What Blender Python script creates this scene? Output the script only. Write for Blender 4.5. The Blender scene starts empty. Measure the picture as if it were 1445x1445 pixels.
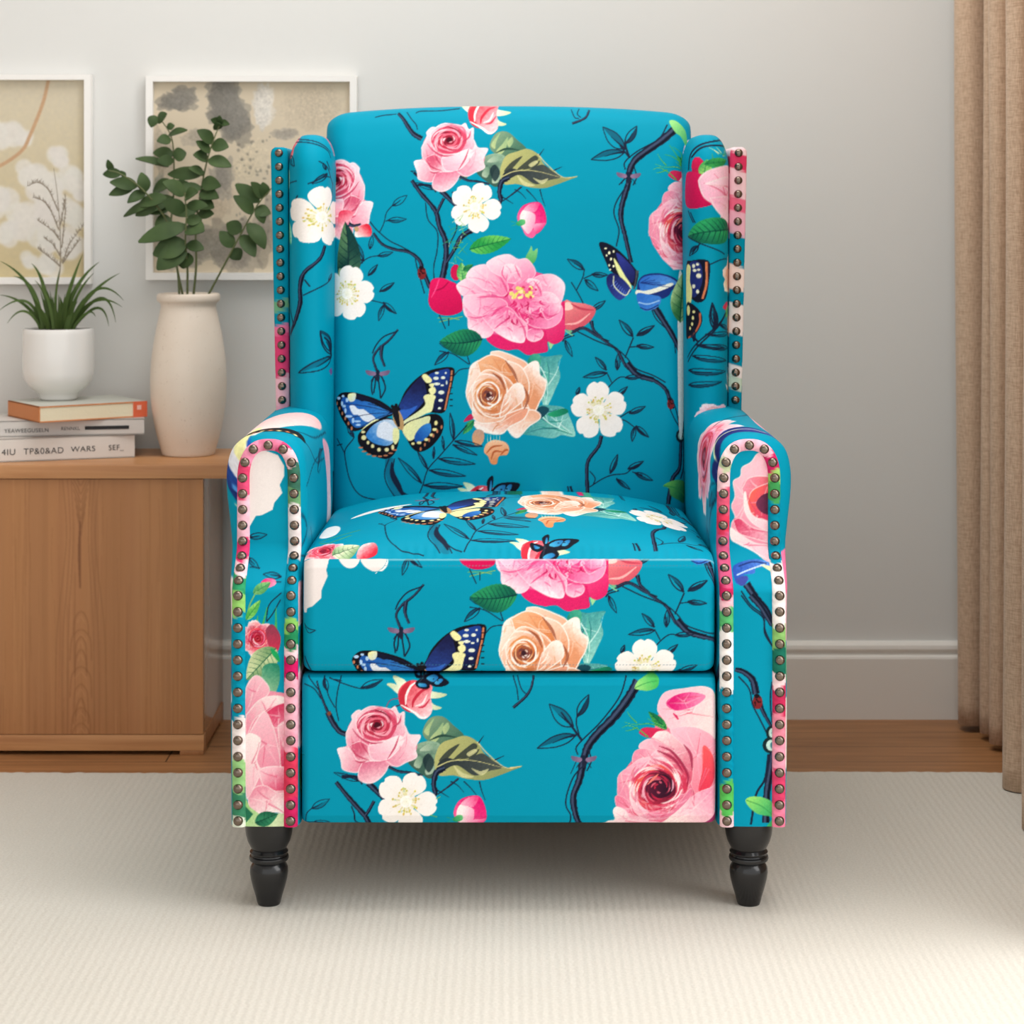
import numpy as np, math, random
# ------------------------------------------------------------------ printed cloth painter
TEAL = (0, 144, 172)
INK = (24, 34, 56)

def spline(pts, n=8, closed=False):
    P = np.asarray(pts, float)
    if len(P) < 3 and not closed:
        t = np.linspace(0, 1, n + 1)[:, None]
        return P[0] * (1 - t) + P[-1] * t
    if closed:
        Q = np.vstack([P[-1], P, P[0], P[1]])
    else:
        Q = np.vstack([2 * P[0] - P[1], P, 2 * P[-1] - P[-2]])
    out = []
    t = np.linspace(0, 1, n, endpoint=False)[:, None]
    for i in range(len(Q) - 3):
        a, b, c, d = Q[i], Q[i + 1], Q[i + 2], Q[i + 3]
        out.append(0.5 * (2 * b + (c - a) * t + (2 * a - 5 * b + 4 * c - d) * t * t + (3 * b - a - 3 * c + d) * t ** 3))
    out = np.vstack(out)
    if not closed:
        out = np.vstack([out, P[-1]])
    return out

class Canvas:
    def __init__(s, x0, y0, x1, y1, sc=3, bg=TEAL):
        s.x0, s.y0, s.sc = x0, y0, sc
        s.W, s.H = int((x1 - x0) * sc), int((y1 - y0) * sc)
        s.a = np.empty((s.H, s.W, 3), np.float32)
        s.a[:] = bg
        s.T = (1., 0., 0., 1.)          # scale x, offset x, offset y, scale y
        s.stack = []; s.inside = False   # inside: paint only over petals already laid down
        s.rng = np.random.RandomState(5)
        s.noise = s.rng.rand(512, 512).astype(np.float32)
        k = np.zeros((512, 512), np.float32)
        for dy in range(-4, 5):
            for dx in range(-4, 5): k += np.roll(np.roll(s.noise, dy, 0), dx, 1)
        k = k / 81 - .5
        s.soft = k / (np.abs(k).max()) * .9
    def push(s, k, ox, oy, ky=None):    # new local frame: outer = k*local + o
        s.stack.append(s.T)
        a, b, c, d = s.T
        ky = k if ky is None else ky
        s.T = (a * k, a * ox + b, d * oy + c, d * ky)
    def pop(s):
        s.T = s.stack.pop()
    def px(s, pts):
        a, b, c, d = s.T
        P = np.asarray(pts, float).reshape(-1, 2)
        return np.stack([((P[:, 0] * a + b) - s.x0) * s.sc, ((P[:, 1] * d + c) - s.y0) * s.sc], 1)
    def mask(s, Q):
        lo = np.floor(Q.min(0)).astype(int) - 1
        hi = np.ceil(Q.max(0)).astype(int) + 2
        x0, y0 = max(lo[0], 0), max(lo[1], 0)
        x1, y1 = min(hi[0], s.W), min(hi[1], s.H)
        if x1 <= x0 or y1 <= y0:
            return None
        w, h = x1 - x0, y1 - y0
        tog = np.zeros((h, w + 1), np.int32)
        A = Q; B = np.roll(Q, -1, 0)
        for (ax, ay), (bx, by) in zip(A, B):
            if ay == by: continue
            if ay > by: ax, ay, bx, by = bx, by, ax, ay
            r0 = max(int(math.ceil(ay - .5)), y0); r1 = min(int(math.ceil(by - .5)), y1)
            if r1 <= r0: continue
            r = np.arange(r0, r1)
            x = ax + (r + .5 - ay) * (bx - ax) / (by - ay)
            c = np.clip(np.ceil(x - .5).astype(int) - x0, 0, w)
            np.add.at(tog, (r - y0, c), 1)
        m = (np.cumsum(tog, 1)[:, :w] & 1).astype(bool)
        return (x0, y0, x1, y1, m) if m.any() else None
    def poly(s, pts, c0, c1=None, p0=None, p1=None, rad=None, smooth=False, alpha=1., grain=.05, power=1.):
        """flat fill, linear gradient p0->p1 or radial gradient about p0 with radius rad (local units)"""
        if smooth: pts = spline(pts, 6, True)
        Q = s.px(pts)
        r = s.mask(Q)
        if r is None: return
        x0, y0, x1, y1, m = r
        sub = s.a[y0:y1, x0:x1]
        if s.inside:
            m = m & (sub[..., 0] > 165)
            if not m.any(): return
        yy, xx = np.nonzero(m)
        n = s.noise[(yy + y0) // 2 % 512, (xx + x0) // 2 % 512] - .5
        n2 = s.soft[(yy + y0 + 77) % 512, (xx + x0 + 31) % 512]
        col = np.empty((len(yy), 3), np.float32)
        if c1 is None:
            col[:] = c0
        else:
            X = xx + x0 + .5; Y = yy + y0 + .5
            a = s.px([p0])[0]
            if rad is not None:
                R = rad * abs(s.T[0]) * s.sc
                t = np.hypot(X - a[0], Y - a[1]) / R
            else:
                b = s.px([p1])[0]
                d = b - a; L = (d * d).sum() + 1e-9
                t = ((X - a[0]) * d[0] + (Y - a[1]) * d[1]) / L
            t = np.clip(t + n2 * .25, 0, 1) ** power
            col[:] = np.asarray(c0, np.float32) * (1 - t[:, None]) + np.asarray(c1, np.float32) * t[:, None]
        col *= (1 + grain * 2 * n + grain * n2)[:, None]
        sub[yy, xx] = sub[yy, xx] * (1 - alpha) + np.clip(col, 0, 255) * alpha
    def stroke(s, pts, w0, col, w1=None, alpha=1., smooth=True, wm=None, grain=.05):
        P = spline(pts, 7) if smooth else np.asarray(pts, float)
        t = np.linspace(0, 1, len(P))
        w1 = w0 if w1 is None else w1
        w = w0 + (w1 - w0) * t
        if wm is not None:
            w = w + (wm - (w0 + w1) / 2) * np.sin(np.pi * t)
        d = np.gradient(P, axis=0)
        n = np.stack([-d[:, 1], d[:, 0]], 1) / (np.hypot(d[:, 0], d[:, 1])[:, None] + 1e-9)
        mn = .55 / (abs(s.T[0]) * s.sc)
        hw = np.maximum(w / 2, mn)[:, None]
        s.poly(np.vstack([P + n * hw, (P - n * hw)[::-1]]), col, alpha=alpha, grain=grain)
    def branch(s, pts, w0, w1, knob=.12):
        """bark: dark tapered stroke, jagged edge, grey streak"""
        P = spline(pts, 8)
        r = random.Random(int(abs(P[0][0] * 7 + P[0][1] * 3)))
        t = np.linspace(0, 1, len(P))
        w = (w0 + (w1 - w0) * t) * np.array([1 + r.uniform(-knob, knob) for _ in t])
        d = np.gradient(P, axis=0)
        n = np.stack([-d[:, 1], d[:, 0]], 1) / (np.hypot(d[:, 0], d[:, 1])[:, None] + 1e-9)
        s.poly(np.vstack([P + n * w[:, None] / 2, (P - n * w[:, None] / 2)[::-1]]), INK, grain=.1)
        s.stroke(P + n * w[:, None] * .12, w0 * .3, (74, 88, 116), w1 * .3, smooth=False, alpha=.75)
        s.stroke(P - n * w[:, None] * .25, w0 * .14, (8, 12, 22), w1 * .14, smooth=False)
    def leaf_line(s, base, tip, width=.32, w=5, fill=0., bend=.0):
        """pen-outlined leaf"""
        b = np.asarray(base, float); t = np.asarray(tip, float); d = t - b
        n = np.array([-d[1], d[0]])
        f = lambda u, v: b + d * u + n * v
        L = [b, f(.25, width * .42 + bend), f(.55, width * .5 + bend), f(.82, width * .25 + bend * .5), t]
        R = [b, f(.25, -width * .38 + bend), f(.55, -width * .42 + bend), f(.82, -width * .2 + bend * .5), t]
        if fill:
            s.poly(np.vstack([spline(L, 5), spline([b, f(.3, bend), f(.7, bend), t], 5)[::-1]]), INK, alpha=fill)
        s.stroke(L, w, INK, w * .7); s.stroke(R, w, INK, w * .7)
        s.stroke([b, f(.3, bend + .02), f(.6, bend)], w * 1.8, INK, w * .4)
    def leaf(s, base, tip, width, c0, c1, vein=(14, 70, 60), nv=7, bend=0., vw=.02, edge=None, serr=.0):
        b = np.asarray(base, float); t = np.asarray(tip, float); d = t - b
        n = np.array([-d[1], d[0]]); L_ = np.hypot(*d)
        f = lambda u, v: b + d * u + n * (v + bend * math.sin(math.pi * u))
        us = np.linspace(0, 1, 22)
        prof = lambda u: width * (math.sin(math.pi * u ** .8) ** .85) * .5
        up = [f(u, prof(u) + (serr * (i % 2) if 0 < i < 21 else 0)) for i, u in enumerate(us)]
        dn = [f(u, -prof(u) - (serr * (i % 2) if 0 < i < 21 else 0)) for i, u in enumerate(us)]
        mid = [f(u, 0) for u in us]
        s.poly(up + mid[::-1], c0, c1, mid[3], up[12])
        s.poly(dn + mid[::-1], c1, c0, mid[8], dn[12])
        if edge:
            s.stroke(up, L_ * .015, edge, smooth=False); s.stroke(dn, L_ * .015, edge, smooth=False)
        s.stroke(mid, L_ * vw * 1.6, vein, L_ * vw * .6, smooth=False)
        for i in range(nv):
            u = .08 + .8 * i / nv
            for sg in (1, -1):
                s.stroke([f(u, 0), f(u + .07, sg * prof(u + .07) * .55), f(u + .12, sg * prof(min(u + .12, 1)) * .9)], L_ * vw, vein, L_ * vw * .3, alpha=.75)

def jit(rng, c, a):
    return tuple(float(np.clip(v + rng.uniform(-a, a), 0, 255)) for v in c)

def petal(cv, c, base, size, wid, ang, cin, cout, rng, rim=None, ruffle=.10, n=13):
    """ruffled fan petal: base point at its centre-ward end, opening towards ang"""
    ca, sa = math.cos(ang), math.sin(ang)
    pts = []
    for i in range(n):
        u = i / (n - 1)
        th = (u - .5) * 2 * 1.25
        r = size * (.82 + .18 * math.cos(th * 1.1)) * (1 + rng.uniform(-ruffle, ruffle))
        x = r * math.cos(th) ; y = wid * math.sin(th) * (1 + rng.uniform(-ruffle, ruffle) * .5)
        pts.append((base[0] + x * ca - y * sa, base[1] + x * sa + y * ca))
    pts.append((base[0] - size * .1 * ca, base[1] - size * .1 * sa))
    tip = (base[0] + size * ca, base[1] + size * sa)
    cv.poly(pts, cin, cout, base, tip, smooth=True, grain=.04)
    for k in range(7):
        th = rng.uniform(-.8, .8)
        q0 = .25 + rng.uniform(0, .25); q1 = .7 + rng.uniform(0, .22)
        P = [(base[0] + size * q * math.cos(th * .8) * ca - wid * q * math.sin(th) * sa,
              base[1] + size * q * math.cos(th * .8) * sa + wid * q * math.sin(th) * ca) for q in (q0, (q0 + q1) / 2, q1)]
        cc = jit(rng, cin if rng.rand() < .5 else cout, 14)
        cv.stroke(P, size * .05, cc, size * .02, alpha=.5)
    if rim is not None:
        cv.stroke(pts[:-1], size * .045, rim, size * .045, alpha=.8)

def rose(cv, cx, cy, r, pal, seed=1, rot=0., eye=(0, 0), squash=1., outer=8, inner=True):
    """pal: rim, light, mid, deep, core"""
    rng = np.random.RandomState(seed)
    rim, light, mid, deep, core = pal
    ex, ey = cx + eye[0] * r, cy + eye[1] * r
    for ring, (n, rad, sz, ci, co) in enumerate(((outer, .42, .62, mid, rim), (outer - 1, .30, .52, deep, light), (6, .18, .42, deep, light))):
        off = rng.uniform(0, 6.28)
        for i in range(n):
            a = off + 6.2832 * i / n + rng.uniform(-.15, .15) + rot
            k = 1 - ring / 3.
            bx = ex * (1 - k) + cx * k; by = ey * (1 - k) + cy * k
            b = (bx + math.cos(a) * r * rad * .95, by + math.sin(a) * r * rad * squash * .95)
            petal(cv, None, b, r * sz * rng.uniform(.85, 1.1), r * sz * .72, a, jit(rng, ci, 12), jit(rng, co, 10), rng, rim=jit(rng, rim, 6))
    if not inner: return
    # whorl
    nr = 9
    for k in range(nr):
        q = .46 * (1 - k / nr) + .05
        base_c = [mid, deep, light][k % 3] if k < 5 else [deep, core, mid][k % 3]
        cv.poly([(ex + math.cos(a) * r * q * (1 + rng.uniform(-.07, .07)), ey + math.sin(a) * r * q * squash * (1 + rng.uniform(-.07, .07))) for a in np.linspace(0, 6.28, 14)[:-1]],
                jit(rng, base_c, 12), smooth=True)
        for j in range(4):
            a0 = rng.uniform(0, 6.28); ln = rng.uniform(.9, 2.0)
            aa = np.linspace(a0, a0 + ln, 6)
            col = [rim, deep, core, light][rng.randint(4)] if k < 6 else [core, deep][rng.randint(2)]
            P = [(ex + math.cos(a) * r * q * (.98 - .10 * i / 5), ey + math.sin(a) * r * q * squash * (.98 - .10 * i / 5)) for i, a in enumerate(aa)]
            cv.stroke(P, r * .012, jit(rng, col, 10), r * .012, wm=r * .045, alpha=.85)
    cv.poly([(ex + math.cos(a) * r * .075, ey + math.sin(a) * r * .07) for a in np.linspace(0, 6.28, 10)[:-1]], core, smooth=True)

PINK = ((250, 226, 230), (246, 205, 214), (236, 158, 178), (214, 78, 108), (112, 24, 44))
PEACH = ((254, 238, 228), (249, 212, 190), (240, 180, 148), (214, 126, 78), (112, 58, 52))
HOT = ((250, 220, 226), (244, 186, 202), (232, 130, 158), (206, 50, 74), (84, 26, 46))

def white_flower(cv, cx, cy, r, rot=0., seed=0, n=5):
    rng = np.random.RandomState(seed + 40)
    for i in range(n):
        a = rot + 6.2832 * i / n
        L = r * rng.uniform(.95, 1.06); w = r * .40 * rng.uniform(.95, 1.05)
        ca, sa = math.cos(a), math.sin(a)
        loc = [(0.05, .1), (.25, .42), (.5, .92), (.72, 1.05), (.92, .72), (1.0, .28), (.95, 0.02), (1.0, -.3), (.9, -.78), (.7, -1.04), (.48, -.88), (.25, -.4), (.05, -.1)]
        P = [(cx + L * u * ca - w * v * sa, cy + L * u * sa + w * v * ca) for u, v in loc]
        cv.poly(P, (238, 230, 220), (244, 238, 233), (cx, cy), rad=r * .7, smooth=True, grain=.015)
        for k in range(3):
            v = rng.uniform(-.4, .4)
            cv.stroke([(cx + L * u * ca - w * v * u * sa, cy + L * u * sa + w * v * u * ca) for u in (.35, .6, .85)], r * .012, (236, 229, 222), alpha=.5)
    cv.poly([(cx + r * .33 * math.cos(a), cy + r * .33 * math.sin(a)) for a in np.linspace(0, 6.28, 20)[:-1]], (240, 233, 222))
    for k in range(34):
        a = rng.uniform(0, 6.28); q = rng.uniform(.3, .46)
        cv.stroke([(cx + r * .2 * math.cos(a), cy + r * .2 * math.sin(a)), (cx + r * q * math.cos(a), cy + r * q * math.sin(a))], r * .018, (212, 206, 130), alpha=.8)
        cv.poly([(cx + r * q * math.cos(a) + r * .035 * math.cos(b), cy + r * q * math.sin(a) + r * .035 * math.sin(b)) for b in np.linspace(0, 6.28, 7)[:-1]], jit(rng, (206, 192, 96), 16))
    cv.poly([(cx + r * .2 * math.cos(a), cy + r * .2 * math.sin(a)) for a in np.linspace(0, 6.28, 16)[:-1]], (238, 236, 214), (250, 246, 240), (cx, cy), rad=r * .2)

def dot(cv, x, y, rx, ry, col, n=10, alpha=1.):
    cv.poly([(x + rx * math.cos(a), y + ry * math.sin(a)) for a in np.linspace(0, 6.2832, n, endpoint=False)], col, alpha=alpha)

def brush(cv, x, y, r0, r1, n, cols, rng, alpha=.3, sq=1., w=9):
    """curved brush marks round an eye"""
    cv.inside = True
    for k in range(n):
        q = rng.uniform(r0, r1); a0 = rng.uniform(0, 6.28); aa = np.linspace(a0, a0 + rng.uniform(.2, .55), 4); d = rng.uniform(-.08, .08)
        cv.stroke([(x + q * (1 + d * i) * math.cos(a), y + q * (1 + d * i) * sq * math.sin(a)) for i, a in enumerate(aa)], 1.5, jit(rng, cols[k % len(cols)], 10), wm=w * rng.uniform(.5, 1.3), alpha=alpha)
    cv.inside = False

def tea_rose(cv):
    """frame: zoom of 300 px at 4.817 from (420,930)"""
    rng = np.random.RandomState(3)
    rim, light, mid, deep, core = PINK
    S = lambda pts, a, b, p0, p1, rm=True: (cv.poly(pts, a, b, p0, p1, smooth=True, grain=.04), rm and cv.stroke(list(pts) + [pts[0]], 7, rim, alpha=.75))
    cv.poly([(300, 620), (360, 560), (340, 470), (420, 360), (560, 330), (680, 370), (720, 470), (810, 560), (780, 660), (640, 710), (520, 820), (420, 760), (320, 730)], (228, 140, 164), smooth=True)
    S([(270, 610), (330, 600), (390, 640), (500, 690), (430, 740), (400, 770), (310, 750), (295, 690)], rim, (222, 120, 146), (280, 620), (470, 700))
    S([(440, 700), (600, 680), (612, 740), (560, 810), (490, 845), (420, 820), (415, 760)], (216, 110, 140), (248, 206, 214), (470, 700), (520, 840))
    S([(600, 690), (640, 500), (720, 450), (760, 510), (835, 520), (800, 600), (810, 665), (740, 700), (670, 730)], (232, 150, 172), (248, 214, 220), (620, 640), (800, 560))
    S([(660, 320), (690, 370), (725, 360), (725, 440), (735, 500), (640, 620), (600, 400)], (228, 140, 164), (247, 208, 216), (620, 480), (720, 400))
    S([(330, 500), (370, 420), (370, 380), (430, 350), (500, 480), (480, 600), (400, 640), (340, 590)], (246, 206, 214), (224, 116, 144), (330, 470), (460, 560))
    S([(360, 580), (430, 560), (520, 600), (640, 540), (690, 560), (640, 660), (560, 690), (470, 690), (400, 680)], (206, 86, 116), (246, 208, 216), (470, 570), (540, 690))
    S([(480, 590), (580, 560), (690, 520), (720, 560), (640, 660), (560, 690), (500, 670)], (250, 224, 228), (238, 168, 188), (640, 540), (520, 680))
    S([(400, 380), (480, 325), (560, 325), (650, 350), (680, 420), (650, 500), (560, 560), (450, 540), (400, 460)], (228, 116, 142), (244, 196, 206), (540, 450), (430, 360))
    for (q, c) in ((150, (206, 70, 100)), (120, (236, 150, 168)), (98, (190, 50, 76)), (74, (222, 100, 122)), (52, (150, 32, 54)), (28, (70, 16, 30))):
        cv.poly([(540 + q * .9 * math.cos(a) * (1 + rng.uniform(-.06, .06)), 448 + q * .72 * math.sin(a) * (1 + rng.uniform(-.06, .06))) for a in np.linspace(0, 6.28, 14)[:-1]], c, smooth=True)
    for k in range(26):
        q = rng.uniform(25, 150); a0 = rng.uniform(0, 6.28); aa = np.linspace(a0, a0 + rng.uniform(.6, 1.6), 5)
        cv.stroke([(540 + q * .9 * math.cos(a) * (1 - .06 * i), 448 + q * .72 * math.sin(a) * (1 - .06 * i)) for i, a in enumerate(aa)], 2, [rim, (120, 20, 44), (240, 170, 184), (168, 36, 64)][k % 4], wm=11, alpha=.85)
    brush(cv, 550, 500, 110, 220, 70, [rim, deep, (250, 214, 222), mid], rng, .30, .95, 10)
    for P in ([(370, 470), (420, 530), (500, 570), (580, 565)], [(360, 590), (400, 650), (490, 690)], [(610, 680), (660, 600), (690, 520)], [(640, 470), (690, 430), (705, 380)], [(430, 560), (450, 600), (480, 640)], [(390, 690), (430, 700), (470, 690)]):
        cv.stroke(P, 3, (190, 60, 92), wm=13, alpha=.8)

def red_bud(cv):
    """frame as tea_rose"""
    for P in ([(690, 240), (640, 200), (605, 170), (640, 165), (700, 190)], [(700, 200), (660, 150), (650, 120), (720, 140), (760, 190)], [(880, 200), (920, 220), (1015, 240), (960, 265), (890, 262)], [(880, 270), (930, 310), (980, 330), (940, 345), (880, 330)]):
        cv.poly(P, (236, 240, 218), (190, 206, 160), P[0], P[2], smooth=True)
    cv.poly([(690, 290), (685, 220), (720, 170), (780, 145), (860, 160), (915, 185), (905, 250), (915, 350), (880, 400), (840, 405), (790, 370), (720, 340)], (224, 82, 96), (246, 206, 210), (740, 220), (880, 390), smooth=True)
    cv.poly([(690, 290), (690, 230), (730, 170), (770, 150), (740, 230), (740, 300), (770, 360), (720, 340)], (198, 44, 62), smooth=True)
    cv.stroke([(735, 310), (738, 250), (765, 190), (800, 160)], 8, (252, 232, 232), wm=16)
    cv.stroke([(780, 330), (790, 280), (840, 220), (890, 200)], 6, (196, 44, 66), wm=20)
    cv.stroke([(800, 320), (850, 300), (880, 240)], 5, (250, 224, 226), wm=14)
    cv.stroke([(820, 330), (860, 320), (900, 270)], 5, (206, 60, 84), wm=14)
    cv.stroke([(700, 310), (790, 360), (840, 398), (880, 392)], 6, (253, 240, 240), wm=18)

def small_butterfly(cv, x, y, k=1., rot=0.):
    """black and turquoise butterfly"""
    def R(p):
        c, s = math.cos(rot), math.sin(rot)
        return (x + k * (p[0] * c - p[1] * s), y + k * (p[0] * s + p[1] * c))
    W = [[(0, 0), (-45, -22), (-62, -20), (-58, 8), (-30, 18)], [(0, 0), (-10, -60), (12, -90), (22, -80), (16, -30)], [(4, 0), (40, -48), (100, -60), (150, -52), (132, -18), (90, 8), (40, 12)], [(0, 6), (45, 8), (62, 30), (40, 52), (0, 62), (-22, 50), (-20, 30)]]
    for P in W: cv.poly([R(p) for p in P], (16, 22, 36), smooth=True)
    for P in ([(20, -8), (48, -40), (80, -44), (66, -8)], [(74, -8), (92, -44), (112, -46), (100, -12)], [(-8, 40), (30, 22), (44, 34), (10, 52)], [(-20, 0), (-46, -10), (-40, 6)], [(2, -20), (8, -66), (14, -60), (12, -24)]):
        cv.poly([R(p) for p in P], (66, 168, 206), (30, 108, 170), R(P[0]), R(P[2]), smooth=True)
    for q in ((118, -38), (126, -44), (108, -22), (86, -28), (60, -24)): cv.poly([R((q[0] + 5 * math.cos(a), q[1] + 4 * math.sin(a))) for a in np.linspace(0, 6.28, 7)[:-1]], (16, 22, 36))
    cv.stroke([R((0, -12)), R((-2, 12)), R((-8, 40))], 10 * k, (40, 50, 64), 4 * k)

def olive_leaves(cv):
    """frame as tea_rose; dark variegated leaves at its right"""
    cv.branch([(600, 720), (680, 760), (760, 770), (850, 790)], 22, 14)
    cv.poly([(850, 490), (900, 400), (985, 390), (1060, 450), (1130, 520), (1060, 560), (960, 590), (880, 550)], (120, 150, 120), (70, 110, 90), (900, 420), (1050, 560), smooth=True)
    for P in ([(860, 490), (900, 430), (930, 400), (900, 470), (890, 520)], [(985, 470), (1020, 430), (1030, 470), (1000, 510)], [(900, 540), (950, 480), (990, 430), (980, 500), (940, 560)]):
        cv.poly(P, (186, 200, 140), (150, 180, 130), P[0], P[2], smooth=True, alpha=.85)
    cv.stroke([(900, 550), (980, 520), (1080, 530)], 4, (40, 70, 60), wm=16)
    cv.poly([(750, 700), (800, 640), (810, 580), (900, 555), (970, 580), (940, 640), (960, 720), (910, 810), (840, 780)], (60, 92, 80), (140, 170, 144), (860, 720), (880, 570), smooth=True)
    for P in ([(790, 720), (820, 660), (850, 680), (830, 740)], [(870, 780), (880, 700), (930, 640), (950, 680), (920, 770)], [(830, 620), (880, 580), (950, 575), (900, 620)]):
        cv.poly(P, (198, 212, 186), (110, 146, 120), P[0], P[2], smooth=True, alpha=.8)
    cv.poly([(850, 690), (890, 640), (930, 700), (890, 770)], (24, 42, 48), smooth=True, alpha=.8)
    cv.poly([(940, 640), (980, 570), (1060, 540), (1140, 520), (1220, 560), (1270, 640), (1350, 690), (1410, 735), (1525, 727), (1460, 755), (1370, 790), (1270, 820), (1160, 815), (1060, 790), (960, 790), (930, 720)], (176, 176, 112), (140, 146, 96), (960, 620), (1350, 760), smooth=True)
    cv.poly([(950, 720), (1010, 670), (1120, 690), (1250, 640), (1330, 690), (1395, 735), (1300, 760), (1200, 790), (1080, 720), (980, 760)], (44, 52, 56), (70, 78, 74), (1000, 700), (1350, 740), smooth=True)
    for P in ([(960, 690), (1020, 620), (1100, 575), (1060, 630), (1000, 690)], [(1060, 680), (1150, 600), (1200, 570), (1220, 600), (1140, 660)], [(1100, 680), (1180, 640), (1235, 610), (1200, 660)]):
        cv.poly(P, (46, 54, 52), smooth=True, alpha=.85)
    for P in ([(1180, 740), (1240, 760), (1300, 745), (1250, 790)], [(1060, 720), (1120, 770), (1200, 800), (1110, 800)], [(1150, 640), (1200, 610), (1220, 625), (1170, 660)]):
        cv.poly(P, (206, 204, 150), smooth=True, alpha=.8)
    cv.stroke([(950, 730), (1050, 690), (1200, 690), (1400, 738)], 9, (196, 190, 130), 3)
    cv.stroke([(1220, 560), (1290, 640), (1410, 735), (1520, 728)], 7, (214, 200, 150), 4)
    cv.branch([(1000, 740), (945, 770), (925, 850), (935, 920), (870, 950)], 40, 26, .25)
    cv.branch([(1095, 810), (1020, 870), (950, 920)], 14, 8)
    for P in ([(1040, 830), (1090, 860), (1130, 905)], [(1130, 830), (1180, 880), (1220, 930)], [(1235, 830), (1250, 890), (1275, 960)], [(1230, 570), (1265, 520)], [(1340, 685), (1405, 655)], [(950, 890), (1030, 940)]):
        cv.stroke(P, 9, INK, 3)

def fuchsia(cv):
    """frame as tea_rose"""
    cv.poly([(1060, 1050), (1090, 970), (1150, 935), (1230, 930), (1270, 990), (1285, 1080), (1250, 1130), (1215, 1160), (1180, 1200), (1130, 1185), (1100, 1130)], (222, 24, 108), (240, 96, 150), (1240, 960), (1100, 1100), smooth=True)
    cv.poly([(1090, 1100), (1080, 1040), (1110, 985), (1160, 1000), (1200, 1030), (1190, 1110), (1150, 1170), (1120, 1150)], (250, 232, 232), (244, 150, 184), (1110, 1060), (1200, 1090), smooth=True)
    cv.poly([(1110, 985), (1160, 940), (1230, 935), (1200, 1000), (1160, 1000)], (236, 70, 130), (248, 170, 196), (1220, 940), (1130, 990), smooth=True)
    cv.poly([(1190, 1100), (1250, 1090), (1280, 1090), (1240, 1150), (1200, 1170)], (246, 150, 186), (226, 40, 110), (1200, 1110), (1240, 1160), smooth=True)
    cv.poly([(1055, 1085), (1090, 1060), (1120, 1065), (1120, 1095), (1085, 1110), (1060, 1105)], (40, 150, 96), (100, 190, 120), (1060, 1100), (1110, 1070), smooth=True)
    cv.stroke([(1010, 1075), (1060, 1090)], 4, (60, 160, 110)); cv.stroke([(1015, 1110), (1060, 1098)], 4, (60, 160, 110))

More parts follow.
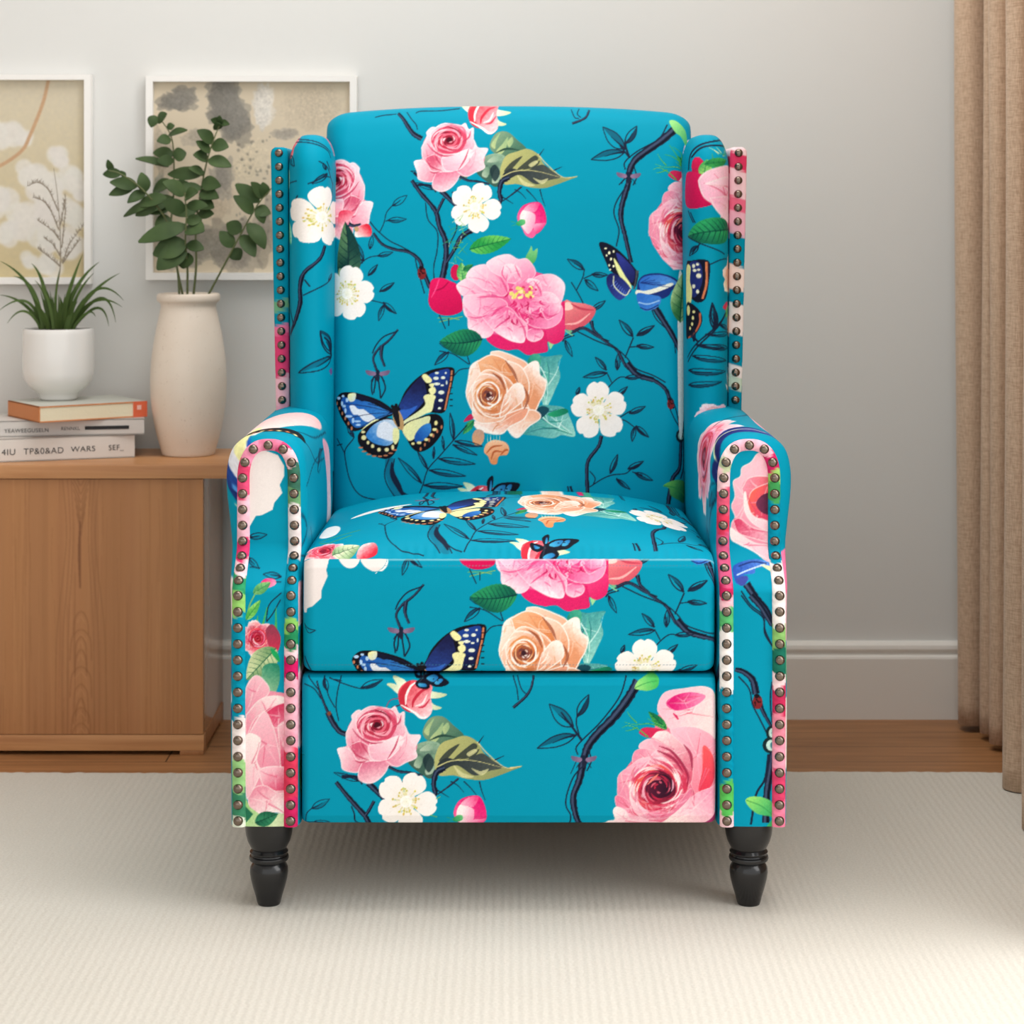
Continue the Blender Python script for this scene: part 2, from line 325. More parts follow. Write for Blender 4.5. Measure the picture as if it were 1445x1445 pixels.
def peony(cv):
    """frame: zoom 4.516 from (620,340)"""
    rng = np.random.RandomState(11)
    MG, LP, MP, DP = (222, 34, 104), (252, 216, 226), (240, 136, 174), (222, 66, 124)
    cv.poly([(300, 610), (420, 560), (700, 520), (790, 380), (800, 470), (795, 560), (790, 620), (740, 655), (690, 640), (690, 700), (630, 715), (560, 725), (500, 690), (430, 695), (350, 670)], MG, (214, 36, 100), (500, 560), (600, 720), smooth=True)
    cv.poly([(690, 540), (790, 500), (795, 600), (740, 655), (690, 630)], (230, 60, 120), (214, 30, 96), (700, 540), (780, 650), smooth=True)
    def pet(pts, a, b, p0, p1, st=6):
        cv.poly(pts, a, b, p0, p1, smooth=True, grain=.03)
        cv.stroke(list(pts) + [pts[0]], 5, LP, alpha=.7)
        c = np.mean(pts, 0)
        for k in range(st):
            i = rng.randint(len(pts)); q = np.asarray(pts[i], float)
            cv.stroke([c * (1 - .1) + q * .1 + rng.uniform(-6, 6, 2), c * .5 + q * .5 + rng.uniform(-6, 6, 2), c * .12 + q * .88], 8, [LP, MP, DP][rng.randint(3)], 3, alpha=.4)
    cv.poly([(150, 300), (250, 200), (440, 130), (600, 190), (760, 260), (780, 420), (740, 540), (620, 580), (480, 600), (300, 580), (190, 480)], (234, 112, 160), (222, 60, 124), (250, 300), (700, 480), smooth=True)
    pet([(600, 240), (650, 215), (730, 215), (795, 270), (790, 350), (760, 400), (690, 340), (620, 300)], MP, LP, (620, 320), (760, 240))
    pet([(110, 280), (180, 235), (240, 260), (330, 340), (250, 360), (160, 350), (130, 330)], LP, MP, (120, 290), (320, 350))
    pet([(170, 230), (210, 170), (300, 150), (390, 200), (440, 300), (400, 350), (290, 310), (230, 270)], LP, (236, 130, 170), (210, 190), (420, 330))
    pet([(300, 140), (360, 100), (440, 85), (500, 115), (560, 115), (610, 180), (600, 230), (540, 260), (470, 270), (400, 230), (330, 190)], LP, MP, (420, 90), (500, 270), 9)
    pet([(390, 200), (420, 150), (480, 150), (520, 200), (500, 260), (430, 260)], MP, LP, (460, 260), (450, 160))
    pet([(160, 350), (260, 340), (400, 370), (430, 420), (330, 470), (240, 500), (170, 480), (150, 410)], (250, 204, 218), (240, 130, 172), (160, 400), (420, 400))
    pet([(150, 400), (230, 470), (330, 470), (350, 540), (330, 600), (270, 615), (190, 560), (180, 490)], MP, (253, 226, 232), (300, 480), (230, 590))
    pet([(270, 480), (360, 430), (440, 420), (500, 480), (520, 560), (540, 640), (470, 640), (390, 600), (340, 560)], (236, 104, 156), (254, 228, 234), (430, 430), (430, 620), 9)
    pet([(440, 440), (500, 480), (560, 540), (550, 610), (530, 645), (480, 600), (460, 520)], MP, LP, (480, 480), (530, 640))
    pet([(560, 570), (620, 550), (660, 580), (650, 620), (600, 640), (560, 620)], (236, 110, 160), (250, 206, 220), (600, 560), (610, 640))
    pet([(500, 440), (600, 470), (700, 490), (770, 410), (785, 460), (760, 520), (690, 555), (600, 545), (530, 500)], (222, 50, 116), (244, 150, 188), (560, 450), (680, 550), 9)
    pet([(640, 330), (720, 330), (770, 390), (760, 450), (690, 500), (650, 440)], (236, 110, 160), LP, (660, 440), (750, 360))
    pet([(560, 240), (630, 250), (650, 310), (600, 330), (560, 290)], LP, MP, (600, 250), (600, 330))
    cv.poly([(440, 360), (460, 300), (520, 250), (600, 290), (650, 340), (640, 420), (580, 450), (500, 430)], (226, 72, 132), (244, 150, 186), (540, 350), rad=110, smooth=True)
    for k in range(40):
        x, y = 550 + rng.uniform(-110, 110), 400 + rng.uniform(-90, 110)
        cv.stroke([(x, y), (x + rng.uniform(-15, 15), y + 18), (x + rng.uniform(-35, 35), y + 34)], 5, [(214, 36, 100), (250, 190, 210), (236, 110, 158), (196, 24, 84)][k % 4], 2, wm=11, alpha=.85)
    for k in range(110):
        a = rng.uniform(0, 6.28); q0 = rng.uniform(.35, .6); q1 = q0 + rng.uniform(.15, .35); b = rng.uniform(-.12, .12)
        R_ = (290, 215)
        cv.stroke([(470 + R_[0] * q * math.cos(a + b * i), 370 + R_[1] * q * math.sin(a + b * i)) for i, q in enumerate((q0, (q0 + q1) / 2, min(q1, .86)))], 3, [(253, 226, 234), (232, 104, 154), (248, 190, 210), (222, 70, 128)][k % 4], 1.5, wm=8, alpha=.33)
    for Q, w in (([(240, 360), (320, 352), (400, 362)], 16), ([(330, 480), (380, 430), (430, 410)], 16), ([(390, 230), (420, 290), (440, 340)], 14), ([(500, 490), (540, 560), (548, 620)], 14), ([(350, 560), (400, 520), (440, 500)], 12), ([(600, 250), (640, 310), (650, 350)], 14), ([(650, 440), (700, 480), (760, 460)], 14), ([(560, 545), (620, 560), (680, 560)], 14), ([(480, 150), (500, 200), (520, 240)], 10), ([(180, 480), (240, 490), (310, 470)], 10), ([(410, 160), (400, 210), (430, 260)], 10)):
        cv.stroke(Q, 3, (220, 60, 120), wm=w, alpha=.65)
    for k in range(26):
        x, y = 535 + rng.uniform(-80, 80), 330 + rng.uniform(-38, 38)
        dot(cv, x, y, rng.uniform(6, 15), rng.uniform(6, 13), [(236, 222, 120), (222, 196, 90), (214, 52, 100), (240, 230, 160)][k % 4], 7)
    for q in ((460, 335), (480, 350), (560, 345), (580, 330), (500, 300)): dot(cv, q[0], q[1], 16, 14, (230, 216, 118), 7)

def peach_rose(cv):
    """frame as peony"""
    rng = np.random.RandomState(21)
    rim, light, mid, deep, core = PEACH
    def pet(pts, a, b, p0, p1, st=5):
        cv.poly(pts, a, b, p0, p1, smooth=True, grain=.03)
        cv.stroke(list(pts) + [pts[0]], 8, rim, alpha=.85)
        c = np.mean(pts, 0)
        for k in range(st):
            q = np.asarray(pts[rng.randint(len(pts))], float)
            cv.stroke([c + rng.uniform(-10, 10, 2), c * .5 + q * .5 + rng.uniform(-10, 10, 2), c * .15 + q * .85], 9, [rim, mid, deep, light][rng.randint(4)], 3, alpha=.45)
    cv.poly([(200, 850), (300, 740), (480, 750), (610, 830), (650, 960), (600, 1110), (480, 1180), (300, 1180), (210, 1060)], (226, 154, 116), smooth=True)
    pet([(330, 705), (380, 700), (430, 715), (480, 735), (560, 780), (560, 850), (480, 840), (380, 800), (330, 740)], light, mid, (340, 705), (520, 820))
    pet([(520, 830), (590, 770), (630, 775), (640, 850), (680, 890), (670, 960), (640, 1020), (600, 1090), (560, 1040), (540, 930)], (228, 152, 110), rim, (560, 930), (640, 840), 8)
    pet([(440, 1180), (560, 1080), (630, 1090), (640, 1130), (570, 1180), (500, 1250), (450, 1220)], mid, rim, (540, 1090), (480, 1240))
    pet([(210, 1150), (300, 1150), (430, 1100), (560, 1060), (540, 1130), (450, 1180), (400, 1225), (330, 1225), (250, 1200)], (236, 160, 130), rim, (380, 1110), (330, 1220), 8)
    pet([(170, 960), (185, 880), (200, 800), (250, 760), (330, 735), (400, 760), (330, 860), (260, 960), (220, 1080), (180, 1010)], rim, mid, (190, 820), (320, 900), 9)
    pet([(210, 1070), (230, 1000), (320, 1080), (420, 1080), (400, 1140), (280, 1160), (220, 1130)], light, mid, (220, 1060), (380, 1110))
    pet([(240, 770), (330, 725), (430, 760), (500, 850), (540, 950), (500, 950), (430, 870), (330, 830), (270, 850)], (240, 178, 134), (212, 120, 66), (300, 740), (510, 930), 9)
    pet([(430, 760), (520, 800), (570, 900), (560, 1010), (530, 1060), (520, 960), (480, 860)], light, deep, (480, 780), (540, 1040), 8)
    pet([(230, 880), (300, 820), (390, 850), (430, 930), (440, 1040), (390, 1120), (300, 1110), (230, 1040), (210, 960)], light, (214, 130, 86), (230, 900), (400, 1000), 8)
    pet([(420, 980), (480, 910), (530, 920), (540, 1000), (480, 1060), (390, 1120), (400, 1050)], rim, (232, 156, 120), (520, 930), (400, 1080), 6)
    for (q, c) in ((92, (226, 150, 96)), (78, rim), (68, (206, 116, 66)), (54, (238, 180, 130)), (46, (150, 80, 60)), (30, (110, 60, 58)), (14, (60, 34, 40))):
        cv.poly([(312 + q * .95 * math.cos(a) * (1 + rng.uniform(-.08, .08)), 980 + q * 1.1 * math.sin(a) * (1 + rng.uniform(-.08, .08))) for a in np.linspace(0, 6.28, 13)[:-1]], c, smooth=True)
    for k in range(34):
        q = rng.uniform(18, 150); a0 = rng.uniform(0, 6.28); aa = np.linspace(a0, a0 + rng.uniform(.6, 1.5), 5)
        cv.stroke([(318 + q * .95 * math.cos(a) * (1 - .05 * i), 980 + q * math.sin(a) * (1 - .05 * i)) for i, a in enumerate(aa)], 2, [rim, (170, 92, 50), (248, 214, 190), (196, 108, 60), (120, 60, 50)][k % 5] if q < 90 else [rim, (206, 116, 66), (250, 222, 204)][k % 3], wm=10, alpha=.85)
    brush(cv, 320, 980, 60, 215, 90, [rim, deep, (250, 214, 192), mid], rng, .32, 1.15)
    for P in ([(540, 930), (565, 1000), (540, 1070)], [(420, 760), (470, 830), (500, 900)], [(340, 840), (390, 880), (420, 950)]):
        cv.stroke(P, 4, (150, 76, 50), wm=18, alpha=.8)

def teal_leaf(cv, pts, rib, seed=0):
    rng = np.random.RandomState(seed + 3)
    cv.poly(pts, (62, 150, 150), (150, 212, 200), rib[0], rib[-1], smooth=True, grain=.06)
    c = np.mean(pts, 0)
    for k in range(14):
        q = np.asarray(pts[rng.randint(len(pts))], float); b = np.asarray(rib[rng.randint(len(rib))], float)
        cv.stroke([b, (b + q) / 2 + rng.uniform(-14, 14, 2), b * .12 + q * .88], 10, [(190, 232, 222), (24, 96, 110), (90, 186, 160), (20, 130, 110), (210, 240, 232)][k % 5], 2, alpha=.7)
    cv.stroke(rib, 9, (206, 238, 230), 3)

def butterfly_big(cv):
    """frame: zoom 4.014 from (370,430)"""
    NV, BL, LB, YE, WH, OR, BK = (22, 26, 62), (30, 84, 164), (52, 128, 200), (238, 234, 168), (226, 230, 238), (196, 120, 84), (18, 18, 26)
    P = lambda p, c, c1=None, a=None, b=None, sm=True: cv.poly(p, c, c1, a, b, smooth=sm)
    # left forewing
    P([(738, 592), (690, 555), (640, 530), (560, 505), (500, 495), (440, 502), (403, 543), (418, 590), (450, 650), (490, 700), (525, 716), (575, 700), (640, 670), (700, 640), (740, 622)], BK)
    P([(740, 612), (690, 590), (620, 555), (560, 540), (500, 530), (455, 525), (440, 560), (470, 620), (520, 690), (570, 690), (640, 655), (700, 628)], BL, LB, (470, 560), (700, 600))
    P([(735, 596), (650, 545), (560, 512), (520, 510), (560, 545), (600, 540), (625, 560), (650, 552), (680, 575)], (20, 22, 44))
    P([(495, 575), (520, 570), (545, 590), (575, 592), (600, 610), (640, 640), (620, 665), (575, 655), (545, 625), (515, 620)], WH)
    P([(560, 720), (580, 690), (640, 650), (665, 655), (640, 690), (590, 735)], YE)
    P([(490, 505), (530, 502), (525, 540), (500, 550), (485, 530)], YE, (210, 220, 210), (490, 510), (520, 540))
    for q in ((425, 530, 14, 9), (455, 518, 10, 7), (448, 560, 8, 14), (462, 575, 12, 8), (470, 600, 7, 16), (490, 632, 22, 8), (515, 655, 7, 16), (540, 660, 20, 6), (480, 540, 9, 12), (545, 680, 16, 6)): dot(cv, *q, (176, 208, 240))
    for i in range(6):
        a = np.array([412 + i * 19, 560 + i * 28.]); dot(cv, a[0], a[1], 6, 11, OR)
    for e in ((470, 560), (500, 640), (600, 560), (560, 690)): cv.stroke([(738, 610), ((738 + e[0]) / 2, (610 + e[1]) / 2 - 8), e], 3, NV)
    # right forewing
    P([(768, 592), (785, 545), (810, 490), (860, 430), (920, 385), (980, 362), (1060, 352), (1090, 368), (1082, 430), (1062, 510), (1045, 585), (1025, 610), (990, 612), (940, 610), (880, 640), (800, 668)], BK)
    P([(775, 585), (800, 525), (850, 455), (905, 405), (925, 460), (930, 520), (880, 590), (800, 640)], (26, 30, 70), (40, 70, 150), (860, 440), (820, 620))
    P([(770, 600), (830, 590), (880, 570), (850, 610), (800, 650)], (50, 100, 190))
    P([(940, 400), (1000, 372), (1060, 365), (1060, 430), (1040, 520), (1020, 590), (980, 600), (960, 560), (980, 480), (950, 440)], (28, 62, 140), NV, (980, 400), (1040, 560))
    P([(905, 405), (925, 390), (960, 420), (955, 440), (930, 440)], YE); P([(945, 450), (975, 445), (965, 470)], YE)
    P([(945, 475), (975, 465), (985, 490), (965, 510), (950, 500)], YE)
    P([(915, 520), (940, 505), (982, 515), (975, 545), (962, 600), (930, 615), (880, 640), (830, 660), (800, 690), (800, 660), (850, 625), (900, 590), (925, 560)], YE, (222, 226, 180), (940, 520), (820, 670))
    for q in ((990, 385, 12, 7), (985, 415, 16, 10), (1025, 412, 13, 9), (1040, 385, 6, 6), (990, 447, 20, 8), (1020, 455, 10, 6), (1015, 495, 18, 11), (1012, 540, 13, 9), (1005, 585, 10, 7), (1045, 440, 5, 12)): dot(cv, *q, (226, 232, 214))
    cv.stroke([(1075, 370), (1068, 440), (1050, 520), (1035, 595)], 10, OR)
    for i in range(6): cv.stroke([(1062, 400 + i * 34), (1080, 400 + i * 34)], 6, BK)
    # hindwings
    P([(742, 650), (700, 640), (640, 660), (585, 695), (545, 735), (545, 780), (580, 825), (640, 858), (700, 872), (742, 852), (768, 800), (778, 730), (770, 690)], BK)
    P([(745, 655), (690, 650), (630, 680), (590, 730), (600, 760), (650, 790), (720, 795), (765, 750), (770, 700)], LB, (190, 210, 230), (620, 760), (720, 680))
    P([(660, 680), (700, 660), (745, 690), (770, 740), (740, 770), (690, 760), (650, 740)], WH)
    P([(745, 700), (775, 705), (775, 760), (755, 790), (740, 760)], YE)
    for q in ((576, 752, 15, 14), (572, 720, 12, 8), (600, 780, 9, 11), (626, 800, 10, 12), (662, 820, 11, 12), (706, 820, 13, 12), (740, 806, 9, 16)): dot(cv, *q, (232, 220, 160))
    for i in range(8):
        a = .5 + i * .33
        dot(cv, 660 - 112 * math.cos(a * .9) , 770 + 88 * math.sin(a * .9), 14, 5, OR)
    P([(790, 700), (820, 665), (880, 640), (950, 618), (1000, 622), (1028, 660), (1020, 720), (985, 775), (940, 815), (890, 832), (850, 810), (820, 760)], BK)
    P([(795, 705), (830, 665), (900, 640), (950, 630), (940, 680), (880, 740), (840, 770), (815, 750)], YE, (220, 222, 170), (820, 690), (920, 660))
    P([(865, 740), (900, 690), (950, 670), (955, 720), (910, 770), (870, 775)], BL, LB, (880, 740), (940, 690))
    for q in ((985, 668, 10, 14), (978, 705, 14, 9), (960, 735, 12, 9), (930, 762, 12, 9), (890, 780, 14, 9), (855, 785, 10, 8)): dot(cv, *q, (236, 222, 150))
    for i in range(6): dot(cv, 1016 - i * 24 + (i > 1) * 2, 690 + i * 25, 6, 11, OR)
    P([(742, 600), (775, 600), (800, 650), (800, 700), (780, 705), (745, 660)], (190, 150, 100)); cv.stroke([(750, 570), (758, 620), (775, 690)], 34, (26, 24, 30), 14, wm=34)
    for q in ((738, 575), (760, 568), (775, 590)): dot(cv, *q, 9, 10, (20, 20, 26))

def butterfly_side(cv):
    """frame: zoom 4.014 from (710,140)"""
    NV, BL = (28, 34, 92), (44, 104, 190)
    cv.poly([(542, 820), (580, 812), (640, 845), (690, 890), (740, 950), (760, 985), (745, 1060), (690, 1020), (610, 975), (580, 920)], (20, 22, 40), smooth=True)
    cv.poly([(640, 870), (690, 905), (745, 975), (730, 1040), (690, 1000), (660, 940)], (46, 56, 140), NV, (660, 900), (730, 1010), smooth=True)
    cv.poly([(625, 900), (650, 930), (690, 1000), (725, 1055), (715, 1090), (680, 1040), (640, 960)], (226, 230, 158), smooth=True)
    cv.poly([(620, 985), (680, 1020), (725, 1080), (700, 1110), (660, 1138), (620, 1110), (590, 1060), (585, 1010)], NV, (44, 62, 140), (620, 1000), (680, 1120), smooth=True)
    for i in range(7): cv.stroke([(640 + i * 9, 1030 + i * 10), (610 + i * 13, 1060 + i * 11)], 5, (78, 104, 186))
    cv.stroke([(625, 1000), (630, 1060), (690, 1110), (720, 1075)], 6, (216, 224, 190))
    for q in ((580, 845, 8, 5), (600, 870, 7, 10), (585, 885, 5, 7), (625, 862, 5, 8), (610, 905, 6, 9), (600, 940, 5, 7), (625, 945, 6, 8), (605, 965, 5, 6)): dot(cv, *q, (240, 240, 200))
    cv.poly([(765, 1030), (800, 995), (870, 985), (930, 995), (985, 1020), (1010, 1060), (960, 1080), (940, 1110), (900, 1130), (860, 1110), (800, 1120), (760, 1090)], (24, 44, 110), smooth=True)
    cv.poly([(770, 1040), (800, 1005), (870, 995), (930, 1005), (990, 1040), (940, 1060), (860, 1085), (790, 1100)], BL, (80, 140, 210), (800, 1010), (900, 1090), smooth=True)
    cv.poly([(755, 1080), (800, 1085), (860, 1070), (950, 1040), (960, 1055), (880, 1090), (800, 1110), (755, 1110)], (226, 228, 214), smooth=True)
    cv.poly([(758, 1100), (820, 1105), (890, 1120), (885, 1165), (850, 1190), (800, 1198), (765, 1160)], BL, (60, 124, 204), (770, 1110), (860, 1180), smooth=True)
    cv.stroke([(765, 1150), (820, 1160), (885, 1140)], 7, (150, 190, 230)); cv.stroke([(775, 1180), (820, 1192), (880, 1165)], 6, (24, 40, 100))
    for i in range(5): cv.stroke([(775, 1040), (830 + i * 30, 1010 + i * 14)], 3, (24, 44, 110))
    cv.stroke([(760, 970), (755, 1020), (740, 1075)], 18, (70, 76, 84), 10); cv.stroke([(765, 985), (750, 1060)], 6, (30, 32, 44))

def big_rose(cv):
    """frame: zoom 8.03 from (840,1000)"""
    rng = np.random.RandomState(8)
    W, LP, MP, RD, CO = (246, 228, 226), (244, 186, 200), (232, 138, 164), (204, 54, 84), (70, 24, 40)
    def pet(pts, a, b, p0, p1, st=7, rimw=9):
        cv.poly(pts, a, b, p0, p1, smooth=True, grain=.04)
        c = np.mean(pts, 0)
        for k in range(st):
            q = np.asarray(pts[rng.randint(len(pts))], float); q2 = np.asarray(pts[rng.randint(len(pts))], float)
            m = c + rng.uniform(-40, 40, 2)
            cv.stroke([m, m * .5 + q * .5, m * .15 + q * .85], 16, [W, LP, MP, RD][rng.randint(4)], 4, alpha=.4)
        cv.stroke(list(pts) + [pts[0]], rimw, W, alpha=.4)
    cv.poly([(720, 60), (1000, 100), (1390, 300), (1400, 900), (1300, 1300), (800, 1335), (450, 1300), (280, 1050), (290, 780), (480, 500), (650, 300)], (226, 116, 142), smooth=True)
    pet([(700, 0), (780, -180), (1000, -230), (1250, -250), (1380, -150), (1400, 100), (1380, 330), (1100, 330), (850, 230), (780, 130)], LP, (250, 214, 212), (800, 0), (1200, 200), 12)
    pet([(800, -60), (900, -150), (1080, -190), (1250, -150), (1180, -60), (1050, 0), (900, 20)], (214, 30, 110), (240, 130, 170), (900, -100), (1150, -20), 9)
    cv.stroke([(880, 50), (920, 90), (940, 125)], 8, (214, 40, 96), wm=26)
    pet([(850, 230), (1000, 200), (1200, 230), (1390, 380), (1410, 700), (1390, 860), (1200, 960), (1100, 900), (1050, 600), (900, 350)], LP, (236, 130, 150), (900, 260), (1300, 800), 14)
    pet([(1220, 420), (1330, 520), (1370, 760), (1290, 900), (1170, 930), (1210, 700)], (238, 84, 90), (226, 60, 84), (1250, 500), (1230, 880), 4, 2)
    pet([(610, 300), (650, 235), (800, 250), (950, 370), (1050, 480), (1100, 640), (1090, 820), (1000, 900), (960, 700), (850, 480), (700, 360)], W, (212, 90, 116), (700, 260), (1040, 800), 9)
    pet([(500, 400), (600, 340), (720, 370), (860, 450), (1000, 620), (1060, 800), (1020, 960), (900, 900), (700, 500), (520, 470)], LP, RD, (560, 380), (1000, 860), 12)
    pet([(420, 540), (460, 470), (560, 450), (700, 500), (840, 600), (940, 760), (960, 940), (860, 900), (640, 640), (440, 620)], MP, W, (460, 520), (900, 760), 10)
    pet([(250, 850), (270, 740), (400, 640), (520, 560), (620, 560), (560, 660), (440, 760), (400, 900), (380, 1080), (260, 1000)], MP, LP, (300, 900), (540, 580), 12)
    pet([(220, 1020), (260, 980), (380, 1050), (440, 1200), (600, 1250), (560, 1330), (400, 1290), (260, 1150)], (232, 120, 150), LP, (260, 1010), (500, 1280), 10)
    pet([(200, 1160), (240, 1110), (340, 1150), (420, 1260), (700, 1290), (760, 1340), (140, 1340), (140, 1280), (220, 1260)], W, LP, (220, 1140), (500, 1330), 8)
    pet([(1380, 880), (1200, 930), (1080, 1010), (960, 1130), (820, 1250), (760, 1340), (1250, 1340), (1360, 1230), (1390, 1000)], (238, 150, 178), (250, 226, 222), (1300, 920), (900, 1300), 14)
    pet([(380, 880), (420, 820), (470, 1010), (560, 1140), (700, 1200), (860, 1160), (1000, 1000), (1080, 900), (1090, 980), (960, 1130), (800, 1240), (560, 1250), (420, 1120)], W, (226, 120, 150), (420, 900), (760, 1220), 12)
    pet([(440, 900), (460, 780), (560, 680), (720, 630), (860, 700), (930, 860), (900, 1040), (780, 1140), (600, 1150), (490, 1060)], (232, 96, 80), RD, (520, 740), (800, 1080), 8, 3)
    cv.poly([(500, 930), (540, 800), (660, 700), (800, 720), (900, 830), (900, 980), (780, 1070), (640, 1080), (540, 1030)], (170, 40, 66), (96, 26, 48), (560, 960), (820, 800), smooth=True)
    cv.poly([(570, 900), (640, 800), (760, 740), (860, 800), (890, 900), (820, 990), (700, 1010), (600, 970)], (84, 26, 50), (44, 20, 38), (620, 900), (820, 880), smooth=True)
    for k in range(60):
        q = rng.uniform(40, 330); a0 = rng.uniform(0, 6.28); aa = np.linspace(a0, a0 + rng.uniform(.5, 1.3), 5)
        cols = [(196, 40, 70), (60, 20, 40), (224, 100, 120), (110, 26, 52)] if q < 180 else [(214, 60, 92), W, (240, 170, 188), (190, 40, 72)]
        cv.stroke([(720 + q * math.cos(a) * (1 - .05 * i), 900 + q * .98 * math.sin(a) * (1 - .05 * i)) for i, a in enumerate(aa)], 4, cols[k % 4], wm=22, alpha=.85)
    brush(cv, 720, 890, 200, 400, 110, [W, RD, (248, 206, 216), MP], rng, .35, .95, 22)
    cv.stroke([(590, 860), (660, 790), (715, 740)], 8, (232, 120, 110), wm=26)
    for P in ([(720, 420), (860, 480), (980, 620), (1050, 760), (1040, 880)], [(700, 470), (880, 560), (1000, 720)], [(1000, 400), (1080, 520), (1100, 700)]):
        cv.stroke(P, 6, (150, 34, 66), wm=34, alpha=.8)
    cv.poly([(1180, 1340), (1330, 1240), (1400, 1180), (1400, 1340)], (150, 50, 96), smooth=False)
    # bud and thin sepals at its upper left
    cv.poly([(500, 280), (520, 230), (600, 210), (800, 240), (700, 260), (620, 330)], (206, 40, 84), smooth=True)
    cv.leaf((810, 230), (600, 30), .35, (60, 150, 70), (20, 110, 70), (12, 70, 50), 4)
    for P in ([(800, 230), (620, 170), (450, 180), (330, 150)], [(600, 320), (500, 240), (380, 190), (300, 215)], [(470, 160), (400, 90), (360, 30)], [(780, 200), (660, 150), (590, 110)], [(480, 210), (400, 240), (340, 250)]):
        cv.stroke(P, 16, (40, 140, 80), 4)
        cv.stroke(P, 5, (130, 200, 80), 2)

def insect(cv, x, y, k=1.):
    for sg in (1, -1):
        cv.poly([(x, y), (x + sg * 30 * k, y - 12 * k), (x + sg * 72 * k, y - 18 * k), (x + sg * 60 * k, y + 8 * k), (x + sg * 20 * k, y + 16 * k)], (148, 120, 150), (110, 90, 120), (x, y), (x + sg * 60 * k, y), smooth=True)
    dot(cv, x, y - 6 * k, 12 * k, 18 * k, INK); dot(cv, x, y + 26 * k, 12 * k, 24 * k, (30, 36, 56))
    for sg in (1, -1): cv.stroke([(x, y), (x + sg * 30 * k, y + 30 * k), (x + sg * 42 * k, y + 50 * k)], 4 * k, INK)

def ladybug(cv, x, y, r=30):
    dot(cv, x, y, r * .85, r * 1.25, (120, 36, 40))
    rng = np.random.RandomState(2)
    for k in range(14): dot(cv, x + rng.uniform(-.6, .6) * r, y + rng.uniform(-.9, .9) * r, r * .13, r * .15, (30, 16, 22), 6)
    dot(cv, x - r * .1, y - r * 1.05, r * .5, r * .3, (24, 18, 26))

# ---- the repeat, in pixels of the chair back --------------------------------------------------
Z = 1 / 4.0139
def P_branches_left(cv):
    cv.push(Z, 370, 140)
    cv.branch([(770, 65), (800, 100), (830, 150), (860, 190), (905, 218)], 16, 30)
    for P in ([(820, 62), (848, 105), (872, 135), (880, 165)], [(760, 70), (690, 72), (640, 80)], [(870, 70), (900, 60), (1000, 62), (1120, 52)]): cv.stroke(P, 5, INK)
    cv.branch([(848, 455), (900, 530), (960, 600), (990, 650), (1005, 720), (1038, 800), (1042, 900), (1022, 1012)], 22, 36)
    cv.branch([(1030, 560), (1010, 600), (988, 648)], 16, 18); cv.branch([(1192, 738), (1130, 780), (1090, 850), (1045, 925)], 34, 16)
    for P in ([(925, 585), (940, 680), (992, 750), (992, 850), (972, 950), (975, 1030)], [(1100, 670), (1100, 740), (1055, 835)], [(610, 690), (650, 740), (720, 800), (800, 840), (858, 880), (880, 960), (920, 1100)]): cv.stroke(P, 6, INK)
    cv.branch([(630, 758), (680, 820), (750, 850), (830, 865), (890, 910), (912, 970), (952, 1068)], 14, 24)
    ladybug(cv, 905, 985)
    for P in ([(668, 750), (690, 700), (705, 640), (738, 598)], [(700, 690), (720, 680)], [(545, 980), (560, 930), (610, 895), (672, 885)], [(570, 930), (548, 880), (525, 850)], [(575, 1140), (620, 1140), (690, 1156)]): cv.stroke(P, 5, INK)
    cv.leaf_line((738, 600), (822, 540), .36); cv.leaf_line((712, 684), (818, 678), .3, fill=.4)
    cv.leaf_line((655, 888), (742, 866), .3, fill=.5); cv.leaf_line((600, 1000), (655, 935), .3, fill=.9)
    cv.leaf_line((665, 1090), (750, 1038), .3, fill=.9); cv.leaf_line((685, 1150), (762, 1215), .3, fill=1.); cv.leaf_line((688, 1165), (660, 1256), .3, fill=.4)
    cv.leaf_line((575, 920), (525, 800), .25, fill=.3); cv.leaf_line((610, 850), (625, 770), .3)
    cv.leaf_line((960, 440), (840, 400), .2); cv.stroke([(860, 410), (900, 440), (980, 430)], 16, INK, 8)
    # left cut rose, leaf, bud, flower
    cv.push(1, 0, 0)
    cv.push(-.80, 845, 20, .92); tea_rose(cv); cv.pop()
    cv.poly([(430, 640), (470, 620), (520, 640), (480, 700), (430, 735)], (220, 60, 90), (246, 200, 206), (430, 640), (480, 720), smooth=True)
    cv.leaf((470, 1080), (470, 690), .36, (86, 128, 90), (20, 60, 56), (20, 50, 50), 7, bend=.05)
    cv.poly([(420, 1100), (430, 960), (470, 1000), (460, 1080)], (150, 176, 130), smooth=True)
    cv.branch([(490, 705), (520, 715), (560, 705)], 26, 10)
    cv.poly([(525, 750), (560, 715), (600, 705), (620, 735), (615, 775), (570, 780), (530, 780)], (250, 240, 232), (216, 40, 60), (540, 775), (600, 720), smooth=True)
    dot(cv, 535, 735, 14, 16, (190, 150, 110))
    white_flower(cv, 480, 1100, 160, -1.35, 2)
    cv.pop()
    cv.pop()

def P_rose_group(cv):
    """tea rose, bud, olive leaves, white flower, fuchsia; drawn in the frame of the footrest zoom"""
    cv.push(.184, 534.6, 128.5 - 14)      # footrest zoom (4.817 from 420,930) to back pixels
    cv.leaf_line((420, 830), (265, 770), .2, fill=.3); cv.stroke([(300, 790), (400, 800), (440, 850)], 22, INK, 10)
    cv.branch([(480, 840), (540, 900), (600, 960)], 40, 30); cv.stroke([(560, 850), (640, 880), (740, 820)], 8, INK)
    cv.stroke([(620, 760), (640, 730), (680, 740)], 12, (90, 110, 90))
    olive_leaves(cv); tea_rose(cv); red_bud(cv); fuchsia(cv)
    white_flower(cv, 738, 968, 198, -1.15, 1)
    rng = np.random.RandomState(9)
    cv.pop()

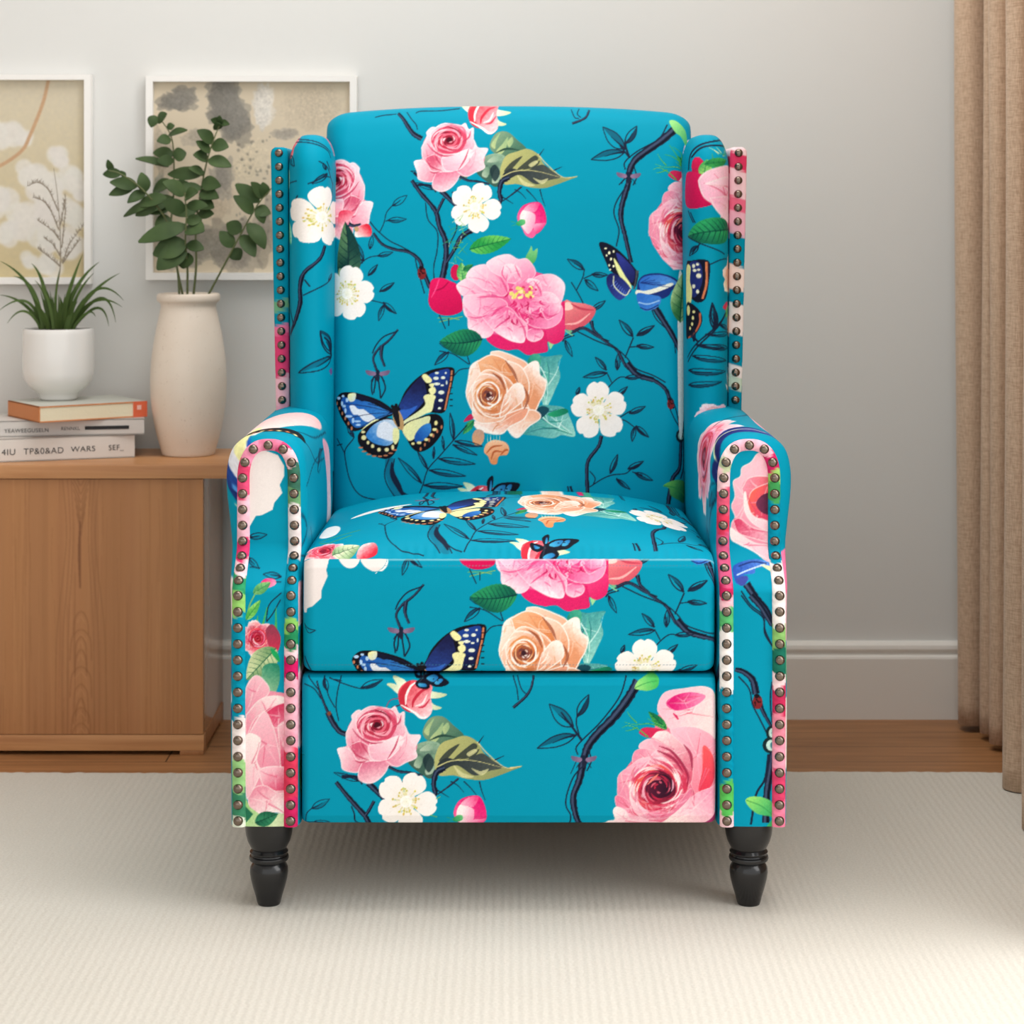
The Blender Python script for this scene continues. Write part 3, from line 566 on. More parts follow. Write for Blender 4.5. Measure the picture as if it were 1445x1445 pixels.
def P_top_right(cv):
    cv.push(Z, 710, 140)
    for P in ([(385, 55), (405, 100), (430, 105)], [(430, 50), (420, 80), (440, 100)]): cv.stroke(P, 5, INK)
    cv.branch([(488, 55), (470, 95), (440, 115), (390, 135)], 12, 14)
    cv.branch([(1000, 105), (900, 205), (800, 285), (745, 335), (715, 400), (708, 470), (672, 600), (668, 680), (692, 780), (724, 925)], 46, 22)
    cv.stroke([(930, 110), (880, 200), (760, 280), (690, 345), (690, 390)], 7, INK)
    cv.stroke([(700, 480), (640, 580), (628, 650), (655, 740), (640, 835)], 7, INK)
    cv.stroke([(740, 370), (755, 430), (735, 480)], 7, INK); cv.stroke([(655, 480), (690, 440)], 6, INK)
    insect(cv, 710, 425, .95)
    cv.leaf_line((692, 272), (563, 148), .42, 7, .45, -.04); cv.leaf_line((692, 240), (758, 132), .36, 7, .8); cv.leaf_line((690, 288), (497, 338), .3, 7, .45)
    cv.stroke([(690, 215), (695, 260), (715, 322)], 8, INK, 14); cv.stroke([(660, 250), (715, 322)], 9, INK)
    cv.poly([(940, 90), (985, 82), (1050, 130), (1060, 230), (1010, 170), (975, 150)], (150, 214, 130), (90, 180, 110), (950, 90), (1040, 180), smooth=True)
    for P in ([(1010, 330), (960, 300), (915, 290)], [(1010, 320), (970, 270), (940, 230)], [(1020, 320), (1010, 270), (960, 240)]): cv.stroke(P, 8, (60, 160, 90), 3)
    # butterfly twigs
    for P in ([(470, 1190), (430, 1110), (385, 1035)], [(415, 1080), (450, 1010), (460, 960)], [(455, 1015), (520, 990), (580, 1000)], [(840, 1190), (870, 1250), (960, 1340), (980, 1440)], [(500, 1190), (540, 1170)]): cv.stroke(P, 6, INK)
    cv.leaf_line((458, 965), (362, 905), .34, 6, .6); cv.leaf_line((500, 992), (592, 995), .32, 6, .4); cv.leaf_line((462, 1020), (538, 1085), .34, 6, .3); cv.leaf_line((500, 1195), (580, 1140), .3, 6, .5)
    cv.branch([(860, 1180), (905, 1250), (962, 1340), (1012, 1440), (1022, 1530)], 38, 22)
    cv.stroke([(735, 1350), (715, 1400), (690, 1460)], 5, INK)
    cv.leaf_line((735, 1345), (655, 1250), .32, 6, .3); cv.leaf_line((755, 1340), (858, 1280), .28, 6, .7); cv.leaf_line((755, 1395), (852, 1405), .26, 6, .3)
    cv.poly([(340, 1200), (310, 1240), (390, 1330)], (120, 180, 130), smooth=True)
    butterfly_side(cv)
    cv.poly([(125, 905), (150, 850), (160, 830), (170, 860), (195, 845), (185, 910), (150, 940)], (130, 200, 130), (70, 160, 90), (160, 840), (150, 930), smooth=True)
    cv.leaf((-190, 850), (45, 790), .4, (100, 190, 90), (40, 150, 70), (24, 110, 60), 7, serr=.012)
    rng = np.random.RandomState(14)
    for k in range(26):
        x, y = -255 + rng.uniform(-60, 60), 690 + rng.uniform(0, 240)
        cv.stroke([(x, y), (x + rng.uniform(-70, 70), y + rng.uniform(-60, 60))], 4, [(110, 180, 90), (60, 150, 100), (170, 200, 170)][k % 3], 2)
    cv.pop()

def P_middle(cv):
    cv.push(1 / 4.516, 620, 340)
    # buds left of the peony
    dot(cv, 105, 200, 34, 52, (198, 20, 74)); cv.leaf((150, 260), (140, 135), .55, (70, 160, 90), (150, 210, 120), (30, 110, 70), 5); cv.leaf((150, 190), (215, 150), .5, (60, 150, 80), (30, 110, 70), (20, 90, 60), 5)
    cv.poly([(-65, 330), (-50, 250), (10, 235), (70, 255), (120, 290), (150, 420), (120, 460), (40, 475), (-30, 450), (-66, 400)], (222, 24, 92), (198, 16, 78), (0, 260), (60, 460), smooth=True)
    cv.stroke([(-40, 320), (20, 300), (60, 260)], 5, (170, 10, 66), wm=10); cv.stroke([(0, 240), (-20, 300), (-50, 360)], 5, (240, 70, 130), wm=10)
    for P in ([(0, 515), (60, 500), (150, 480)], [(-10, 490), (70, 490), (130, 500)]): cv.stroke(P, 6, (120, 170, 100))
    for P in ([(0, 470), (40, 560)], [(60, 490), (60, 540)], [(0, 700), (90, 720), (190, 785)], [(175, 720), (195, 785)], [(195, 808), (130, 820), (92, 860)]): cv.stroke(P, 6, INK)
    cv.leaf_line((90, 690), (0, 650), .3, 5, .4); cv.leaf_line((62, 705), (-30, 790), .32, 6, .6)
    cv.branch([(790, 610), (860, 580), (920, 560), (1010, 610), (1080, 640)], 8, 14); cv.branch([(962, 510), (985, 570), (1030, 615)], 18, 14)
    cv.leaf_line((800, 630), (848, 738), .26, 6, .3); cv.stroke([(785, 640), (800, 620), (860, 600)], 8, INK)
    cv.poly([(690, 640), (730, 655), (706, 692)], (150, 210, 150))
    cv.poly([(800, 380), (850, 390), (930, 400), (995, 435), (960, 510), (880, 560), (800, 560), (780, 500)], (232, 130, 132), (206, 84, 100), (820, 400), (900, 540), smooth=True)
    cv.poly([(795, 400), (830, 390), (850, 430), (800, 440)], (246, 200, 190), smooth=True); cv.stroke([(840, 400), (900, 430), (985, 440)], 6, (190, 64, 84), wm=14); cv.stroke([(800, 530), (880, 520), (960, 460)], 5, (242, 170, 168), wm=14)
    for P in ([(790, 560), (830, 590), (850, 600)],): cv.stroke(P, 8, (130, 200, 150))
    peony(cv)
    cv.leaf((275, 625), (0, 640), .62, (16, 92, 72), (36, 140, 90), (10, 56, 56), 9, bend=-.06, serr=.008)
    teal_leaf(cv, [(560, 790), (590, 725), (680, 735), (782, 725), (755, 780), (770, 860), (740, 940), (700, 1030), (670, 1070), (640, 960), (620, 860)], [(600, 740), (660, 830), (690, 920), (680, 1040)], 1)
    cv.poly([(560, 790), (585, 725), (640, 725), (640, 800), (600, 860)], (28, 130, 110), (70, 170, 140), (570, 790), (630, 730), smooth=True)
    teal_leaf(cv, [(600, 1100), (630, 1050), (700, 1045), (790, 1060), (830, 1120), (865, 1240), (780, 1235), (720, 1255), (620, 1240), (530, 1225), (590, 1170)], [(620, 1080), (690, 1150), (760, 1190), (850, 1230)], 2)
    cv.poly([(690, 1100), (790, 1065), (820, 1090), (740, 1120)], (40, 160, 110), (20, 120, 90), (700, 1100), (810, 1080), smooth=True); cv.poly([(610, 1080), (660, 1050), (700, 1075), (640, 1130)], (24, 70, 84), smooth=True)
    peach_rose(cv)
    # small peach buds
    cv.poly([(210, 1240), (235, 1200), (280, 1210), (285, 1260), (260, 1300), (220, 1290)], (226, 160, 110), (190, 150, 130), (220, 1290), (260, 1210), smooth=True)
    for P in ([(165, 1130), (200, 1100), (215, 1130), (160, 1150)],): cv.poly(P, (190, 40, 84), smooth=True)
    cv.leaf((220, 1140), (150, 1230), .4, (80, 170, 90), (30, 130, 80), (20, 90, 60), 4)
    cv.poly([(285, 1340), (300, 1290), (350, 1265), (420, 1280), (445, 1320), (430, 1360), (380, 1370), (365, 1418), (330, 1416), (310, 1370)], (244, 190, 150), (226, 140, 90), (330, 1280), (350, 1400), smooth=True)
    for P in ([(300, 1350), (340, 1310), (400, 1300)], [(330, 1390), (350, 1340), (400, 1340)], [(390, 1360), (420, 1330), (440, 1330)]): cv.stroke(P, 5, (190, 96, 56), wm=12)
    for k in range(5): cv.stroke([(310 + k * 18, 1280), (305 + k * 20, 1230)], 4, (200, 220, 200), 2)
    cv.pop()

def P_butterfly_group(cv):
    cv.push(Z, 370, 430)
    # insect and twisted twig
    cv.branch([(770, 140), (720, 200), (660, 250), (630, 300), (640, 345), (660, 395)], 12, 14)
    cv.stroke([(765, 150), (690, 180), (645, 230), (625, 275)], 7, INK); cv.branch([(680, 230), (675, 290), (695, 350)], 22, 12)
    for P in ([(640, 390), (620, 450), (625, 510)], [(655, 400), (665, 470), (672, 530)], [(675, 400), (698, 470), (672, 530)], [(640, 400), (640, 450), (632, 500)]): cv.stroke(P, 8, INK)
    insect(cv, 655, 388, .95)
    # twig below
    for P in ([(485, 720), (520, 750), (470, 820), (470, 880), (500, 1000), (560, 1080), (680, 1110)], [(410, 760), (440, 800), (468, 845)], [(410, 800), (450, 790)]): cv.stroke(P, 6, INK)
    cv.leaf_line((520, 750), (480, 690), .3, 6, .6)
    cv.poly([(700, 870), (745, 870), (735, 920), (745, 960), (780, 1030), (810, 1100), (760, 1090), (715, 1010), (698, 940)], (26, 40, 66), (46, 74, 100), (720, 880), (780, 1080), smooth=True, alpha=.35)
    cv.stroke([(735, 890), (740, 960), (775, 1030), (800, 1085)], 8, INK, wm=34)
    for P in ([(720, 870), (695, 940), (705, 1010), (760, 1100)], [(750, 870), (745, 940), (790, 1040), (820, 1100)], [(735, 900), (760, 1000), (800, 1060), (870, 1095)]): cv.stroke(P, 6, INK)
    # frond
    cv.stroke([(880, 1095), (910, 1020), (940, 930), (1010, 850), (1080, 770), (1160, 680)], 6, INK)
    for b, t, f in (((905, 1010), (770, 865), .35), ((938, 930), (880, 830), .6), ((970, 870), (975, 800), .4), ((1030, 820), (1020, 740), .2), ((1085, 765), (1065, 610), .6), ((1000, 870), (1210, 900), .35), ((945, 935), (1155, 968), .55), ((915, 1020), (1140, 1025), .7), ((1090, 770), (1250, 800), .7), ((1080, 790), (1220, 850), .35)):
        cv.leaf_line(b, t, .17, 6, f)
    butterfly_big(cv)
    cv.pop()

def P_lower_right(cv):
    cv.push(Z, 710, 430)
    cv.branch([(390, 150), (455, 128), (530, 172), (600, 222), (650, 262), (695, 345), (760, 390), (850, 425), (920, 478), (945, 545), (962, 590)], 10, 26)
    cv.stroke([(420, 150), (520, 200), (640, 250), (700, 300), (750, 360), (850, 400), (920, 440)], 7, INK)
    cv.branch([(500, 90), (512, 140), (560, 185)], 20, 10); cv.branch([(700, 330), (760, 395), (850, 425)], 34, 30)
    ladybug(cv, 950, 560, 26)
    for P in ([(690, 300), (715, 240), (738, 185)], [(715, 240), (770, 235)], [(575, 490), (620, 440), (660, 410), (700, 410)], [(615, 440), (590, 390)], [(645, 370), (640, 300)], [(920, 480), (970, 560), (1000, 650)], [(945, 590), (975, 650), (1005, 690)], [(650, 650), (690, 655), (740, 690)], [(655, 640), (720, 600)]): cv.stroke(P, 6, INK)
    cv.leaf_line((735, 180), (655, 85), .3, 6, .3); cv.leaf_line((760, 165), (858, 118), .26, 6, .6); cv.leaf_line((755, 235), (855, 240), .26, 6, .3)
    cv.leaf_line((585, 370), (520, 295), .3, 6, .6); cv.leaf_line((590, 385), (450, 410), .24, 6, .5); cv.leaf_line((645, 370), (650, 275), .3, 6, .3); cv.leaf_line((690, 412), (790, 405), .26, 6, .6)
    cv.leaf_line((640, 520), (705, 462), .3, 6, .9); cv.leaf_line((415, 510), (432, 465), .4, 6, .9)
    cv.leaf_line((712, 615), (806, 575), .3, 6, .7); cv.leaf_line((750, 685), (825, 750), .3, 6, 1.); cv.leaf_line((745, 690), (730, 775), .3, 6, .4)
    cv.branch([(556, 740), (540, 800), (482, 880), (474, 960), (478, 1080)], 20, 22)
    for P in ([(490, 1030), (560, 985), (620, 962), (690, 955), (725, 930)], [(490, 940), (520, 980), (510, 1015)], [(730, 945), (790, 965)], [(640, 980), (680, 1015)]): cv.stroke(P, 6, INK)
    cv.leaf_line((605, 955), (648, 845), .26, 6, .8); cv.leaf_line((705, 930), (795, 885), .3, 6, 1.); cv.leaf_line((745, 950), (848, 995), .28, 6, .6); cv.leaf_line((640, 985), (720, 1045), .24, 6, .6)
    cv.stroke([(365, 1025), (375, 1080)], 8, INK); cv.stroke([(380, 1025), (398, 1080)], 12, INK)
    white_flower(cv, 540, 595, 162, -1.62, 0)
    # right edge plant
    cv.branch([(1018, 655), (1025, 720), (1020, 830), (1010, 930), (960, 990), (935, 1130)], 30, 26)
    cv.stroke([(1040, 640), (1050, 900), (1020, 990)], 10, INK); cv.stroke([(1000, 640), (1010, 700)], 10, INK)
    dot(cv, 1020, 745, 38, 40, (22, 34, 44)); dot(cv, 1024, 742, 26, 26, (140, 190, 180)); dot(cv, 1030, 742, 14, 18, (30, 60, 66)); dot(cv, 1030, 690, 22, 32, (30, 44, 52))
    cv.poly([(905, 1025), (950, 1000), (1010, 995), (1060, 1020), (1060, 1130), (1000, 1110), (950, 1080), (940, 1040)], (110, 190, 90), (24, 110, 80), (930, 1010), (1040, 1110), smooth=True)
    cv.stroke([(910, 1025), (980, 1040), (1060, 1090)], 6, (60, 150, 80))
    cv.pop()
    # next repeat: bud with a small butterfly
    cv.push(.184, 534.6, 128.5 - 14 + 543)
    red_bud(cv); cv.pop()
    small_butterfly(cv, 690, 697, .29)

def paint_repeat(cv, with_big_rose=True):
    if with_big_rose:
        cv.push(.112, 887.5, 208, .128); big_rose(cv); cv.pop()
        cv.poly([(895, 338), (917, 333), (921, 345), (935, 366), (950, 380), (962, 392), (966, 430), (895, 430)], TEAL, grain=0)
    P_branches_left(cv); P_rose_group(cv)
    P_top_right(cv); P_middle(cv); P_butterfly_group(cv); P_lower_right(cv)
    if with_big_rose:
        cv.poly([(958, 400), (968, 396), (976, 470), (970, 600), (960, 600)], (240, 236, 228), smooth=True)
        cv.leaf((962, 455), (966, 385), .5, (170, 200, 140), (60, 120, 70), (30, 80, 60), 4)
import bpy, bmesh
from mathutils import Vector, Matrix
C = bpy.context.scene.collection
PI = math.pi
F, D0, HC, XC, YC = 2933.0, 2.6, 0.878, 718.0, 300.0     # focal length in px, camera distance, height, vanishing point
def W(px, py, d):            # point at distance d from the camera
    return ((px - XC) * d / F, d - D0, HC - (py - YC) * d / F)
def X(px, d): return (px - XC) * d / F
def Zt(py, d): return HC - (py - YC) * d / F
FLOOR = -.01
D_WALL = F * (HC - FLOOR) / 712.0
Y_WALL = D_WALL - D0
SP = 1.15 / 1128.0           # spacing of the printed cloth's vertices

# ------------------------------------------------------------------ materials
def lin(c):
    c = np.asarray(c, np.float64) / 255.
    return np.where(c <= .04045, c / 12.92, ((c + .055) / 1.055) ** 2.4)
def newmat(name):
    m = bpy.data.materials.new(name); m.use_nodes = True
    return m, m.node_tree, m.node_tree.nodes['Principled BSDF']
def plain(name, rgb, rough=.5, metal=0., spec=.5, coat=0., bump=0., bscale=200., sheen=0., sss=0.):
    m, nt, b = newmat(name)
    b.inputs['Base Color'].default_value = (*lin(rgb), 1)
    b.inputs['Roughness'].default_value = rough; b.inputs['Metallic'].default_value = metal
    b.inputs['Specular IOR Level'].default_value = spec
    b.inputs['Coat Weight'].default_value = coat; b.inputs['Sheen Weight'].default_value = sheen
    if bump:
        tc = nt.nodes.new('ShaderNodeTexCoord'); n = nt.nodes.new('ShaderNodeTexNoise'); bp = nt.nodes.new('ShaderNodeBump')
        n.inputs['Scale'].default_value = bscale; n.inputs['Detail'].default_value = 4
        bp.inputs['Strength'].default_value = bump; bp.inputs['Distance'].default_value = .002
        nt.links.new(tc.outputs['Object'], n.inputs['Vector']); nt.links.new(n.outputs['Fac'], bp.inputs['Height']); nt.links.new(bp.outputs['Normal'], b.inputs['Normal'])
    return m
def N(nt, t, **kw):
    n = nt.nodes.new(t)
    for k, v in kw.items():
        if k in n.inputs: n.inputs[k].default_value = v
        else: setattr(n, k, v)
    return n
def mixcol(nt, fac, a, b):
    r = nt.nodes.new('ShaderNodeMix'); r.data_type = 'RGBA'
    if isinstance(fac, (int, float)): r.inputs['Factor'].default_value = fac
    else: nt.links.new(fac, r.inputs['Factor'])
    for v, i in ((a, 6), (b, 7)):
        if isinstance(v, tuple): r.inputs[i].default_value = (*lin(v), 1)
        else: nt.links.new(v, r.inputs[i])
    return r.outputs[2]

def cloth_mat():
    m, nt, b = newmat('printed_cloth')
    at = N(nt, 'ShaderNodeAttribute', attribute_name='print')
    nt.links.new(at.outputs['Color'], b.inputs['Base Color'])
    b.inputs['Roughness'].default_value = .55; b.inputs['Specular IOR Level'].default_value = .06
    b.inputs['Sheen Weight'].default_value = .0; b.inputs['Sheen Roughness'].default_value = .4
    tc = N(nt, 'ShaderNodeTexCoord'); n = N(nt, 'ShaderNodeTexNoise', Scale=900., Detail=2.); bp = N(nt, 'ShaderNodeBump', Strength=.12, Distance=.001)
    nt.links.new(tc.outputs['Object'], n.inputs['Vector']); nt.links.new(n.outputs['Fac'], bp.inputs['Height']); nt.links.new(bp.outputs['Normal'], b.inputs['Normal'])
    return m
CLOTH = cloth_mat()

# ------------------------------------------------------------------ object helpers
def link(name, me, mat=None, parent=None, smooth=True):
    o = bpy.data.objects.new(name, me); C.objects.link(o)
    if mat is not None and not me.materials: me.materials.append(mat)
    if parent is not None: o.parent = parent
    if smooth and len(me.polygons): me.polygons.foreach_set('use_smooth', [True] * len(me.polygons))
    return o
def tag(o, label=None, cat=None, group=None, kind=None):
    if label: o['label'] = label
    if cat: o['category'] = cat
    if group: o['group'] = group
    if kind: o['kind'] = kind
    return o
def empty(name, loc=(0, 0, 0), label=None, cat=None, group=None):
    o = bpy.data.objects.new(name, None); C.objects.link(o); o.location = loc; o.empty_display_size = .05
    return tag(o, label, cat, group)
def bm_obj(name, bm, mat, parent=None, smooth=True, bevel=0., seg=2, auto=True):
    if bevel:
        bmesh.ops.bevel(bm, geom=bm.edges[:], offset=bevel, segments=seg, profile=.7, affect='EDGES', clamp_overlap=True)
    bmesh.ops.recalc_face_normals(bm, faces=bm.faces[:])
    me = bpy.data.meshes.new(name); bm.to_mesh(me); bm.free()
    o = link(name, me, mat, parent, smooth)
    if smooth and auto:
        try: me.set_sharp_from_angle(angle=math.radians(38))
        except Exception: pass
    return o
def add_box(bm, x0, x1, y0, y1, z0, z1, rot=0., piv=None):
    r = bmesh.ops.create_cube(bm, size=1)
    M = Matrix.Translation(((x0 + x1) / 2, (y0 + y1) / 2, (z0 + z1) / 2)) @ Matrix.Diagonal((x1 - x0, y1 - y0, z1 - z0, 1))
    if rot:
        p = Vector(piv if piv else ((x0 + x1) / 2, (y0 + y1) / 2, 0))
        M = Matrix.Translation(p) @ Matrix.Rotation(rot, 4, 'Z') @ Matrix.Translation(-p) @ M
    bmesh.ops.transform(bm, matrix=M, verts=r['verts'])
def box(name, x0, x1, y0, y1, z0, z1, mat, parent=None, bevel=.003, rot=0., piv=None):
    bm = bmesh.new(); add_box(bm, x0, x1, y0, y1, z0, z1, rot, piv)
    return bm_obj(name, bm, mat, parent, bevel=bevel)
def lathe(name, prof, mat, parent=None, seg=48, cx=0, cy=0, z0=0, closed=False):
    bm = bmesh.new(); rings = []
    for r, z in prof:
        rings.append([bm.verts.new((cx + r * math.cos(2 * PI * i / seg), cy + r * math.sin(2 * PI * i / seg), z0 + z)) for i in range(seg)] if r > 1e-6 else [bm.verts.new((cx, cy, z0 + z))])
    for a, b in zip(rings, rings[1:]):
        for i in range(seg):
            j = (i + 1) % seg
            if len(a) == 1: bm.faces.new((a[0], b[j], b[i]))
            elif len(b) == 1: bm.faces.new((a[i], a[j], b[0]))
            else: bm.faces.new((a[i], a[j], b[j], b[i]))
    for rg in (rings[0], rings[-1]):
        if len(rg) > 1 and not closed: bm.faces.new(rg)
    return bm_obj(name, bm, mat, parent)
def tube(bm, pts, r0, r1=None, seg=8):
    P = [Vector(p) for p in pts]; r1 = r0 if r1 is None else r1
    prev = None; rings = []
    for i, p in enumerate(P):
        t = (P[min(i + 1, len(P) - 1)] - P[max(i - 1, 0)]).normalized()
        a = t.cross(Vector((0, 1, 0))) if abs(t.y) < .9 else t.cross(Vector((1, 0, 0)))
        a.normalize(); b = t.cross(a)
        r = r0 + (r1 - r0) * i / (len(P) - 1)
        rings.append([bm.verts.new(p + a * r * math.cos(2 * PI * k / seg) + b * r * math.sin(2 * PI * k / seg)) for k in range(seg)])
    for a, b in zip(rings, rings[1:]):
        for k in range(seg): bm.faces.new((a[k], a[(k + 1) % seg], b[(k + 1) % seg], b[k]))
    bm.faces.new(rings[0]); bm.faces.new(rings[-1])

class Sampler:
    """box-filtered colour lookup of a painted cloth, in the painter's own units"""
    def __init__(s, cv):
        a = cv.a; h, w = a.shape[0] // 2 * 2, a.shape[1] // 2 * 2
        s.a = (a[0:h:2, 0:w:2] + a[1:h:2, 0:w:2] + a[0:h:2, 1:w:2] + a[1:h:2, 1:w:2]) / 4
        s.x0, s.y0, s.k = cv.x0, cv.y0, cv.sc / 2.
    def __call__(s, u, v):
        x = np.clip((u - s.x0) * s.k - .5, 0, s.a.shape[1] - 1.001); y = np.clip((v - s.y0) * s.k - .5, 0, s.a.shape[0] - 1.001)
        i, j = x.astype(int), y.astype(int); fx, fy = (x - i)[..., None], (y - j)[..., None]
        A = s.a
        return lin((A[j, i] * (1 - fx) + A[j, i + 1] * fx) * (1 - fy) + (A[j + 1, i] * (1 - fx) + A[j + 1, i + 1] * fx) * fy)

def sheet(name, P, col, mat, parent, closed_u=False, caps=(False, False), flip=False):
    """grid of points P[v][u][3] with linear colours col -> one mesh carrying the printed colour"""
    nv, nu = P.shape[:2]
    idx = np.arange(nv * nu).reshape(nv, nu)
    if closed_u:
        a = idx[:-1]; b = np.roll(idx, -1, 1)[:-1]; c = np.roll(idx, -1, 1)[1:]; d = idx[1:]
    else:
        a = idx[:-1, :-1]; b = idx[:-1, 1:]; c = idx[1:, 1:]; d = idx[1:, :-1]
    q = np.stack([a, b, c, d], -1).reshape(-1, 4)
    if flip: q = q[:, ::-1]
    loops = [q.reshape(-1)]; tot = [np.full(len(q), 4, np.int32)]
    for k, e in enumerate(caps):
        if e:
            r = idx[0] if k == 0 else idx[-1]
            r = r if (k == 0) == flip else r
            r = r[::-1] if (k == 0) != flip else r
            loops.append(r.copy()); tot.append(np.array([nu], np.int32))
    loops = np.concatenate(loops).astype(np.int32); tot = np.concatenate(tot)
    me = bpy.data.meshes.new(name)
    me.vertices.add(nv * nu); me.vertices.foreach_set('co', np.ascontiguousarray(P, np.float32).reshape(-1))
    me.loops.add(len(loops)); me.loops.foreach_set('vertex_index', loops)
    me.polygons.add(len(tot)); st = np.concatenate([[0], np.cumsum(tot)[:-1]]).astype(np.int32)
    me.polygons.foreach_set('loop_start', st); me.polygons.foreach_set('loop_total', tot)
    me.update(calc_edges=True); me.validate()
    at = me.color_attributes.new('print', 'FLOAT_COLOR', 'POINT')
    c4 = np.ones((nv * nu, 4), np.float32); c4[:, :3] = np.asarray(col).reshape(-1, 3)
    at.data.foreach_set('color', c4.reshape(-1))
    return link(name, me, mat, parent)

def resample(pts, step, dense=None):
    """polyline -> points about `step` apart; dense(i) scales the step for segment i"""
    pts = np.asarray(pts, float); out = [pts[0]]
    for i in range(len(pts) - 1):
        L = np.linalg.norm(pts[i + 1] - pts[i]); s = step * (dense[i] if dense is not None else 1)
        n = max(1, int(round(L / s)))
        for k in range(1, n + 1): out.append(pts[i] + (pts[i + 1] - pts[i]) * k / n)
    return np.array(out)
def even(pts, step):
    pts = np.asarray(pts, float); d = np.concatenate([[0], np.cumsum(np.linalg.norm(np.diff(pts, axis=0), axis=1))])
    n = max(2, int(round(d[-1] / step)) + 1); t = np.linspace(0, d[-1], n)
    return np.stack([np.interp(t, d, pts[:, k]) for k in range(pts.shape[1])], 1), t
def arclen(P):
    return np.concatenate([np.zeros((1,) + P.shape[1:-1]), np.cumsum(np.linalg.norm(np.diff(P, axis=0), axis=-1), 0)], 0)

# ================================================================== CHAIR
chair = empty('armchair', (0, .33, 0), 'turquoise rose and butterfly print wingback armchair standing on the cream rug', 'armchair')
ORIGIN = np.array([0, .33, 0])
def csheet(name, P, col, parent=None, **k):
    return sheet(name, P - ORIGIN, col, CLOTH, chair if parent is None else parent, **k)

cvP = Canvas(380, 110, 1060, 770, 3)
paint_repeat(cvP)
# selvedge stitches etc. live on the panels' own canvases
SP_ = Sampler(cvP)
TEAL_L = lin(TEAL)

# ---- back cushion ------------------------------------------------------------
def build_back():
    # profile (y, z) at the middle, bottom -> front -> top roll -> down the back
    fr = [(.47, .395), (.435, .40), (.424, .43), (.424, .50), (.432, .60), (.444, .70), (.459, .80), (.476, .90), (.494, .97), (.508, 1.005)]
    top = [(.522, 1.026), (.545, 1.038), (.575, 1.038), (.60, 1.024)]
    bk = [(.615, .99), (.62, .90), (.60, .60), (.58, .42)]
    front = spline(fr + top, 12)
    frE, s = even(front, SP)
    bkE, _ = even(spline([tuple(front[-1])] + bk, 8), .02)
    prof = np.vstack([frE, bkE[1:]]); nf = len(frE)
    sv = np.concatenate([s, s[-1] + arclen(bkE)[1:]])
    # v in repeat pixels: match the drawn rows (bottom seam row 720, top row 150)
    zf = prof[:, 1]
    d = prof[:, 0] + D0
    rowpx = YC + (HC - zf) * F / d
    V = rowpx.copy(); itop = np.argmin(rowpx[:nf])
    V[itop:] = rowpx[itop] - (sv[itop:] - sv[itop]) * 930
    # across
    a = np.linspace(-1, 1, int(.55 / SP)); R = .036
    xs = a
    P = np.zeros((len(xs), len(prof), 3)); U = np.zeros(P.shape[:2])
    dn = np.gradient(prof, axis=0); nrm = np.stack([dn[:, 1], -dn[:, 0]], 1); nrm /= np.linalg.norm(nrm, axis=1)[:, None] + 1e-9
    # outward normal: front has -y
    hw = np.interp(zf, [.39, .60, .85, 1.0, 1.04], [.2600, .2625, .270, .2755, .2755])
    hw = np.where(np.arange(len(prof)) >= nf, hw - .004, hw)
    # edge rounding as angle parameter: the last R of the arc turns to the side face
    for i, t in enumerate(xs):
        st = t * (hw - R + R * PI / 2 * 1.25)            # arc coordinate
        ab = np.abs(st); over = np.clip(ab - (hw - R), 0, None) / R
        th = np.clip(over, 0, PI / 2); ext = np.clip(over - PI / 2, 0, None) * R
        x = np.sign(t) * np.where(ab <= hw - R, ab, hw - R + R * np.sin(th))
        inset = R * (1 - np.cos(th)) + ext
        bow = .013 * (np.abs(x) / hw) ** 2.4 * np.clip((zf - .85) / .17, 0, 1)
        P[i, :, 0] = x
        P[i, :, 1] = prof[:, 0] + nrm[:, 0] * inset * np.where(np.arange(len(prof)) < nf, 1, .3)
        P[i, :, 2] = prof[:, 1] + nrm[:, 1] * inset * .55 - bow
        pl = .006 * (1 - (x / hw) ** 2)                   # pillow
        P[i, :, 1] -= nrm[:, 0] * pl
        U[i] = XC + st * F / d
    return P, U, np.broadcast_to(V, U.shape)
P, U, V = build_back()
back = csheet('back_cushion', P, SP_(U, V), closed_u=True, caps=(True, True))

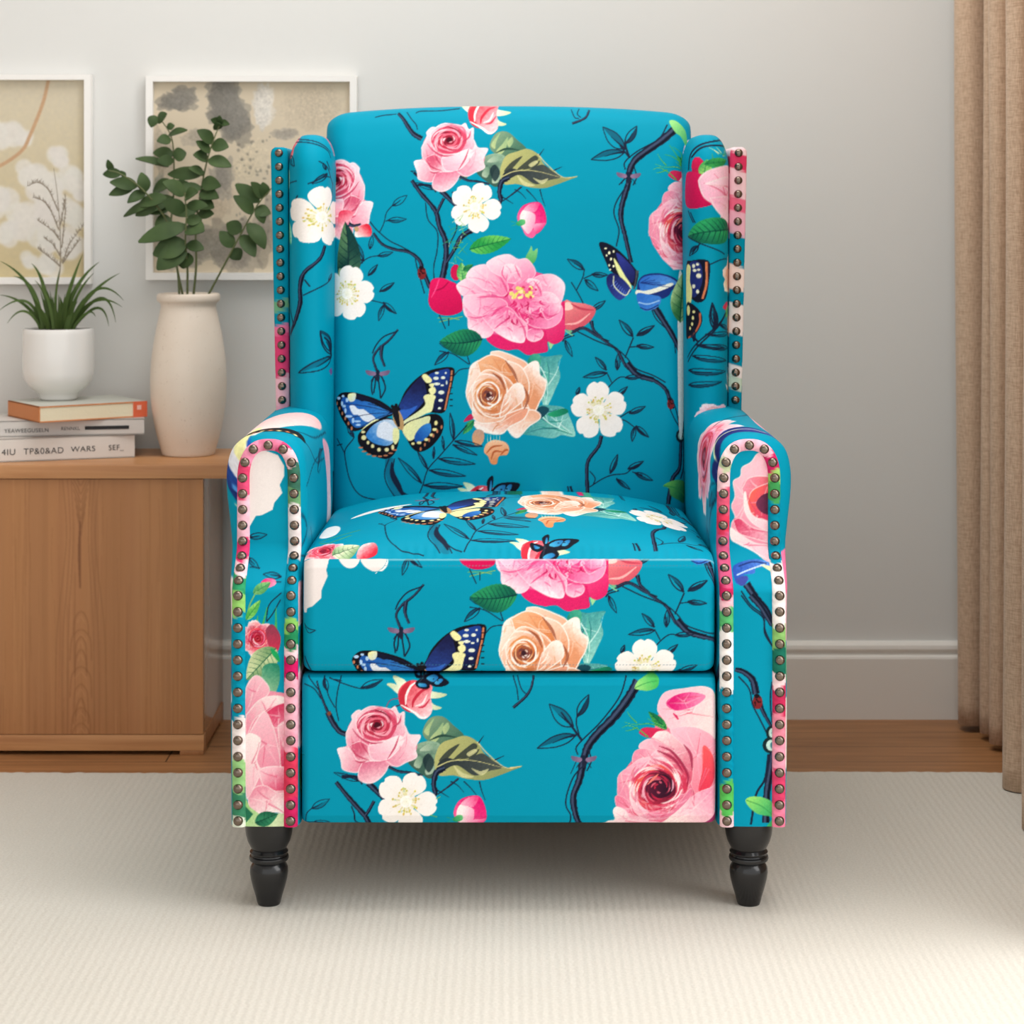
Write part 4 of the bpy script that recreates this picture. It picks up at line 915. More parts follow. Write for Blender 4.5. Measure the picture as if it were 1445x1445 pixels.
# ---- seat cushion -------------------------------------------------------------
cvS = Canvas(380, 110, 1060, 770, 3); cvS.a = cvP.a
Z_SEAM, Z_SB = .4436, .302
def build_seat():
    ex, rs = .2585, .016
    ys = np.linspace(0, 1, 90) ** 1.25
    def crown(x):
        q = np.clip(np.abs(x) / ex, 0, 1); return (1 - q ** 3.2)
    # middle profile
    yt = .004 + ys * .440
    bump = np.interp(yt, [0, .01, .03, .06, .10, .15, .20, .26, .32, .38, .45], [0, .019, .032, .041, .047, .051, .053, .052, .049, .044, .038])
    bump = np.convolve(np.pad(bump, 3, 'edge'), np.ones(7) / 7, 'valid'); bump -= bump[0]
    sid = np.interp(yt, [0, .03, .1, .45], [0, .006, .006, -.002])
    topm = np.stack([yt, Z_SEAM + bump], 1)
    tE, ts = even(topm, SP)
    frontp, fs = even(np.vstack([spline([(.012, Z_SB), (.004, Z_SB + .003), (.0005, Z_SB + .014), (-.002, .34), (-.002, .40), (.0003, Z_SEAM - .010)], 10), [(.004, Z_SEAM)]]), SP)
    bott, _ = even([(.444, .40), (.44, .31), (.30, Z_SB), (.012, Z_SB)], .02)
    prof = np.vstack([frontp, tE[1:], bott[:-1]])
    nf, nt_ = len(frontp), len(tE) - 1
    xs = np.linspace(-1, 1, int(.535 / SP))
    P = np.zeros((len(xs), len(prof), 3)); st_ = np.zeros(len(xs))
    c = np.array([.2, .37])
    for i, t in enumerate(xs):
        s = t * (ex - rs + rs * PI / 2); ab = abs(s); th = max(0, ab - (ex - rs)) / rs
        x = math.copysign(ab if th == 0 else ex - rs + rs * math.sin(th), t)
        ins = rs * (1 - math.cos(th))
        cr = crown(x)
        p = prof.copy()
        yy = p[nf:nf + nt_, 0]
        p[nf:nf + nt_, 1] = Z_SEAM + np.interp(yy, yt, bump) * cr + np.interp(yy, yt, sid) * (1 - cr)
        # puckers just behind the seam
        p[nf:nf + nt_, 1] += .0004 * np.sin(x * 420 + 2 * math.sin(x * 60)) * np.exp(-((yy - .012) / .010) ** 2)
        dirv = p - c; dirv /= np.linalg.norm(dirv, axis=1)[:, None]
        p[:, 0] += np.where(p[:, 0] < .1, ins * .9, -ins * .3) * 1.0
        p[:, 1] -= np.sign(p[:, 1] - .38) * ins * .55
        P[i, :, 0] = x; P[i, :, 1:] = p; st_[i] = s
    U = np.zeros(P.shape[:2]); V = np.zeros(P.shape[:2])
    X_ = np.broadcast_to(st_[:, None], U.shape)
    zz = prof[:, 1]
    # front face
    rowpx = YC + (HC - zz) * 1128
    U[:] = 670.2 + 1019 * X_
    V[:] = 525 + (rowpx - 887.6) / 1.05
    # top: print row by arc length, from the rows seen in the photo
    ytop = tE[1:, 0]; ztop = tE[1:, 1]
    pr = YC + (HC - ztop) * F / (ytop + D0)
    rowmap = np.interp(-pr, [-790, -768, -735, -716, -707, -697.5], [712, 693, 640, 583, 548, 500])
    k = np.argmin(pr)
    rowmap[k:] = rowmap[k] - (ts[1:][k:] - ts[1:][k]) * 950
    U[:, nf:nf + nt_] = 645.2 + 994 * X_[:, nf:nf + nt_]
    V[:, nf:nf + nt_] = rowmap[None]
    col = SP_(U, V)
    # pale selvedge at the seam and a thin stitch line below it and above the bottom edge
    hz = Z_SEAM - zz[:nf]
    w = np.exp(-((hz - .0004) / .0009) ** 2)[None, :, None] * .55
    col[:, :nf] = col[:, :nf] * (1 - w) + lin((150, 216, 226)) * w
    dash = (np.sin(X_[:, :nf] * 1500) > -.3)[..., None]
    for h0 in (.0075, .1316):
        w = np.exp(-((hz - h0) / .0006) ** 2)[None, :, None] * .55 * dash
        col[:, :nf] = col[:, :nf] * (1 - w) + lin((60, 120, 140)) * w
    # left front end shows a cream petal, the left top a red rose
    return P, col, X_, nf, rowpx, prof
P, col, X_, nf, rowpx, prof = build_seat()
cvA = Canvas(420, 785, 1015, 960, 3)                     # overlay of the seat's own left corner
M_ = np.zeros(3)
def overlay(col, U, V, cv, key=TEAL):
    c = Sampler(cv)(U, V); k = lin(key)
    m = np.clip(np.abs(c - k).sum(-1) / .08, 0, 1)[..., None]
    return col * (1 - m) + c * m
CR = (232, 222, 218)
cvA.push(1 / 4.817, 420, 680)
cvA.poly([(20, 515), (215, 515), (195, 600), (205, 640), (165, 730), (160, 790), (100, 845), (60, 850), (55, 900), (30, 915), (20, 900)], CR, smooth=False, grain=.012)
cvA.poly([(285, 515), (415, 515), (400, 570), (350, 588), (300, 560)], CR, smooth=True, grain=.012); cvA.poly([(435, 515), (595, 515), (585, 575), (525, 610), (450, 570)], CR, smooth=True, grain=.012)
cvA.stroke([(30, 985), (60, 1000), (120, 1005)], 6, INK); cvA.stroke([(30, 985), (70, 1030), (125, 1005)], 6, INK); cvA.stroke([(35, 1210), (90, 1290)], 10, INK)
cvA.pop()
Uf = XC + X_[:, :nf] * 1128; Vf = np.broadcast_to(rowpx[:nf], Uf.shape)
# blank what the repeat would print there, then lay the corner on
blank = (Uf < 546)[..., None] & (Vf < 850)[..., None]
blank &= (np.hypot(Uf - 563, (Vf - 850) * .55) > 40)[..., None]
col[:, :nf] = np.where(blank, TEAL_L, col[:, :nf])
col[:, :nf] = overlay(col[:, :nf], Uf, Vf, cvA)
# red rose and white petals on the seat's left top corner
cvB = Canvas(-.28, -.01, .30, .30, 3000)
cvB.push(.001, -.252, .0)
rose(cvB, 18, 22, 26, ((250, 226, 230), (236, 130, 150), (222, 70, 96), (190, 30, 60), (110, 20, 40)), 6, outer=6)
cvB.leaf((30, 10), (64, 26), .8, (120, 160, 110), (220, 226, 190), (60, 90, 70), 5)
cvB.poly([(62, 4), (86, 10), (82, 30), (66, 26)], (206, 40, 60), (250, 230, 226), (82, 12), (66, 28), smooth=True)
cvB.poly([(4, 120), (14, 90), (28, 96), (30, 140), (20, 180), (6, 190)], (246, 240, 236), smooth=True); cvB.poly([(40, 200), (90, 214), (120, 232), (60, 230)], (246, 240, 236), smooth=True)
for q in ([(10, 60), (24, 52), (50, 70)], [(8, 70), (30, 80), (60, 90)]): cvB.stroke(q, 3, (70, 150, 90)); 
cvB.pop()
nt2 = slice(nf, None)
Ub = P[:, nt2, 0]; Vb = np.broadcast_to(prof[nt2, 0], Ub.shape)
topm = (P[:, nt2, 2] > .43)[..., None]
blank = ((Ub < -.17) & (Vb < .13))[..., None] & topm
col[:, nt2] = np.where(blank, TEAL_L, col[:, nt2])
col[:, nt2] = np.where(topm, overlay(col[:, nt2], Ub, Vb, cvB), col[:, nt2])
seat = csheet('seat_cushion', P, col, closed_u=True, caps=(True, True))

# ---- footrest panel -----------------------------------------------------------
cvF = Canvas(420, 945, 1022, 1175, 3)
cvF.push(1 / 4.817, 420, 930)
for Q in ([(70, 120), (110, 170), (150, 220), (180, 290), (205, 370)], [(40, 165), (110, 200), (160, 270)], [(180, 120), (195, 190), (215, 260), (255, 330)], [(295, 120), (270, 230), (262, 330), (280, 420)], [(215, 130), (320, 170), (450, 200), (560, 150)], [(250, 140), (300, 150)]): cvF.stroke(Q, 7, INK)
cvF.branch([(130, 150), (150, 220), (180, 300), (215, 380)], 10, 20); cvF.branch([(205, 360), (240, 430), (285, 490), (330, 510)], 40, 34)
cvF.leaf_line((430, 195), (578, 142), .3, 6, .7); dot(cvF, 215, 370, 14, 16, (120, 70, 50))
cvF.leaf_line((180, 130), (205, 220), .4, 6, .9)
for Q in ([(50, 1115), (62, 1050), (100, 1010)], [(50, 1115), (110, 1110)]): cvF.stroke(Q, 6, INK)
cvF.leaf_line((95, 1015), (218, 950), .36, 6, .3); cvF.leaf_line((105, 1112), (216, 1110), .26, 6, .3)
cvF.branch([(262, 835), (330, 920), (400, 1000), (460, 1070), (490, 1140)], 28, 40); cvF.branch([(520, 965), (490, 1020), (460, 1065)], 20, 22)
cvF.stroke([(365, 1000), (385, 1050), (390, 1100), (420, 1125)], 9, INK); cvF.stroke([(610, 1090), (615, 1140)], 9, INK)
cvF.leaf_line((420, 830), (245, 770), .2, 6, .3); cvF.stroke([(300, 800), (400, 800), (440, 850)], 26, INK, 10)
cvF.branch([(480, 840), (540, 900), (600, 960)], 44, 30); cvF.stroke([(560, 860), (640, 880), (760, 800)], 8, INK)
cvF.stroke([(600, 330), (630, 280), (690, 265)], 8, (120, 90, 120)); cvF.stroke([(640, 330), (700, 310)], 10, (60, 60, 90))
olive_leaves(cvF); tea_rose(cvF); red_bud(cvF)
small_butterfly(cvF, 850, 130, 1.15, .5)
white_flower(cvF, 738, 968, 208, -1.15, 1); fuchsia(cvF)
cvF.stroke([(940, 950), (970, 935)], 6, (110, 170, 90)); cvF.stroke([(900, 1060), (950, 1075)], 6, (110, 170, 90))
cvF.pop()
cvF.push(1 / 4.817, 720, 930)
for Q in ([(20, 120), (45, 200), (55, 280)], [(50, 120), (75, 200), (110, 240)]): cvF.stroke(Q, 7, INK)
cvF.branch([(160, 120), (140, 200), (100, 260), (20, 330)], 14, 20)
cvF.branch([(870, 150), (800, 270), (700, 400), (600, 500), (530, 590), (500, 680), (470, 820), (430, 930), (440, 1040), (470, 1130)], 66, 40)
cvF.stroke([(790, 120), (740, 260), (620, 420), (500, 540), (448, 600), (460, 650)], 9, INK); cvF.stroke([(500, 720), (430, 800), (385, 920), (380, 1000), (410, 1060), (405, 1130)], 9, INK)
cvF.stroke([(530, 610), (550, 690), (520, 760)], 9, INK); cvF.stroke([(450, 690), (410, 780)], 5, INK)
insect(cvF, 500, 680, 1.2)
cvF.leaf_line((430, 460), (265, 305), .42, 9, .35, -.04); cvF.leaf_line((455, 390), (535, 240), .36, 9, .8); cvF.leaf_line((450, 515), (182, 605), .28, 9, .45)
cvF.stroke([(345, 360), (420, 460), (490, 555)], 10, INK, 18); cvF.stroke([(455, 380), (450, 440), (470, 520)], 9, INK)
cvF.poly([(845, 195), (880, 140), (960, 110), (1010, 130), (1000, 190), (940, 215), (880, 210)], (150, 216, 120), (70, 180, 90), (860, 190), (990, 150), smooth=True); cvF.stroke([(850, 195), (920, 165), (1000, 150)], 5, (60, 150, 80))
cvF.stroke([(0, 740), (80, 725)], 12, (214, 196, 140), 2)
cvF.poly([(1385, 250), (1430, 200), (1430, 600), (1400, 560), (1410, 420)], (110, 190, 140), (190, 224, 170), (1390, 250), (1430, 500))
cvF.pop()
cvF.push(1 / 8.03, 840, 1000); big_rose(cvF); cvF.pop()
def build_foot():
    ex, rs, z0, z1 = .2595, .010, .1115, .2985
    pr, s = even([(.012, z0), (.003, z0 + .003), (0, z0 + .012), (-.001, .2), (0, z1 - .012), (.003, z1 - .003), (.012, z1)], SP)
    bk = np.array([(.05, z1), (.05, z0)])
    prof = np.vstack([pr, bk])
    xs = np.linspace(-1, 1, int(.53 / SP)); P = np.zeros((len(xs), len(prof), 3)); U = np.zeros(P.shape[:2])
    for i, t in enumerate(xs):
        sx = t * (ex - rs + rs * PI / 2); th = max(0, abs(sx) - (ex - rs)) / rs
        x = math.copysign(abs(sx) if th == 0 else ex - rs + rs * math.sin(th), t); ins = rs * (1 - math.cos(th))
        P[i, :, 0] = x; P[i, :, 1] = prof[:, 0] + np.where(prof[:, 0] < .04, ins, 0); P[i, :, 2] = prof[:, 1] - np.sign(prof[:, 1] - .2) * ins * .4
        U[i] = XC + sx * 1128
    V = np.broadcast_to(YC + (HC - prof[:, 1]) * 1128, U.shape)
    return P, U, V
P, U, V = build_foot()
foot = csheet('footrest', P, Sampler(cvF)(U, V), closed_u=True, caps=(True, True))

# ---- arms ---------------------------------------------------------------------
def yface(z):        # the lower post stands in front of the scrolled upper arm
    t = np.clip((z - .402) / .056, 0, 1); t = t * t * (3 - 2 * t)
    return .048 * t
# panel outline for the LEFT arm, (x, z); the right arm mirrors it
def panel_outline(z0=.1105):
    xo, xi, zt = -.3450, -.2668, .5885
    cx, hw, hz = (xo + xi) / 2, (xi - xo) / 2, .050
    L = [(xo, z0), (xo - .0005, .30), (xo, zt - hz)]
    arch = [(cx - hw * abs(math.cos(a)) ** .8 * (1 if math.cos(a) > 0 else -1), zt - hz + hz * math.sin(a) ** .9) for a in np.linspace(0, PI, 41)]
    R = [(xi, zt - hz), (xi + .002, .42), (xi + .0015, z0)]
    return np.array(L[:-1] + arch + R[1:])
OUT = panel_outline()
cvL = Canvas(318, 600, 432, 1175, 3); cvR = Canvas(1004, 600, 1118, 1175, 3)
# left arm front
cvL.push(1 / 4.0167, 310, 560)
cvL.poly([(150, 310), (250, 300), (330, 330), (365, 390), (365, 450), (340, 500), (355, 545), (310, 600), (300, 640), (240, 670), (205, 675), (170, 735), (140, 740)], (232, 222, 218), (238, 229, 224), (150, 310), (320, 600), grain=.012)
for b, t in (((165, 795), (270, 780)), ((160, 910), (225, 975)), ((350, 1020), (245, 1005))): cvL.leaf_line(b, t, .35, 6, .2)
cvL.stroke([(170, 965), (230, 970)], 5, INK); cvL.stroke([(260, 1050), (350, 1050)], 5, INK)
cvL.poly([(230, 1060), (260, 1030), (310, 1035), (315, 1065), (260, 1085)], (222, 40, 110), (246, 140, 170), (240, 1040), (310, 1070), smooth=True); cvL.leaf((190, 1115), (290, 1050), .5, (120, 180, 110), (80, 150, 90), (40, 110, 70), 4)
cvL.stroke([(210, 1100), (170, 1180), (150, 1260)], 8, (120, 180, 110)); cvL.leaf((150, 1265), (232, 1150), .35, (150, 216, 110), (90, 180, 80), (50, 140, 70), 5)
for Q in ([(350, 1110), (280, 1180), (265, 1270)], [(345, 1150), (300, 1230), (265, 1275)]): cvL.stroke(Q, 6, INK)
for Q in ([(210, 1300), (215, 1240)], [(240, 1310), (270, 1190)], [(320, 1320), (318, 1190)]): cvL.stroke(Q, 14, (70, 170, 90), 4)
rose(cvL, 215, 1370, 105, ((250, 226, 226), (238, 150, 160), (226, 90, 110), (196, 36, 60), (140, 20, 40)), 12, outer=7, squash=1.1)
cvL.poly([(260, 1330), (300, 1290), (345, 1360), (330, 1440), (290, 1440)], (140, 60, 80), (200, 50, 80), (300, 1300), (320, 1430), smooth=True)
cvL.pop()
cvL.push(1 / 4.0167, 310, 840)
cvL.leaf((320, 300), (150, 480), .6, (110, 150, 100), (200, 210, 160), (60, 110, 80), 7)
cvL.poly([(250, 400), (330, 390), (340, 480), (310, 560), (270, 540), (240, 480)], (40, 130, 100), (130, 180, 140), (330, 400), (260, 520), smooth=True); cvL.poly([(290, 300), (330, 330), (340, 380), (300, 340)], (30, 160, 90), smooth=True)
rng_ = np.random.RandomState(4)
W_, LP_, MP_, RD_ = (248, 232, 228), (244, 190, 200), (234, 146, 166), (212, 64, 100)
def pet_(cv, pts, a, b, p0, p1, st=6):
    cv.poly(pts, a, b, p0, p1, smooth=True, grain=.04); c = np.mean(pts, 0)
    for k in range(st):
        q = np.asarray(pts[rng_.randint(len(pts))], float)
        cv.stroke([c + rng_.uniform(-12, 12, 2), c * .5 + q * .5, c * .15 + q * .85], 10, [W_, LP_, MP_, RD_][rng_.randint(4)], 3, alpha=.4)
    cv.stroke(list(pts) + [pts[0]], 6, W_, alpha=.6)
cvL.poly([(150, 520), (400, 560), (400, 1240), (200, 1220), (150, 1100)], MP_)
pet_(cvL, [(150, 520), (200, 455), (250, 480), (280, 550), (180, 640), (140, 680)], LP_, MP_, (200, 460), (160, 640))
pet_(cvL, [(150, 680), (230, 590), (330, 570), (400, 600), (400, 640), (300, 640), (200, 700), (150, 800)], W_, MP_, (330, 570), (180, 760), 8)
pet_(cvL, [(250, 670), (330, 620), (400, 620), (400, 730), (330, 750), (300, 740)], RD_, MP_, (330, 640), (390, 740))
pet_(cvL, [(170, 780), (250, 660), (300, 740), (330, 860), (340, 980), (240, 990), (190, 900)], LP_, MP_, (250, 670), (280, 980), 9)
pet_(cvL, [(330, 740), (400, 730), (400, 980), (350, 980), (340, 860)], LP_, RD_, (340, 750), (390, 960), 7)
pet_(cvL, [(140, 810), (230, 810), (210, 930), (230, 1000), (190, 1100), (150, 1140)], W_, LP_, (230, 810), (150, 1100), 5)
pet_(cvL, [(220, 990), (300, 970), (400, 990), (400, 1090), (320, 1110), (250, 1080)], LP_, RD_, (300, 980), (380, 1100), 7)
pet_(cvL, [(160, 1150), (200, 1090), (260, 1080), (330, 1120), (400, 1130), (400, 1260), (330, 1230), (250, 1240), (180, 1240)], MP_, W_, (230, 1090), (300, 1230), 9)
cvL.poly([(140, 1130), (170, 1200), (240, 1250), (320, 1235), (400, 1240), (400, 1320), (140, 1320)], (150, 200, 120), (210, 226, 180), (150, 1150), (330, 1300))
cvL.leaf((200, 1290), (330, 1240), .6, (30, 96, 70), (50, 130, 90), (14, 60, 50), 5); cvL.poly([(140, 1190), (190, 1240), (150, 1290)], (40, 110, 80))
cvL.pop()
# right arm front
cvR.push(1 / 4.0167, 950, 560)
cvR.push(.185, 250, 372, .245); cvR.pop()
pet_(cvR, [(530, 330), (480, 320), (440, 370), (390, 400), (380, 450), (340, 480), (350, 560), (330, 620), (350, 680), (330, 720), (330, 800), (380, 840), (450, 870), (560, 930), (580, 700), (570, 400)], LP_, MP_, (400, 420), (540, 700), 12)
pet_(cvR, [(390, 520), (430, 460), (520, 450), (560, 470), (560, 560), (450, 560), (420, 640)], MP_, (222, 90, 100), (400, 480), (540, 540), 8)
pet_(cvR, [(420, 600), (450, 530), (540, 490), (580, 500), (580, 700), (500, 690), (450, 680)], (236, 100, 90), RD_, (440, 560), (560, 620), 8)
cvR.poly([(470, 610), (500, 560), (560, 540), (580, 560), (580, 660), (510, 660)], (120, 50, 80), (60, 30, 50), (470, 600), (570, 600), smooth=True)
pet_(cvR, [(400, 560), (410, 540), (430, 640), (480, 690), (580, 720), (580, 770), (470, 730), (410, 660)], W_, LP_, (400, 560), (560, 750), 5)
pet_(cvR, [(340, 700), (380, 690), (450, 740), (560, 770), (580, 830), (450, 800), (370, 770)], RD_, LP_, (360, 700), (560, 810), 8)
pet_(cvR, [(325, 740), (380, 780), (470, 830), (580, 850), (580, 940), (480, 890), (390, 840), (330, 810)], W_, LP_, (330, 760), (520, 850), 6)
cvR.poly([(340, 960), (400, 930), (480, 920), (545, 940), (550, 960), (470, 970), (460, 1000), (400, 1010), (430, 1030), (400, 1060), (360, 1060), (340, 1010)], (40, 80, 170), (90, 140, 220), (350, 960), (540, 950), smooth=True)
cvR.stroke([(360, 1010), (430, 980), (530, 945)], 8, (190, 214, 240)); cvR.stroke([(370, 960), (450, 935), (530, 945)], 7, (24, 40, 100)); cvR.poly([(490, 950), (560, 960), (570, 1000)], (240, 240, 180)); cvR.poly([(360, 1030), (420, 1015), (410, 1060), (380, 1070)], (60, 70, 150), smooth=True)
cvR.branch([(415, 1060), (470, 1140), (530, 1210), (570, 1300)], 44, 28)
cvR.stroke([(385, 1100), (440, 1180), (510, 1240), (520, 1320), (570, 1430)], 8, INK)
cvR.pop()
cvR.push(1 / 4.0167, 950, 840)
cvR.branch([(440, 0), (500, 70), (560, 170)], 40, 26); cvR.stroke([(385, 0), (440, 70), (510, 130), (520, 220), (570, 300)], 8, INK)
cvR.branch([(350, 420), (400, 435), (450, 480), (470, 560)], 26, 44); cvR.branch([(480, 580), (510, 660), (560, 750)], 30, 16)
ladybug(cvR, 478, 605, 34)
cvR.stroke([(370, 460), (430, 530), (450, 620), (490, 700), (530, 780)], 8, INK); cvR.stroke([(560, 490), (550, 590), (560, 720)], 7, INK)
for q in ((548, 850, 42, 46), (552, 780, 26, 40)):
    dot(cvR, *q, (20, 40, 44), 14); dot(cvR, q[0] + 8, q[1], q[2] * .7, q[3] * .7, (190, 224, 214), 12); dot(cvR, q[0] + 14, q[1], q[2] * .3, q[3] * .4, (60, 130, 140))
cvR.branch([(565, 890), (550, 1000), (530, 1130), (525, 1290)], 36, 44); cvR.stroke([(540, 900), (520, 1040), (470, 1130), (440, 1300)], 12, INK)
cvR.poly([(410, 1160), (450, 1140), (520, 1150), (570, 1190), (570, 1310), (530, 1310), (560, 1260), (480, 1240), (430, 1200)], (150, 220, 110), (60, 170, 100), (430, 1150), (540, 1250), smooth=True); cvR.stroke([(415, 1162), (500, 1195), (570, 1250)], 5, (60, 150, 80))
cvR.pop()

def seg_colour(t, segs):
    """colour of a welt at running length t from (start, rgb) stops, hard edged"""
    out = np.zeros(t.shape + (3,))
    for s, c in segs:
        m = t >= s
        out[m] = lin(c)
    return out

def mirror(P, side):
    Q = P.copy()
    if side > 0: Q[..., 0] *= -1
    return Q

ROLL = [(-.349, .1105), (-.350, .24), (-.3495, .36), (-.3515, .42), (-.357, .475), (-.362, .52), (-.3620, .550), (-.356, .573), (-.343, .587), (-.326, .594), (-.306, .5965), (-.286, .594), (-.271, .586), (-.2625, .572), (-.2590, .552), (-.2575, .52), (-.2575, .46), (-.2600, .42), (-.2615, .36), (-.2615, .1105)]
def build_arm(side):
    nm = 'arm'
    # body: loop in x-z swept in depth, its front edge rolling over from the panel
    lp, s = even(spline(ROLL, 10), SP * 1.5)
    # the panel outline resampled to the same count and phase
    op, _ = even(OUT, .0006); 
    dd = np.concatenate([[0], np.cumsum(np.linalg.norm(np.diff(op, axis=0), axis=1))])
    # match by direction from a moving spine point so rows correspond
    def param(pts):
        L = np.concatenate([[0], np.cumsum(np.linalg.norm(np.diff(pts, axis=0), axis=1))])
        # landmarks: z=.40 on outer side, top, z=.40 on inner side
        top = np.argmax(pts[:, 1]); a = np.argmin(np.abs(pts[:top, 1] - .41)); b = top + np.argmin(np.abs(pts[top:, 1] - .41))
        return np.interp(L, [0, L[a], L[top], L[b], L[-1]], [0, 1, 2, 3, 4])
    tl, to = param(lp), param(op)
    ip = np.stack([np.interp(tl, to, op[:, k]) for k in (0, 1)], 1)
    rows = []
    fr = [(0., 0.), (.10, .0015), (.35, .004), (.7, .009), (.93, .016), (1., .026)]
    fr = spline(np.array(fr), 4)
    for w, dy in fr:
        w = min(max(w, 0), 1)
        xz = ip * (1 - w) + lp * w
        rows.append(np.stack([xz[:, 0], yface(ip[:, 1]) * (1 - .0 * w) + dy, xz[:, 1]], 1))
    last = rows[-1]
    for k in np.linspace(0, 1, 170)[1:]:
        y = last[:, 1] + (.64 - last[:, 1]) * k
        rows.append(np.stack([lp[:, 0], y, lp[:, 1]], 1))
    P = np.array(rows)
    Pm = mirror(P, side)
    # printed cloth, wraps round the roll: u = length round the loop, v = depth
    Uu = np.broadcast_to(s, P.shape[:2]); Vv = P[..., 1]
    cv = Canvas(0, -.02, s[-1] + .01, .66, 900)
    topi = s[np.argmax(lp[:, 1])]
    ins = np.interp(.46, lp[::-1, 1][:60], s[::-1][:60]) if False else None
    cv.push(1, 0, 0)
    def at(z, inner=True):       # running length where the loop passes height z
        t = np.argmax(lp[:, 1])
        return float(np.interp(z, lp[t:, 1][::-1], s[t:][::-1]) if inner else np.interp(z, lp[:t + 1, 1], s[:t + 1]))
    if side < 0:
        pass
        cv.poly([(topi - .02, .06), (topi + .05, .30), (topi + .02, .34), (topi - .05, .24)], (246, 232, 226), (238, 190, 190), (topi, .06), (topi, .34), smooth=True)
        for q in ([(topi + .02, .10), (topi + .05, .2), (topi + .06, .36)], [(topi + .03, .08), (topi + .08, .18), (topi + .09, .3)], [(at(.53), .06), (at(.545), .15), (at(.55), .3)], [(at(.5), .05), (at(.47), .06), (at(.44), .03)], [(at(.45), .03), (at(.43), .06), (at(.40), .05)], [(at(.47), .10), (at(.42), .16)]): cv.stroke(q, .0016, INK)
        oz = lambda z: at(z, 0)
        cv.poly([(oz(.500), .015), (oz(.530), .012), (oz(.570), .015), (oz(.592), .03), (oz(.590), .09), (oz(.560), .08), (oz(.520), .05)], (24, 30, 80), (40, 90, 180), (oz(.50), .02), (oz(.58), .06), smooth=True)
        cv.poly([(oz(.545), .018), (oz(.575), .02), (oz(.590), .05), (oz(.585), .10), (oz(.566), .075), (oz(.55), .045)], (232, 232, 240), smooth=True)
        cv.poly([(oz(.575), .05), (oz(.592), .06), (topi - .02, .13), (topi - .03, .16), (oz(.588), .11)], (240, 236, 170), smooth=True)
        for z_, y_ in ((.520, .022), (.530, .034), (.540, .024), (.536, .048)): dot(cv, oz(z_), y_, .0045, .006, (80, 150, 220))
        cv.stroke([(oz(.497), .018), (oz(.503), .035), (oz(.515), .05)], .003, (236, 230, 200))
        cv.poly([(topi - .045, .085), (topi + .005, .075), (topi + .045, .10), (topi + .035, .125), (topi - .01, .115), (topi - .05, .11)], (30, 26, 30), smooth=True)
        for k_ in range(7): dot(cv, topi - .036 + k_ * .011, .088 + .003 * abs(3 - k_) * 0 + (.004 if k_ > 4 else 0), .0035, .006, [(236, 220, 150), (214, 130, 84)][k_ % 2])
        cv.leaf_line((at(.53), .2), (at(.55), .28), .3, .0015, .5)
        cv.poly([(at(.56), .3), (at(.54), .38), (at(.48), .40), (at(.42), .42), (at(.42), .36), (at(.50), .34)], (236, 160, 180), (246, 230, 230), (at(.56), .3), (at(.42), .4), smooth=True)
        # low outer side
        cv.poly([(at(.36, 0), .0), (at(.42, 0), .0), (at(.42, 0), .05), (at(.36, 0), .05)], (240, 226, 226)); 
        for z, c in ((.30, (60, 90, 170)), (.27, (200, 214, 236)), (.25, (40, 60, 140))): dot(cv, at(z, 0), .03, .012, .03, c)
        rose(cv, at(.26), .03, .06, PINK, 31, squash=.7); cv.leaf((at(.3), .02), (at(.36), .02), .5, (90, 150, 100), (60, 120, 80)); cv.leaf((at(.2), .02), (at(.13), .03), .5, (90, 150, 100), (60, 120, 80))
        cv.poly([(at(.42), -.02), (at(.36), -.02), (at(.36), .04), (at(.41), .05)], (240, 170, 180), (248, 214, 214), (at(.42), 0), (at(.36), 0))
    else:
        rose(cv, at(.555), .16, .075, HOT, 33, squash=1.6, outer=7)
        cv.poly([(at(.555), .045), (at(.572), .06), (at(.586), .10), (topi + .005, .13), (topi - .03, .115), (topi - .045, .085), (topi - .02, .072), (topi + .015, .07), (at(.575), .05)], (26, 30, 84), (52, 62, 150), (at(.57), .05), (topi - .02, .12), smooth=True)
        cv.stroke([(at(.565), .052), (at(.584), .085), (topi, .105), (topi - .03, .10)], .004, (226, 232, 180)); cv.poly([(at(.535), .03), (at(.56), .032), (at(.567), .055), (at(.545), .06)], (30, 40, 100), smooth=True); cv.stroke([(at(.54), .035), (at(.556), .05)], .0025, (200, 214, 190)); cv.stroke([(topi + .02, .115), (topi - .03, .135), (topi - .06, .12)], .004, (30, 40, 60))
        for q in ([(topi + .03, .2), (topi - .02, .3), (topi - .05, .45)], [(topi - .04, .2), (topi - .07, .3)], [(at(.52), .05), (at(.47), .07), (at(.44), .06)], [(at(.50), .09), (at(.45), .10), (at(.38), .07)], [(at(.34), .02), (at(.28), .06)], [(at(.32), .0), (at(.26), .03)], [(at(.47), .11), (at(.40), .13)]): cv.stroke(q, .0018, INK)
        cv.leaf_line((at(.50), .07), (at(.54), .05), .4, .0016, .3); cv.leaf_line((at(.44), .07), (at(.47), .1), .4, .0016, .3)
        cv.branch([(at(.31), .0), (at(.27), .03), (at(.24), .01)], .012, .008)
        for z0, z1, c in ((.45, .40, (238, 120, 160)), (.40, .34, (246, 190, 204)), (.335, .29, (90, 170, 130)), (.27, .18, (246, 236, 232))): cv.poly([(at(z0, 0), -.02), (at(z1, 0), -.02), (at(z1, 0), .1), (at(z0, 0), .12)], c)
        cv.poly([(at(.56, 0), .12), (at(.59, 0), .2), (topi - .05, .5), (at(.57, 0), .4)], (240, 150, 180), (246, 214, 214), (at(.56, 0), .1), (topi - .05, .5), smooth=True)
    col = Sampler(cv)(Uu, Vv)
    out = (np.arange(P.shape[1]) < np.argmax(lp[:, 1]) * .80)[None, :] & (P[..., 1] > .125)
